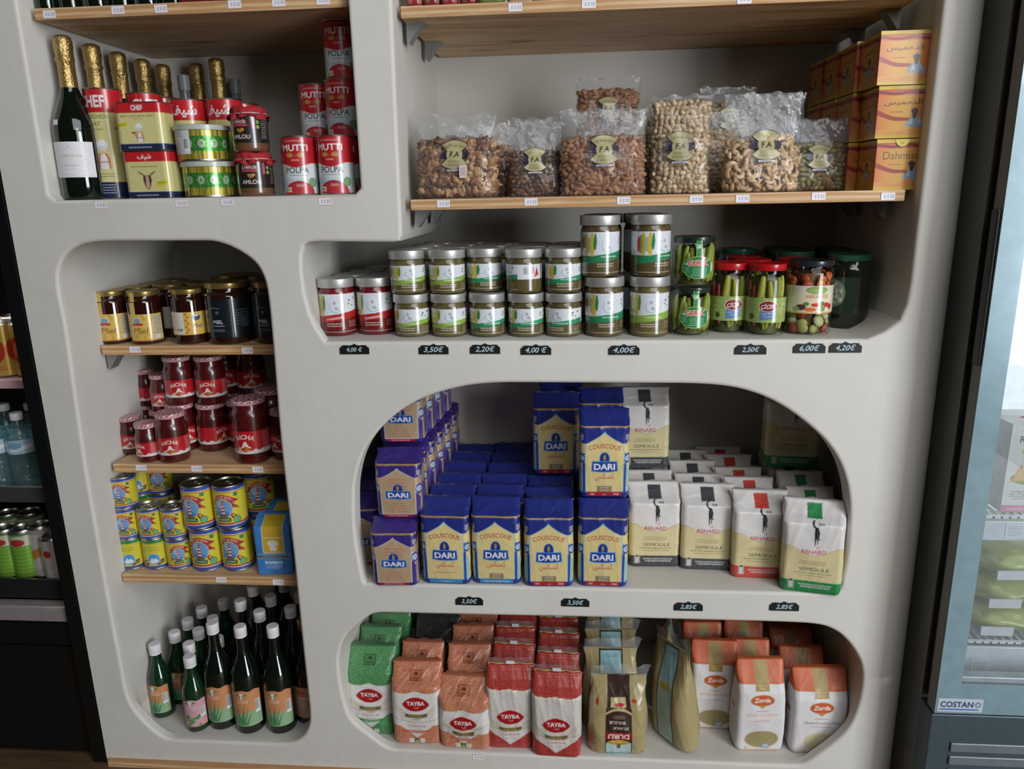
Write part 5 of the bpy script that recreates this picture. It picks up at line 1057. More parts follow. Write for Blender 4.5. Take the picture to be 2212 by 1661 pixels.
BR = brug(); spawn(BR, 'blue and yellow yeast pack on the shelf edge', (unY(597, 1250, 1.575)[0], 1.60, ZL3), .06); spawn(BR, 'second blue and yellow yeast pack behind the first', (unY(628, 1250, 1.66)[0], 1.675, ZL3), -.08)
# ================================================================== bottles on the tall niche floor
def bottle(r, H, lab, cap, gl, lh):
    body = H*.50; p = bottle_profile(r, H-.004, body, .0125, H*.80); k = MB(); k.lathe([(.0145, H-.027), (.0148, H-.0255), (.0142, H-.024), (.0142, H-.021), (.0148, H-.0195), (.0148, H-.003), (.0135, H), (0, H+.0003)], 32)
    return Kind('squash_bottle', 'bottle', 2*r, [('glass', lathe('glass', p, gl), {}, []), ('cap', k.mesh('cap', cap, True, 40), {'label': 'screw cap'}, []), ('label', patch('label', lab, PRINT_PAPER, r+.0004, H*.085), {}, [])])
def blabel(w, h, bg, plant):
    a = Art(w, h, bg, .85); a.fn(lambda X, Y: Y > h-5-4*(np.abs(X)/(w/2))**2+2*np.cos(X/5), 'cut'); a.rect(-w, 0, w, 2, 'c58a6a'); a.ell(-2, h*.84, 14, 3.2, '5f7a62'); a.ell(-2, h*.85, 5, 4, 'd9ddd4'); a.rect(-4, h*.72, 0, h*.84, 'ddd9d2')
    a.lines(-16, 14, h*.68, 2, 5, 'e4d0c4', 1.8, 4)
    if plant:
        a.fn(lambda X, Y: Y < h*.34+.2*X, '8fae86')
        for x0, x1, t in ((-14, -26, .42), (-10, -16, .55), (-6, 4, .62), (-2, 14, .56), (4, 20, .40), (-12, 0, .5)): a.poly([(x0-3, 3), (x1, h*t), (x0+4, 3)], random.Random(x0).choice(('4f8a5c', '5d9a68', '3f7a50')))
    else:
        for q in range(16): rg = random.Random(q); x, y = rg.uniform(-18, 18), rg.uniform(3, h*.36); a.poly([(x-5, y), (x, y+7), (x+5, y), (x, y-3)], rg.choice(('3f7a45', '4f8a4c', '5f9a58')))
    a.bars(w/2-17, h*.32, 13, h*.34); return a
LO = blabel(92, 104, 'c98a5c', True); LS = blabel(74, 84, 'c98a5c', True); LP = blabel(74, 80, 'cf9aa6', False); LB = Art(90, 86, 'b58a72', .9); LB.ell(0, 70, 14, 9, 'c05a4a'); LB.rect(-45, 54, 45, 58, 'd2b39c'); LB.lines(-20, 20, 46, 4, 6, 'd8c4b2', 1.8, 3); LB.bars(14, 6, 14, 16)
BL, BS, BP = bottle(.036, .281, LO, WHITE_CAP, GLASS_DK, 0), bottle(.029, .2, LS, WHITE_CAP, GLASS_GR, 0), bottle(.0285, .199, LP, WHITE_CAP, GLASS_GR, 0); BG = bottle(.037, .281, LB, mat('gold_cap', 'b0935a', .35, .7), GLASS_DK, 0)
its = []
def bt(px, py, k, base, lab, rot=0, grp=None):
    H = .281 if k in (BL, BG) else .2
    p = front(px, py, ZL4, k) if base else at_top(px, py, ZL4+H, ZL4); its.append([p[0], p[1], k.depth/2, bool(base), k, lab, rot, grp])
bt(343, 1553, BS, 1, 'small green bottle with orange label nearest the niche side', -.1); bt(418, 1583, BP, 1, 'small bottle with a pink label in front', .1); bt(472, 1578, BL, 1, 'large orange label bottle just behind the pink labelled one', -.05)
bt(531, 1587, BL, 1, 'large orange label bottle in the middle of the front', .05); bt(600, 1587, BL, 1, 'large orange label bottle, last whole one in front', -.02); bt(664, 1569, BG, 1, 'bottle with gold cap and brown label by the plaster post', -.3)
for i, (px, py) in enumerate([(357, 1377), (385, 1350), (407, 1373), (387, 1403), (436, 1401), (456, 1313), (415, 1325), (440, 1345)]): bt(px, py, BS, 0, f'small white capped green bottle in the shadowed cluster, {ORD[i]} from the niche side', .5*i, 'small white capped bottles')
for i, (px, py) in enumerate([(490, 1330), (546, 1336), (607, 1338), (518, 1298), (570, 1304), (630, 1304), (500, 1290), (544, 1285), (605, 1266), (576, 1274), (552, 1266), (650, 1285)]): bt(px, py, BL, 0, f'large white capped dark bottle behind the front ones, {ORD[i]} going back', .6*i, 'large white capped bottles')
its = settle(its, YB-.004)
for gname, axis, text in (('small white capped bottles', 0, 'small white capped green bottle in the cluster, {} from the niche side'), ('large white capped bottles', 1, 'large white capped dark bottle behind the front ones, {} going back')):
    for i, t in enumerate(sorted([t for t in its if t[7] == gname], key=lambda t: t[axis])): t[5] = text.format(ORD[i])
for x, y, r, fx, k, lab, rot, grp in its: spawn(k, lab, (x, y, ZL4), rot, grp)
# ================================================================== couscous and flour in the arched niche
def brick(D, H, sh, ridge=.012, thin=.12, sx=.97):
    return [(0, .95, .9, 0), (.002, .985, .96, 0), (.009, 1, 1, 0), (sh*.5, 1.01, 1.02, 0), (sh-.006, 1, 1, 0), (sh, .995, .97, 0), (sh+(H-sh)*.35, .985, .62, ridge*.55), (sh+(H-sh)*.8, .975, .26, ridge*.9), (H-.001, sx, thin, ridge), (H, sx, thin*.6, ridge)]
def flap(w, y0, y1, z, m, n='folded_top', th=.0022):
    v, f = [], []; rg = random.Random(int(w*1e4)); nx = 12
    for i in range(2):
        for j in range(nx+1):
            x = -w/2+w*j/nx; v.append((x, (y0, y1)[i], z+(.0016*math.sin(j*1.3)+rg.uniform(-.0008, .0008)) - (i*.0015)))
    v += [(x, y, zz-th) for x, y, zz in v]; k = 2*(nx+1)
    for j in range(nx):
        a, b, c, d = j, j+1, nx+1+j+1, nx+1+j; f += [(a, b, c, d), (d+k, c+k, b+k, a+k), (b, a, a+k, b+k), (d, c, c+k, d+k)]
    f += [(0, nx+1, nx+1+k, k), (nx, nx+k, 2*nx+1+k, 2*nx+1)]
    return mesh(n, v, f, None, True, 40, m)
def couscous(W, H, sh, base, win, outl, style, seed):
    D = .068; pr = brick(D, H, sh); L = plen(D, pr); w = W*1000; a = Art(w+2*62, L, base, .85); S_ = sh*1000; f = lambda t: t*S_
    hw = w*.40
    def window(X, Y, g=0, cx=0):
        x = np.abs(X-cx); ap = f(.93)+g
        return ((x < hw-3+g) & (Y < f(.50)) & (Y > f(.10)-g)) | ((x < hw-2+g) & (Y >= f(.50)) & (Y < f(.66))) | ((x < hw+3.5+g) & (Y >= f(.645)-g*.5) & (Y < f(.775)) & (((x-(hw-3))/(7+g))**2+((Y-f(.71))/(f(.065)+g))**2 < 1.0+99*(x < hw-2))) | ((Y >= f(.76)) & (Y < ap) & (x < (hw-1+g)*np.clip((ap-Y)/(ap-f(.76)), 0, 1)**1.35+g*.4))
    a.fn(lambda X, Y: window(X, Y, 1.6), outl); a.fn(lambda X, Y: window(X, Y), win)
    for sgn in (-1, 1): a.fn(lambda X, Y: window(X, Y, 1.6, sgn*(w/2+34)), outl); a.fn(lambda X, Y: window(X, Y, 0, sgn*(w/2+34)), win); a.lines(sgn*(w/2+34)-22, sgn*(w/2+34)+22, f(.5), 10, 6, 'a9968c' if style != 'purple' else '9a8ab8', 1.6, 3)
    if style == 'purple':
        for sgn in (-1, 1): a.rect(sgn*(w/2+34)-26, f(.12), sgn*(w/2+34)+26, f(.62), '5e4a92'); a.lines(sgn*(w/2+34)-22, sgn*(w/2+34)+22, f(.58), 12, 6, '8a7ab4', 1.6, 3)
    for sgn in (-1, 1):                                            # star ornaments and side bars
        x = sgn*(w/2-3); a.rect(x-1.8, f(.08), x+1.8, f(.43), outl if style != 'purple' else '4b3a86'); a.ell(x, f(.57), 8.5, 11, base)
        for t in range(8): an = t*PI/4; a.poly([(x+6*math.cos(an-.35), f(.57)+6*math.sin(an-.35)), (x+8*math.cos(an), f(.57)+8*math.sin(an)), (x+6*math.cos(an+.35), f(.57)+6*math.sin(an+.35)), (x, f(.57))], 'b9cfe0')
        a.ell(x, f(.57), 2.6, 2.6, base); a.ell(x, f(.57), 1.4, 1.4, 'd5dfe6')
        for q, s in ((.88, 3.2), (.84, 3.2), (.80, 2.2)):
            for dx in ((-2.4, 2.4) if s > 3 else (0,)): a.poly([(x+dx-s, f(q)), (x+dx, f(q)+s*1.2), (x+dx+s, f(q)), (x+dx, f(q)-s*1.2)], 'c9c6c0'); a.poly([(x+dx-s*.5, f(q)), (x+dx, f(q)+s*.6), (x+dx+s*.5, f(q)), (x+dx, f(q)-s*.6)], base)
    a.rect(-400, f(1)-1, 400, f(1)+3.4, 'a8884a')
    tx = 'b3262c' if style != 'purple' else 'b96a6a'
    if style == 'purple': a.lines(-22, 22, f(.73), 3, 7, tx, 2.4, 5)
    else: a.text('COUSCOUS', 0, f(.715), f(.062), tx, .012, arc=95, fit=w*.62, shear=.06)
    cy = f(.45); a.ell(0, f(.565), 11, f(.095), '2f6fb8'); a.ell(0, f(.565), 9.5, f(.082), '1f2f86'); a.ell(0, f(.585), 2.6, 6.5, 'b79a5a'); a.line([(0, f(.53)), (0, f(.63))], 1, '7d6a3a')
    if style != 'purple': pass
    a.poly([(-29, f(.39)), (-27, f(.535)), (27, f(.535)), (29, f(.39)), (14, f(.375)), (-14, f(.375))], '4f9ad0'); a.poly([(-27, f(.40)), (-25.4, f(.525)), (25.4, f(.525)), (27, f(.40)), (14, f(.388)), (-14, f(.388))], '24409a')
    a.text('DARI', 0, f(.415), f(.085), 'e9ebee', .025, fit=45)
    if style == 'purple': a.lines(-20, 20, f(.29), 4, 6.5, tx, 2, 6); a.rect(-34, f(.03), 30, f(.085), 'b3242a'); a.lines(-26, 22, f(.05), 1, 3, 'e0b0b0', 2, 3)
    else:
        a.text('\ufeb2\ufedc\ufeb4\ufedb', 0, f(.285), f(.085), 'c0393e', .003, fit=42)
        if style == 'blue_ribbon0': a.lines(-30, 30, f(.19), 1, 6, 'c07a72', 2.2, 6); a.rect(-37, f(.035), 37, f(.085), '3f8fc8'); a.lines(-12, 14, f(.05), 1, 3, 'c9dfee', 2, 4)
        else:
            a.rect(-16, f(.085), 16, f(.18), '8d8160'); a.lines(-11, 12, f(.15), 2, 6, 'c9c2b0', 2.2, 2)
            if style == 'blue_ribbon1': a.rect(-37, f(.03), 37, f(.085), '3f8fc8'); a.lines(-32, 32, f(.05), 1, 3, 'c9dfee', 2, 9)
            else: a.rect(-37, f(.03), 37, f(.095), 'b8242a'); a.text('FIN', -26, f(.045), 4.4, 'e8d5d3', .02); a.text('\ufeb3\ufef4\ufed3\ufead', 0, f(.05), 3.6, 'e8d5d3', .01); a.text('FINE', 26, f(.045), 4.4, 'e8d5d3', .02)
    a.grain(.025, seed)
    film = mat('folded_'+('purple' if style == 'purple' else 'blue')+'_film', base, .3, coat=.5, coatr=.15, var=.06)
    return Kind('couscous_bag', 'bag of couscous', D, [('bag', wrap('bag', W, D, .014, pr, a, PRINT_FILM, seed, .0014, .003, .00115, 2.6, sh), {}, []), ('folded_top', flap(W*.9, .008, .030, H-.002, film), {'label': 'crimped folded end'}, [])])
CREAM = 'dcc88c'
B0, B1_, B2_ = [couscous(.107, .192, .163, '24307f', CREAM, '6fb4d4', f'blue_ribbon{q}', 11+q) for q in range(3)]
PU = couscous(.100, .150, .126, '3a2a78', 'b49a78', 'cfc8d8', 'purple', 31)
TOPZ = .1935
colx = [(965, 1262, B0), (1073, 1262, B1_), (1185, 1268, B2_), (1302, 1268, B2_)]
fr = []
for i, (px, py, k) in enumerate(colx):
    p = front(px, py, ZD, k); fr.append(p)
    spawn(k, ['blue couscous bag in the front row, next to the purple bags', 'blue couscous bag in the front row, second from the purple bags', 'blue couscous bag in the front row, third from the purple bags', 'blue couscous bag in the front row, next to the white flour bags'][i], (p[0], p[1], ZD), (-.02, .0, .03, -.02)[i])
    for r in range(1, 6):
        spawn((B0, B2_, B1_)[(i+r) % 3], f'blue couscous bag in the {ORD[i]} file from the purple bags, {ORD[r]} row back', (p[0]+.003*r*(i < 2)+random.Random(i*7+r).uniform(-.0008, .0008), p[1]+r*.0745, ZD), random.Random(i*9+r).uniform(-.02, .02), 'blue couscous bags behind the front row', scale=(1, 1, random.Random(i+r*5).uniform(.965, 1.0)))
for px, Y, l, k in [(1304, fr[3][1]+.045, 'blue couscous bag standing on top of the front row by the flour', B2_), (1201, fr[2][1]+.185, 'blue couscous bag standing on the bags, set back in shadow', B2_), (1212, fr[2][1]+.285, 'blue couscous bag high at the back, only its dome in view', B2_), (1296, fr[3][1]+.225, 'blue couscous bag high at the back with lettering in view', B2_)]:
    spawn(k, l, (unY(px, 960, Y)[0], Y, ZD+TOPZ), .02)
pf = front(853, 1266, ZD, PU)
spawn(PU, 'purple couscous bag at the bottom front of the arch', (pf[0], pf[1], ZD), .05); spawn(PU, 'purple couscous bag standing on the front purple one', (unY(866, 1040, pf[1]+.03)[0], pf[1]+.03, ZD+.1512), .03)
for r in range(1, 6):
    for lv in range(3 if r in (1, 2, 3, 4) else 2):
        l = f'purple couscous bag in the tower file, {ORD[r]} row back, {["bottom", "middle", "upper"][lv]} tier'
        spawn(PU, l, (pf[0]+.002+.0068*r, pf[1]+.032*(lv > 0)+r*.0735, ZD+.1512*lv), .05-.01*r, 'purple bags behind the front stack')
pl = atY(800, 1240, 1.63, ZD)
spawn(PU, 'purple couscous bag half hidden by the arch edge', (pl[0]-.012, 1.615, ZD), .1, scale=(1, 1, 1.12)); spawn(PU, 'purple couscous bag in shadow behind the half hidden one', (pl[0]-.01, 1.695, ZD), .0, scale=(1, 1, 1.12)); spawn(PU, 'dim purple couscous bag deep in the arch corner', (pl[0]+.0, 1.775, ZD), .0, scale=(1, 1, 1.12))
# fox flour
def fox(a, x, y, k):
    a.fn(lambda X, Y: (((X-x+4*k)/(5.6*k))**2+((Y-y-43*k)/(9.4*k))**2 < 1) & (((X-x+1.2*k)/(4.6*k))**2+((Y-y-44*k)/(9.2*k))**2 > 1), '24282c')
    a.poly([(x-4.4*k, y+37*k), (x+1.5*k, y+35*k), (x+4.8*k, y+25*k), (x+3.8*k, y+14*k), (x+7*k, y+10*k), (x+3*k, y+10*k), (x+2*k, y), (x+.6*k, y), (x+.6*k, y+9*k), (x-1.2*k, y+9*k), (x-2*k, y-3*k), (x-3.4*k, y-3*k), (x-4.2*k, y+12*k), (x-4.8*k, y+26*k)], '24282c')
    a.poly([(x-2.4*k, y+12*k), (x+2.6*k, y+13*k), (x+4.4*k, y+10*k), (x-1*k, y+9*k)], '70767a'); a.line([(x-1, y+31*k), (x+1, y+17*k)], .9*k, '5d6468'); a.rect(x+2*k, y+40*k, x+13*k, y+45.5*k, '6f7a78'); a.lines(x+3*k, x+12*k, y+42*k, 1, 2, 'd9d9d6', 1.6*k, 2)
def flour(W, H, sh, c, c2, seed):
    D = .074; pr = brick(D, H, sh, .017, .16, 1.0); L = plen(D, pr); w = W*1000; a = Art(w+2*66, L, 'ded9d6', .85)
    a.fn(lambda X, Y: Y < 93+np.minimum(18, np.abs(X-2)**1.5*.06)*(np.abs(X) < w/2)+16*(np.abs(X) >= w/2), 'ab9a68'); a.fn(lambda X, Y: Y < 92+np.minimum(18, np.abs(X-2)**1.5*.06)*(np.abs(X) < w/2)+16*(np.abs(X) >= w/2), 'd6c89a')
    a.rect(-400, 0, 400, 32, c); a.dots(-130, 1, 130, 31, 6, 1.5, c2, None, seed)
    fox(a, 5, 117, 1.08); a.text('LE', 8, 108.5, 5, 'bb2a32', .01); a.text('RENARD', 1, 96, 9, 'bb2a32', .012, fit=49); a.lines(-28, 30, 78, 3, 3.4, '8a8052', 1.1, 3)
    a.text('SEMOULE', 4, 56, 8.2, '35382c', .006, fit=60); a.lines(-42, 46, 50, 1, 3, '5d5a3e', 1.7, 5); a.lines(-36, 40, 44, 1, 3, '8a8052', 1.5, 6)
    a.rect(-46, 11, -33, 31, '9a968e'); a.rect(-43.5, 12.5, -35.5, 28, 'c9c5bd'); a.rect(-42, 29, -37, 33, '3a3c3e'); a.lines(-28, 42, 22, 2, 5.5, 'bdb9b4', 3.2, 7)
    a.rect(-15, L-46, 15, L-8, c); a.dots(-14, L-46, 14, L-8, 6, 1.5, c2, None, seed+1)
    for s in (-1, 1): a.lines(s*(w/2+33)-24, s*(w/2+33)+24, 78, 9, 5, '9a8c62', 1.3, 4)
    a.grain(.012, seed)
    return Kind('flour_bag', 'bag of flour', D, [('bag', wrap('bag', W, D, .012, pr, a, PRINT_FILM, seed, .0019, .002, .00115, 2.2, sh), {}, []), ('folded_top', flap(W*.92, .012, .034, H-.0025, mat('white_film', 'd8d4d0', .35, coat=.4), th=.0018), {'label': 'crimped folded end'}, [])])
FK, FR, FG = flour(.116, .192, .158, '4a4c50', '2c2e32', 41), flour(.119, .192, .158, 'c94a3c', 'b23a30', 42), flour(.122, .197, .160, '2f8a4c', '1f6a3a', 43)
ff_ = []
for i, (px, py, k, n, l, rot) in enumerate([(1412, 1225, FK, 4, 'white flour bag with black base next to the blue bags', .02), (1526, 1232, FK, 4, 'white flour bag with black base beside the red based one', -.03), (1641, 1250, FR, 5, 'white flour bag with a red base', -.05), (1758, 1285, FG, 5, 'white flour bag with a green base at the arch edge', -.2)]):
    p = front(px, py, ZD, k); ff_.append(p)
    spawn(k, l, (p[0], p[1]+(.004 if i == 3 else 0), ZD), rot)
    for r in range(1, n):
        rr = random.Random(i*31+r); yy = p[1]+r*.079+(.012 if i == 3 else 0)
        if yy > YB-.042: continue
        spawn(k, f'{["black based flour bag behind the one beside the blue bags", "black based flour bag behind the one beside the red", "red based flour bag behind the front red one", "green based flour bag behind the front green one"][i]}, {ORD[r]} row back', (p[0]+rr.uniform(-.002, .002)+(-.003*r, -.005*r, -.007*r, .017)[i], yy, ZD), rot*.1+rr.uniform(-.04, .04), 'flour bags behind the front row', scale=(.83 if i == 3 else .93, 1, rr.uniform(.95, 1.0)))
spawn(FK, 'black based flour bag standing upright on others near the blue bags', (unY(1390, 900, ff_[0][1]+.13)[0], ff_[0][1]+.13, ZD+.1935), .03)
spawn(FG, 'green based flour bag standing on others in the dim corner', (unY(1712, 930, ff_[3][1]+.24)[0]-.005, ff_[3][1]+.24, ZD+.1985), -.1)
# ================================================================== grain bags in the bottom niche
def grainbag(W, H, sh, c, c2, c3, red, seed, dark=False, body=.93, ey=.74):
    D = .074; pr = brick(D, H, sh, .014, .2, .98); L = plen(D, pr); w = W*1000; S_ = sh*1000; wh = 'ddd8d4' if not dark else '2c2e30'; a = Art(w+2*66, L, c, .85)
    if red: a.a[:] = lin(wh); a.dots(-130, 0, 130, L, 2.6, .8, 'b9aea0', None, 9); a.fn(lambda X, Y: Y > S_*.99, c)
    a.dots(-130, 0, 130, L, 3.4, 1.05, c2, (lambda x, y: y > S_*.97) if red else None, seed); a.dots(-130, 0, 130, L, 11, 2.0, c3, (lambda x, y: y > S_*.97) if red else None, seed+2)
    top = lambda X: S_*body+5*np.abs(np.sin(X/w*PI*1.0+PI/2))**.6*np.sign(1)-0
    def mid(X, Y): return (np.abs(X) < w*.56) & (Y > S_*.36-np.abs(X)*-.02) & (Y < S_*body-6*np.abs(np.sin(X*PI/(w*.5)))+4)
    a.fn(lambda X, Y: mid(X, Y-1.2), 'c9bfae' if not red else 'd8c890'); a.fn(mid, wh)
    if red: a.dots(-w*.56, S_*.36, w*.56, S_*body, 2.4, .75, 'b3a797', lambda x, y: mid(np.float64(x), np.float64(y)), 5)
    a.fn(lambda X, Y: (Y < S_*.37) & (np.abs(X) < w*.44) & (Y > S_*.14+np.abs(X)*.9), wh)
    if red: a.fn(lambda X, Y: (Y < S_*.36) & ~((np.abs(X) < w*.44) & (Y > S_*.10+np.abs(X)*.75)) & (np.abs(X) < 130), c); a.dots(-130, 0, 130, S_*.35, 3.6, 1, c2, lambda x, y: y < S_*.10+abs(x)*.75, 4)
    y = S_*ey
    pts = [(30*math.cos(t)*(1+.0*t)*(1-.10*abs(math.sin(2*t))), y+17*math.sin(t)*(1-.04*abs(math.sin(2*t)))) for t in np.linspace(0, 2*PI, 49)[:-1]]
    a.poly([(px*1.1, y+(py-y)*1.12) for px, py in pts], 'c99a8e' if not dark else '4a1a1e'); a.poly([(px*1.05, y+(py-y)*1.07) for px, py in pts], 'a3161e' if not dark else '5a1a1e'); a.text('TAYBA', 0, y-2.5, 10, 'e9dedb', .03, fit=43); a.text('\ufe94\ufe92\ufef4\ufec3', 2, y-10, 4.2, 'e2c2bc', .005)
    y2 = y-S_*.19
    for s in (-1, 1):
        for q in range(5): a.line([(s*(8+q*6), y2-9-q), (s*(24+q*5), y2+2+q*2), (s*(34+q*3), y2+16+q*3)], 1.1, 'b5a684')
    a.fn(lambda X, Y: (np.abs(X) < 26) & (Y < y2+2+X**2*.006) & (Y > y2-8+X**2*.006), '6f6238'); a.fn(lambda X, Y: (np.abs(X) < 15) & (Y < y2+0+X**2*.006) & (Y > y2-7+X**2*.006), '97804a')
    for q in range(-5, 6): a.rect(q*5-.8, y2-8+q*q*.12, q*5+.4, y2+3+q*q*.14, '57603a')
    if not red: a.lines(-12, 14, y2-13, 1, 3, 'a5555a', 2.6, 2)
    y3 = S_*.335 if not red else S_*.26
    a.fn(lambda X, Y: (np.abs(Y-(y3+14+X**2*.004)) < .7) & (np.abs(X) < w*.5), 'a89a6a'); a.text('TCHICHA', 0, y3, 7, 'b0414e', .0, fit=44); a.text('\ufeb4\ufeb4\ufef4\ufeb7\ufe97', 0, y3-8, 4.4, 'b0414e', .008, fit=24)
    if not red:
        a.fn(lambda X, Y: (np.abs(X) < 34) & (Y < y3-10+X**2*.004) & (Y > y3-17+X**2*.004), c3 if not dark else '333'); a.lines(-24, 24, y3-14, 1, 3, 'd9c9b8', 1.2, 3)
        a.rect(-20, 6, 18, 20, wh); a.rect(-8, 6, 6, 20, '3a6a44'); a.ell(-1, 10, 6, 5, 'b7a24a')
        a.rect(-15, L-46, 14, L-20, 'cut' if False else '3a2420'); a.rect(-13.6, L-44.6, 12.6, L-21.4, c); a.poly([(-7, L-32), (6, L-32), (-.5, L-24)], '3a2420'); a.text('OPEN', -.5, L-42, 5, '3a2420', .01, fit=18)
    else: a.fn(lambda X, Y: (np.abs(Y-(S_*body-6*np.abs(np.sin(X*PI/(w*.5)))+5)) < .8), 'dcd0b0')
    a.grain(.03, seed); film = mat('grain_film_%d' % seed, c, .3, coat=.5, var=.2, vscale=300)
    parts = [('bag', wrap('bag', W, D, .016, pr, a, PRINT_FILM, seed, .0022, .0035, .00115, 1.8, sh), {}, [])]
    if red:
        hv, hf = [], []
        for i in range(5):
            for j in range(13): hv.append((-W*.48+W*.96*j/12, .014-.004*i+.002*math.sin(j*1.7+i), H-.004+.0075*i))
        hf = [(i*13+j, i*13+j+1, i*13+14+j, i*13+13+j) for i in range(4) for j in range(12)]
        parts += [('header', mesh('header', hv, hf, None, True, None, HEADER), {'label': 'clear film top'}, [('price_sticker', patch('price_sticker', Art(20, 9, 'd4d2d8', 2), PRINT_PAPER, None, H+.006, .002))]), ('yellow_seam', MB().tube([(-W*.48+W*.96*j/12, .0125+.002*math.sin(j*1.7), H+.001+.0008*math.sin(j)) for j in range(13)], .0016, 6).mesh('yellow_seam', mat('yellow_seam', 'c9b545', .4)), {'label': 'yellow seam line'}, [])]
    else: parts.append(('folded_top', flap(W*.88, .012, .032, H-.003, film), {'label': 'crimped folded end'}, []))
    return Kind('grain_bag', 'bag of cracked grain', D, parts)
TG, TO, TR, TB = grainbag(.114, .218, .172, '3f7d48', '7fae84', '2f9a4a', False, 51, False, .83, .66), grainbag(.116, .2, .157, 'b8694a', 'd9a184', 'c8694a', False, 52), grainbag(.113, .198, .16, 'a52a26', 'c2665a', 'b5302c', True, 53, False, 1.0, .57), grainbag(.112, .21, .165, '24272a', '3a3e40', '1c1e20', False, 54, True)
TO2 = grainbag(.119, .168, .132, 'bd7352', 'dba688', 'c8694a', False, 55, False, .80, .56)
def zbag(W, H, name, win, seed, dark):
    D = .068; sh = H*.80; pr = [(0, .93, .9, 0), (.003, .97, .96, 0), (.012, 1, 1, 0), (sh*.5, 1.02, 1.04, 0), (sh*.86, .98, .9, 0), (sh, .95, .72, .002), (H*.93, .94, .3, .006), (H-.001, .93, .14, .008), (H, .93, .09, .008)]
    L = plen(D, pr); w = W*1000; a = Art(w+2*60, L, 'dcd8d8', .85); tp = sh*1000*.99
    a.rect(-400, tp, 400, L, 'c8643a'); a.rect(-400, 0, 400, 4.5, 'd29a3a'); a.rect(-17, tp-16, 17, L, 'a58a4c'); a.rect(-13, tp-4, 13, tp-3, 'c9b684'); a.text('\ufe93\ufea9\ufead\ufeb0', 0, tp-11, 6, 'd6c79a', .015)
    y = tp-38; a.poly([(-17, y-8), (17, y-8), (0, y-21)], 'b3945a'); a.ell(0, y, 28, 14, 'b8844a'); a.ell(0, y, 26, 12.4, 'c4582c'); a.text('Zorda', 0, y-4.5, 10.5, 'ead9cf', .03, fit=39, shear=.1)
    a.lines(-20, 20, y-28, 1, 3, 'c98a76', 2.4, 2)
    if dark: a.text('Chakhchoukha Dfar', 2, y-40, 6.4, '3d4146', .006, fit=82); a.lines(-24, 24, y-48, 1, 3, 'b98a7a', 2, 3)
    else: a.text('BERKOUKES', 0, y-40, 7.6, 'd9a676', .01, fit=72); a.text('\ufeb2\ufedb\ufeee\ufedb\ufeae\ufe91', 0, y-52, 6, 'bd7a66', .004, fit=38)
    a.fn(lambda X, Y: ((X-2)/40)**2+((Y-36)/25)**2 < 1, 'd9b9a6'); a.fn(lambda X, Y: ((X-2)/38)**2+((Y-36)/23)**2 < 1, win); a.dots(-38, 12, 42, 60, 3.2, 1, 'cfc5a0' if dark else '9a8a5c', lambda x, yy: ((x-2)/37)**2+((yy-36)/22)**2 < 1, seed); a.dots(-38, 12, 42, 60, 4.6, .9, 'b7ab84' if dark else '6f623c', lambda x, yy: ((x-2)/37)**2+((yy-36)/22)**2 < 1, seed+1)
    a.rect(4, 10, 21, 24, '8496a4'); a.rect(6, 12, 19, 22, 'aebcc4'); a.poly([(-36, 8), (-28, 8), (-33, 15)], 'd29a4a')
    for s in (-1, 1): a.lines(s*(w/2+30)-22, s*(w/2+30)+22, 90, 10, 6, 'b9a9a4', 1.6, 4); a.rect(s*(w/2+30)-10, 100, s*(w/2+30)+14, 112, 'c86a50')
    return Kind('pasta_bag', 'bag of pasta grains', D, [('bag', wrap('bag', W, D, .013, pr, a, PRINT_PAPER, seed, .0016, .003, .00115, 1.2, sh), {}, []), ('folded_top', MB().box(-W*.46, .003, H-.012, W*.46, .014, H+.0015).mesh('folded_top', mat('orange_paper', 'c4623a', .5), False), {'label': 'folded orange paper end'}, [])])
ZK, ZW = zbag(.112, .222, 'b', 'a3966a', 61, False), zbag(.128, .205, 'c', 'cfc6a4', 62, True)
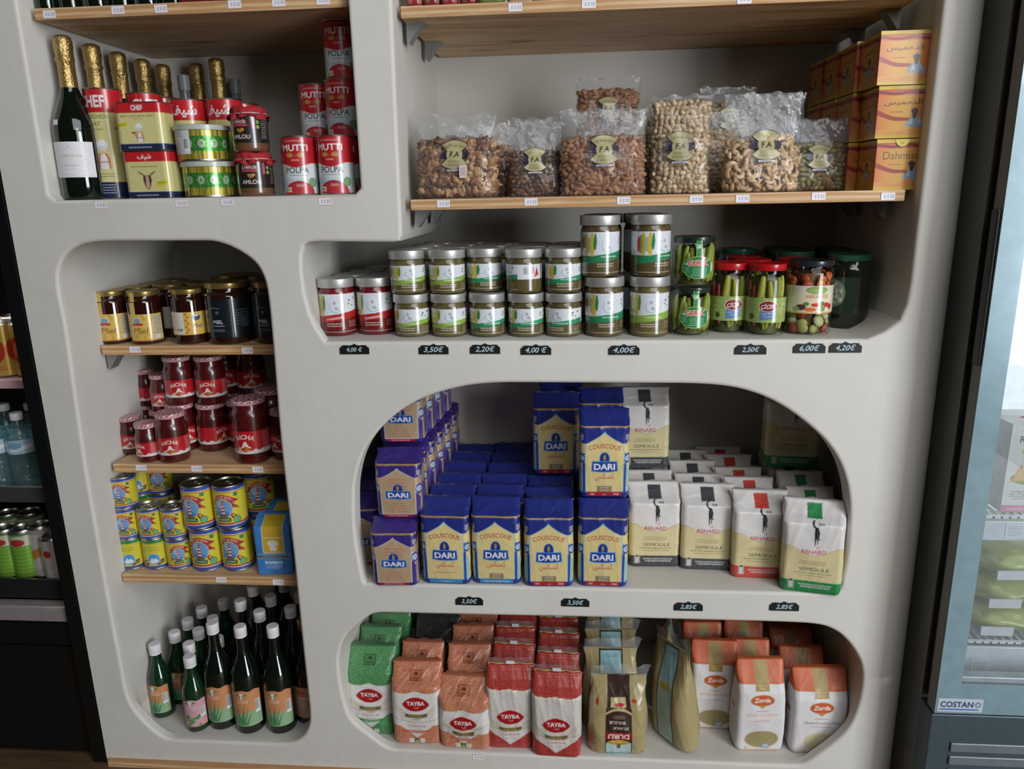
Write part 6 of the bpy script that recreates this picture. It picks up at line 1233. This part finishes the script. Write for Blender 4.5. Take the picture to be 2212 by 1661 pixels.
def bulgur(seed, back):
    W, H, D = .138, .195, .07; fl = .15
    pr = [(0, .98, .75, 0), (.006, 1, .95, 0), (.06, 1, 1.05, 0), (.12, .95, .85, 0), (fl, .90, .5, .0), (.175, .88, .2, .0), (H, .9, .05, .0)]; L = plen(D, pr); a = Art(W*1000+120, L, 'a8986c', .85); a.grain(.16, seed)
    if not back:
        a.rect(-31, 0, 31, 128, '2a2418'); a.rect(-29, 0, 29, 34, '7fb4c0'); a.fn(lambda X, Y: (np.abs(X) < 29) & (Y > 14) & (Y < 40), 'b9cfd0'); a.ell(0, 42, 26, 7, 'b8983c'); a.ell(0, 44, 23, 4, 'cdb04a'); a.rect(-4, 26, 5, 38, '8a5a3a'); a.fn(lambda X, Y: (np.abs(X) < 29) & (Y > 60), '3a2620')
        a.rect(-28, 50, 29, 69, 'b01c22'); a.text('DURU', 0, 65, 13, 'e8e0dc', .03, PI, fit=48); a.text('BULGUR', -4, 98, 7.5, 'cfc6b8', .02, PI, fit=38); a.text('PİLAVLIK', 4, 84, 6.5, 'cfc6b8', .02, PI, fit=36); a.ell(0, 108, 16, 6, '5a4840'); a.ell(0, 108, 13, 4, '6d5a50')
        a.fn(lambda X, Y: (np.abs(X) < 31) & (np.abs(Y-(126-.012*X**2)) < 3), 'b9ab74'); a.rect(-20, 130, 18, 152, 'bdb084'); a.ell(2, 136, 12, 4, 'b3262a'); a.ell(-54, 140, 4, 9, 'b3262a'); a.ell(38, 145, 7, 4, 'b5483c'); a.ell(56, 8, 4, 8, 'b3262a')
    else:
        a.rect(-34, 0, 34, 190, '8f855a'); a.rect(-32, 0, 32, L-2, '1f1d14'); a.rect(-28, 0, 28, L-6, '8fb9c0'); a.fn(lambda X, Y: (np.abs(X) < 28) & (Y < 130), 'a9c3c4'); a.lines(-20, 20, L-16, 2, 4, '5d7d84', 1.4, 3); a.ell(0, 120, 22, 8, 'c2a24a'); a.ell(-50, 110, 4, 10, 'b3262a')
    hv, hf = [], []
    for i in range(6):
        for j in range(15): hv.append((-W*.46+W*.92*j/14*(1+.02*i), -.002+.005*math.sin(j*1.3+i*.8)*(i/5), H-.006+.006*i+.003*math.sin(j*.9+seed)*(i/5)))
    hf = [(i*15+j, i*15+j+1, i*15+16+j, i*15+15+j) for i in range(5) for j in range(14)]
    sheen = [(z, sx*1.006, sy+.03, ys) for z, sx, sy, ys in pr]
    return Kind('bulgur_bag', 'bag of bulgur', D, [('bag', wrap('bag', W, D, .03, pr, a, PRINT_FILM, seed, .0024, .004, .00115, 1.6, fl), {}, []), ('header', mesh('header', hv, hf, None, True, None, HEADER), {'label': 'clear crinkled film top'}, [])])
DU, DUB = bulgur(71, False), bulgur(72, True)
gl = [(805, 1586, TG, 'green grain bag in front at the rounded niche end', .0, 4), (902, 1607, TO, 'orange grain bag beside the green one', .04, 2), (1005, 1618, TO2, 'orange grain bag with a drooping top beside the red ones', -.06, 5), (1103, 1617, TR, 'red and white grain bag with clear top, set next to the orange bag', .03, 5), (1203, 1636, TR, 'red and white grain bag with clear top, next to the bulgur', -.03, 5)]
nmf = ['green grain bag', 'orange grain bag beside the green file', 'orange grain bag beside the red file', 'red grain bag beside the orange file', 'red grain bag beside the bulgur']
for i, (px, py, k, l, rot, n) in enumerate(gl):
    p = front(px, py, ZE, k); spawn(k, l, (p[0], p[1], ZE), rot, scale=(1, 1, .985 if i == 1 else 1.0))
    for r in range(1, n):
        rr = random.Random(i*17+r); y = p[1]+r*.08
        if y > YB-.042: continue
        spawn(TO if i == 2 else k, f'{nmf[i]}, {ORD[r]} row back', (p[0]+rr.uniform(-.002, .002)+(.004*r if i == 0 else 0), y, ZE), rr.uniform(-.05, .05), 'grain bags behind the front row', scale=(.9, 1, rr.uniform(.97, 1.02)))
p = front(902, 1607, ZE, TO)
for r in (2, 3): spawn(TB, f'dark black grain bag behind the orange ones, {["nearer", "farther"][r-2]} one', (p[0]+.02, p[1]+.01+r*.085, ZE), 0, 'dark grain bags')
p = front(1335, 1634, ZE, DU); spawn(DU, 'upside down bulgur bag with brown panel and red banner', (p[0], p[1]+.004, ZE), .02)
for r, l in ((1, 'bulgur bag showing a blue panel just behind the upside down one'), (2, 'bulgur bag showing a blue panel, two behind'), (3, 'bulgur bag showing a blue panel deepest in the row')): spawn(DUB, l, (p[0]-.018+.004*r, p[1]+.006+r*.08, ZE), .02, scale=(1, 1, 1.08))
q = front(1440, 1640, ZE); spawn(DUB, 'bulgur bag turned sideways and leaning at the edge', (q[0]+.032, q[1]+.072, ZE+.002), -1.0, tilt=(0, -.1), scale=(.9, .9, 1.25))
spawn(DUB, 'dim bulgur bag standing behind the sideways one', (q[0]+.026, q[1]+.225, ZE), 1.4, scale=(.9, 1, 1.15))
for i, (px, py, k, l, rot, n) in enumerate([(1541, 1575, ZK, 'white and orange pasta bag nearest the bulgur', -.03, 4), (1638, 1622, ZK, 'white and orange pasta bag standing forward in the middle', .06, 5), (1765, 1628, ZW, 'wide white and orange pasta bag with dark lettering at the niche end', .05, 4)]):
    p = front(px, py, ZE, k); spawn(k, l, (p[0], p[1], ZE), rot)
    for r in range(1, n):
        rr = random.Random(i*13+r); y = p[1]+r*.082
        if y > YB-.042: continue
        spawn(k, f'{["pasta bag behind the one nearest the bulgur", "pasta bag behind the forward one", "wide pasta bag behind the dark lettered one"][i]}, {ORD[r]} row back', (p[0]+rr.uniform(-.002, .002)+(-.014, -.004, -.018)[i], y, ZE), rr.uniform(-.05, .05), 'pasta bags behind the front row', scale=((.88, .88, .84)[i], 1, rr.uniform(.96, 1.0)))
# ================================================================== open drinks cooler beyond the wall's outer edge
def part_box(name, dims, m, parent, bev=.002, lab=None):
    b = MB()
    for d in (dims if isinstance(dims[0], (tuple, list)) else [dims]): b.box(*d)
    o = _mk(name, b.mesh(name, m, False), parent, {'label': lab} if lab else {})
    if bev: q = o.modifiers.new('edge', 'BEVEL'); q.width = bev; q.segments = 2
    return o
def empty(name, label, cat, loc):
    e = bpy.data.objects.new(name, None); COL.objects.link(e); e.location = loc; e['label'] = label; e['category'] = cat; return e
CO = empty('drinks_cooler', 'black open drinks cooler beside the plaster wall', 'drinks cooler', (0, 0, 0))
cx1 = XL-.004; cx0 = -1.95; YC = 1.52
zs1, zs2, zs3 = zof(30, 812, 1.6), zof(40, 1050, 1.6), zof(60, 1241, 1.6)
zs0 = zs1+.30
DARK = mat('cooler_black', '0c0f10', .35, coat=.2, var=.05); RAIL = mat('brushed_rail', '8d918f', .35, .9)
part_box('side_panel', (cx1-.034, YC-.02, 0, cx1, 2.0, 2.1), DARK, CO); part_box('back_panel', (cx0, 1.96, 0, cx1-.034, 2.0, 2.1), DARK, CO)
part_box('lower_panel', [(cx0, YC, .012, cx1-.034, YC+.03, zof(80, 1392, YC)-.003), (cx0, YC, zof(80, 1392, YC), cx1-.034, YC+.03, zof(80, 1345, YC))], DARK, CO)
part_box('chrome_trim', (cx0, YC-.006, zof(80, 1340, YC), cx1-.034, YC+.03, zof(80, 1308, YC)), mat('chrome_trim', 'b8aeae', .3, .5), CO, .004, 'shiny metal bumper')
part_box('shelf', (cx0, YC+.04, zs3-.012, cx1-.035, 1.955, zs3), mat('wire_black', '15181a', .4, .6), CO); part_box('price_rail', (cx0, YC+.02, zof(60, 1292, YC+.02), cx1-.036, YC+.03, zof(60, 1252, YC+.02)), mat('rail_dark', '2b2e2f', .3, .5), CO, .002, 'dark price rail')
part_box('shelf', (cx0, YC+.04, zs2-.02, cx1-.035, 1.955, zs2), STEEL_B, CO); part_box('price_rail', (cx0, YC+.025, zof(60, 1086, YC+.025), cx1-.036, YC+.04, zof(60, 1052, YC+.025)), RAIL, CO, .002, 'metal price rail')
part_box('shelf', (cx0, YC+.045, zs1-.022, cx1-.035, 1.955, zs1), mat('pink_glass_edge', 'c79fa4', .15, coat=.8), CO, .002, 'pale pink glass shelf'); part_box('shelf', (cx0, YC+.045, zs0-.02, cx1-.035, 1.955, zs0), STEEL_B, CO)
for px, py, t, w in ((8, 1268, '1.50€', .045), (128, 1273, '1.50€', .04)):
    p = unY(px, py, YC+.02); o = _mk('price_writing', handwriting(t, w), CO, {'label': 'chalk written price'}); o.location = (p[0], YC+.0225, p[2])
def drink(name, c, draw, r, h):
    a = Art(2*PI*r*1000, (h-.012)*1000, c, 1.1); draw(a, (h-.012)*1000)
    v = patch('printed_body', a, mat('printed_aluminium', rough=.28, metal=.35, coat=.4), r, .006)
    top = lathe('lid', [(0, h-.005), (r*.74, h-.005), (r*.78, h), (r*.82, h), (r*.84, h-.003), (r, h-.008), (r, h-.0105)], STEEL, 32); bot = lathe('base', [(r, .0065), (r*.97, .004), (r*.8, 0), (0, .004)], STEEL, 32)
    return Kind('drink_can', 'drinks can', 2*r, [('printed_body', v, {}, []), ('lid', top, {'label': 'bare metal lid'}, []), ('base', bot, {'label': 'bare metal base'}, [])])
def d_gold(a, h): a.rect(-200, h*.86, 200, h, 'c9a55a'); a.ell(-5, h*.5, 24, h*.26, 'c23a28'); a.ell(-5, h*.5, 14, h*.15, 'd9793a'); a.ell(45, h*.5, 24, h*.26, 'c23a28'); a.ell(-60, h*.5, 24, h*.26, 'c23a28'); a.lines(-20, 20, h*.16, 2, 5, 'b5452e', 2, 3)
def d_green(a, h):
    for y in range(0, int(h*.72), 5): a.rect(-200, y, 200, y+2.6, ('6fa23a', '85b548')[y % 2])
    a.rect(-200, h*.72, 200, h*.95, 'c6ccb4'); a.ell(0, h*.8, 18, h*.08, 'b83a30'); a.ell(50, h*.8, 16, h*.08, 'b83a30'); a.ell(-52, h*.8, 16, h*.08, 'b83a30'); a.rect(-200, h*.95, 200, h, '4f8a3a')
def d_white(a, h): a.poly([(-60, h*.2), (60, h*.62), (60, h*.8), (-60, h*.4)], 'd08a4a'); a.rect(-200, h*.9, 200, h, 'b3aaa0'); a.lines(-20, 20, h*.15, 2, 5, 'b5a79a', 2, 5)
def d_pearl(a, h): a.ell(-4, h*.68, 10, h*.09, 'c23a34'); a.lines(-14, 14, h*.45, 3, 7, 'b9b0aa', 2, 4)
KG, KN, KW, KP = drink('g', 'c8a04a', d_gold, .033, .128), drink('n', '7fae42', d_green, .033, .128), drink('w', 'd6cfc8', d_white, .029, .135), drink('p', 'cfc9c6', d_pearl, .029, .118)
for px, Y, k, z, l in [(8, 1.612, KG, zs1, 'gold and red drinks can on the pink glass shelf'), (60, 1.618, KG, zs1, 'gold and red can next to the black cooler side'), (35, 1.70, KG, zs1, 'gold can in the second row on the glass shelf'),
                       (27, 1.603, KN, zs3, 'green drinks can on the lowest cooler shelf'), (66, 1.603, KN, zs3, 'second green drinks can, nearer the white cans'), (104, 1.61, KW, zs3, 'white and orange drinks can on the lowest shelf'), (127, 1.585, KP, zs3, 'short white can with red mark beside the cooler side'), (40, 1.69, KN, zs3, 'dim green can in the second row, nearer the front green pair'), (88, 1.70, KN, zs3, 'dim green can in the second row behind the white cans'), (-25, 1.64, KN, zs3, 'green drinks can half out of sight on the lowest shelf')]:
    spawn(k, l, (unY(px, (740 if z == zs1 else 1230), Y)[0], Y, z), .1)
PET = glass('clear_bottle_plastic', (.80, .95, .95), 1.5, .07, (.55, .75, .78), .04, .4, 60)
def water():
    r, H = .031, .185; pr = [(0, .002), (r*.85, 0), (r, .006)]
    for k in range(14): z = .012+k*.008; pr.append((r*(.97 if k % 2 else 1.0), z))
    pr += [(r*.98, .125), (r*.8, .142), (r*.5, .157), (.0125, .163), (.0125, .172)]
    a = Art(2*PI*r*1000, 34, '9fb6c4', 1.2); a.poly([(-40, 0), (40, 14), (40, 24), (-40, 8)], 'cdd6dc'); a.ell(0, 20, 14, 8, '6f9ab8')
    c = MB(); c.lathe([(.0135, .168), (.014, .169), (.014, .183), (.0125, .185), (0, .185)], 28)
    return Kind('water_bottle', 'bottle', 2*r, [('plastic', lathe('plastic', pr, PET, 36, 70), {}, []), ('cap', c.mesh('cap', WHITE_CAP, True, 40), {'label': 'white screw cap'}, []), ('label', patch('label', a, PRINT_GLASSY, r+.0006, .09), {}, [])])
WB = water()
for px, Y, l in [(62, 1.605, 'clear water bottle with white cap in front beside the cooler side'), (6, 1.60, 'clear water bottle at the cooler front, farther from the wall'), (38, 1.68, 'clear water bottle in the second row'), (95, 1.69, 'clear water bottle in the second row by the cooler side')]: spawn(WB, l, (unY(px, 1040, Y)[0], Y, zs2), .2)
for i, px in enumerate((12, -24)): spawn(BS, ['dark green bottle on the top cooler shelf', 'dark green bottle farther along the top cooler shelf'][i], (unY(px, 500, 1.62)[0]-.01, 1.62, zs0), .3)
lt = bpy.data.lights.new('cooler_lamp', 'AREA'); lt.shape = 'RECTANGLE'; lt.size = .5; lt.size_y = .04; lt.energy = 1.1; lt.color = (1, .93, .82); lo_ = bpy.data.objects.new('cooler_lamp', lt); COL.objects.link(lo_); lo_.location = (-1.5, 1.56, zs1+.29); lo_.rotation_euler = (.25, 0, 0)
# ================================================================== upright glass door freezer beyond the rounded corner
YD = 1.39; XF = float(unY(2115, 830, YD)[0]); W_F = .70
FZ = empty('display_freezer', 'upright grey display freezer with glass door beyond the rounded corner', 'freezer', (0, 0, 0))
GREYM = mat('freezer_grey', '6a6a66', .45, .2); BLUEM = mat('freezer_blue_glass', '7f9aa4', .25, .1, coat=1., coatr=.03); WHITEM = mat('freezer_white', 'd2d6da', .4); GASK = mat('gasket', '0e1011', .7)
zd0, zd1 = zof(2150, 1545, YD), 2.05; zg0 = zof(2150, 1480, YD); st = float(unY(2172, 830, YD)[0])-XF
part_box('side_panel', (XF+.002, YD+.062, .02, XF+.03, 2.0, 2.1), GREYM, FZ); part_box('back_panel', (XF+.03, 1.96, .02, XF+W_F, 2.0, 2.1), WHITEM, FZ); part_box('top_panel', (XF+.03, YD+.062, 2.06, XF+W_F, 1.96, 2.1), GREYM, FZ)
part_box('inner_liner', [(XF+.031, YD+.07, zd0, XF+.036, 1.955, 2.05), (XF+.03, YD+.07, zd0, XF+W_F, 1.955, zd0+.02)], WHITEM, FZ, 0)
part_box('gasket', [(XF+.012, YD+.032, zd0+.005, XF+.05, YD+.062, zd1), (XF+.05, YD+.04, zd0+.005, XF+W_F, YD+.062, zd0+.03)], GASK, FZ, 0, 'black rubber door seal')
dr = part_box('door', [(XF, YD+.002, zd0, XF+st, YD+.032, zd1), (XF+st, YD+.002, zd0, XF+W_F, YD+.032, zg0), (XF+st, YD+.002, zd1-.06, XF+W_F, YD+.032, zd1)], GREYM, FZ, .002)
part_box('door_border', [(XF+.001, YD, zd0+.001, XF+st, YD+.002, zd1), (XF+st, YD, zd0+.001, XF+W_F, YD+.002, zg0)], BLUEM, dr, 0, 'blue grey glossy border')
part_box('door_glass', (XF+st-.002, YD+.003, zg0-.002, XF+W_F, YD+.007, zd1-.05), glass('freezer_door_glass', (.93, .95, .96), 1.75, .05, (.72, .82, .88), .01), dr, 0, 'clear reflecting pane')
part_box('handle', (XF-.006, YD+.004, zof(2156, 792, YD), XF+.001, YD+.026, zof(2156, 452, YD)), BLACK, dr, .003, 'long black recessed grip')
part_box('sill', (XF+st, YD+.008, zg0-.001, XF+W_F, YD+.03, zg0+.012), mat('pale_sill', 'b9c6cc', .3, .3), dr, .002)
lp = part_box('lower_panel', (XF, YD+.008, .03, XF+W_F, YD+.06, zd0-.008), mat('freezer_slate', '46545c', .4, .3), FZ, .003)
zl = zof(2150, 1612, YD)
part_box('louvre', [(XF+.045, YD+.004, zl-.022-k*.032, XF+W_F, YD+.009, zl-k*.032) for k in range(4)], mat('louvre_grey', '7e878c', .4, .5), lp, .002)
a = Art(88, 32, 'b9c3cd', .7); a.rect(-44, 0, 44, 1, '7e8a94'); a.text('COSTAN', -7, 12, 12.5, '22305e', .03, fit=64); a.rect(-40, 5, 36, 8, '3a62a8'); a.ell(34, 18, 6, 6, '55637e'); a.ell(34, 18, 3, 3, 'b9c3cd')
for t in range(8): a.line([(34, 18), (34+6*math.cos(t*PI/4), 18+6*math.sin(t*PI/4))], .7, 'b9c3cd')
p = unY(2072, 1538, YD); o = _mk('badge', patch('badge', a, PRINT_PAPER, None, 0, 0), FZ, {'label': 'pale badge with blue lettering'}); o.location = (p[0], YD-.0006, p[2])
YS = 1.475; za = zof(2190, 1116, YS); zb = zof(2190, 1166, YS); zc = zof(2180, 1388, YS); zdn = zof(2180, 1456, YS)
def fshelf(zt, zb_, lab):
    sh = part_box('wire_shelf', [(XF+.04, YS+.004, zt-.006, XF+W_F, YS+.01, zt)]+[(XF+.045+k*.016, YS+.004, zt-.006, XF+.049+k*.016, 1.94, zt-.002) for k in range(40)], mat('white_wire', 'dde1e4', .4), FZ, 0); part_box('label_strip', (XF+.04, YS-.004, zb_, XF+W_F, YS+.003, zt-.010), mat('label_strip_white', 'd9dee6', .35, coat=.4), sh, .001, 'white price strip')
    b = Art(40, 30, 'e6e9ee', 1); b.lines(-16, 14, 24, 5, 4.6, '9aa2ae', 1.6, 3); q = _mk('price_card', patch('price_card', b, PRINT_PAPER, None, zb_+.006, YS-.0048), sh, {'label': 'printed price card'}); q.location = (float(unY(lab, 1140, YS)[0]), 0, 0)
fshelf(za, zb, 2192); fshelf(zc, zdn, 2160)
def pastry():
    w, h = 140, 188; a = Art(w, h, 'e0dcd6', .9); a.rect(-w, 0, w, 16, 'd28aa8'); a.lines(-60, 60, 6, 1, 4, 'e8c2d2', 3, 3); a.lines(-60, 60, 44, 4, 5, '9a968f', 2, 5); a.dots(-60, 40, 60, 46, 6, 1.2, '6d6a66', None, 3); a.ell(0, 78, 66, 20, 'e6e2da'); a.ell(0, 74, 60, 16, '7f9f4a')
    for x, y, s in ((-44, 66, 26), (-14, 64, 28), (16, 68, 26), (40, 74, 22)): a.poly([(x-s*.6, y), (x+s*.6, y+2), (x+s*.1, y+s*1.5)], 'd9a45a'); a.poly([(x-s*.3, y+4), (x+s*.5, y+5), (x+s*.1, y+s*1.3)], 'e2b878')
    a.ell(-14, 118, 26, 16, 'cf6a4a'); a.ell(14, 124, 20, 12, 'd9903a'); a.ell(-30, 130, 14, 9, 'd9b44a'); a.text('ROLL', -30, 150, 13, '6f4a3a', .02); a.rect(-70, 166, 70, 188, 'e8e4e0'); a.poly([(-50, 172), (-20, 186), (10, 172)], 'c2402e')
    b = MB().box(-.07, .001, 0, .07, .045, .188)
    return Kind('pastry_box', 'box', .046, [('carton', b.mesh('carton', mat('white_carton', 'd9d5d0', .5), False), {}, []), ('front_print', patch('front_print', a, PRINT_PAPER, None, 0, 0), {'label': 'printed front with samosas'}, [])])
PB = pastry()
px0 = float(unY(2162, 1100, YS+.02)[0])+.07
spawn(PB, 'frozen pastry box with a picture of samosas behind the freezer glass', (px0, YS+.022, za)); spawn(PB, 'second frozen pastry box behind the first', (px0+.004, YS+.085, za)); spawn(PB, 'frozen pastry box mostly out of sight, next one along', (px0+.146, YS+.024, za))
def frozen(seed):
    pr = [(0, .9, .6, 0), (.008, 1, .9, 0), (.03, 1.02, 1, 0), (.05, .95, .85, 0), (.062, .8, .5, 0), (.066, .7, .2, 0)]; a = Art(360, plen(.26, pr), 'a3aa52', 3)
    rg = random.Random(seed)
    for k in range(140): x, y = rg.uniform(-180, 180), rg.uniform(0, a.h); a.ell(x, y, rg.uniform(5, 14), rg.uniform(3, 6), rg.choice(('b5bb66', '8f9846', 'c2c67c', '9aa24a')))
    return Kind('frozen_bag', 'bag of frozen vegetables', .26, [('bag', wrap('bag', .26, .26, .05, pr, a, PRINT_FILM, seed, .006, .004, .004, 1, .05), {}, []), ('white_tag', MB().box(-.125, -.1365, .006, -.06, -.133, .026).mesh('white_tag', mat('tag_white', 'd8dadc', .4), False), {'label': 'white printed tag'}, [])])
fx = float(unY(2122, 1330, YS)[0])+.135
fb = [frozen(81), frozen(82)]
for i in range(3): spawn(fb[i % 2], ['yellow green frozen vegetable bag at the bottom of the freezer pile', 'yellow green frozen vegetable bag in the middle of the pile', 'yellow green frozen vegetable bag on top of the pile'][i], (fx+.004*i, YS+.15, zc+.001+i*.0665), .02*i)
lf = bpy.data.lights.new('freezer_lamp', 'AREA'); lf.shape = 'RECTANGLE'; lf.size = .04; lf.size_y = 1.2; lf.energy = 5; lf.color = (.9, .97, 1); lo2 = bpy.data.objects.new('freezer_lamp', lf); COL.objects.link(lo2); lo2.location = (XF+.45, YD+.075, 1.15); lo2.rotation_euler = (PI/2, 0, .25)
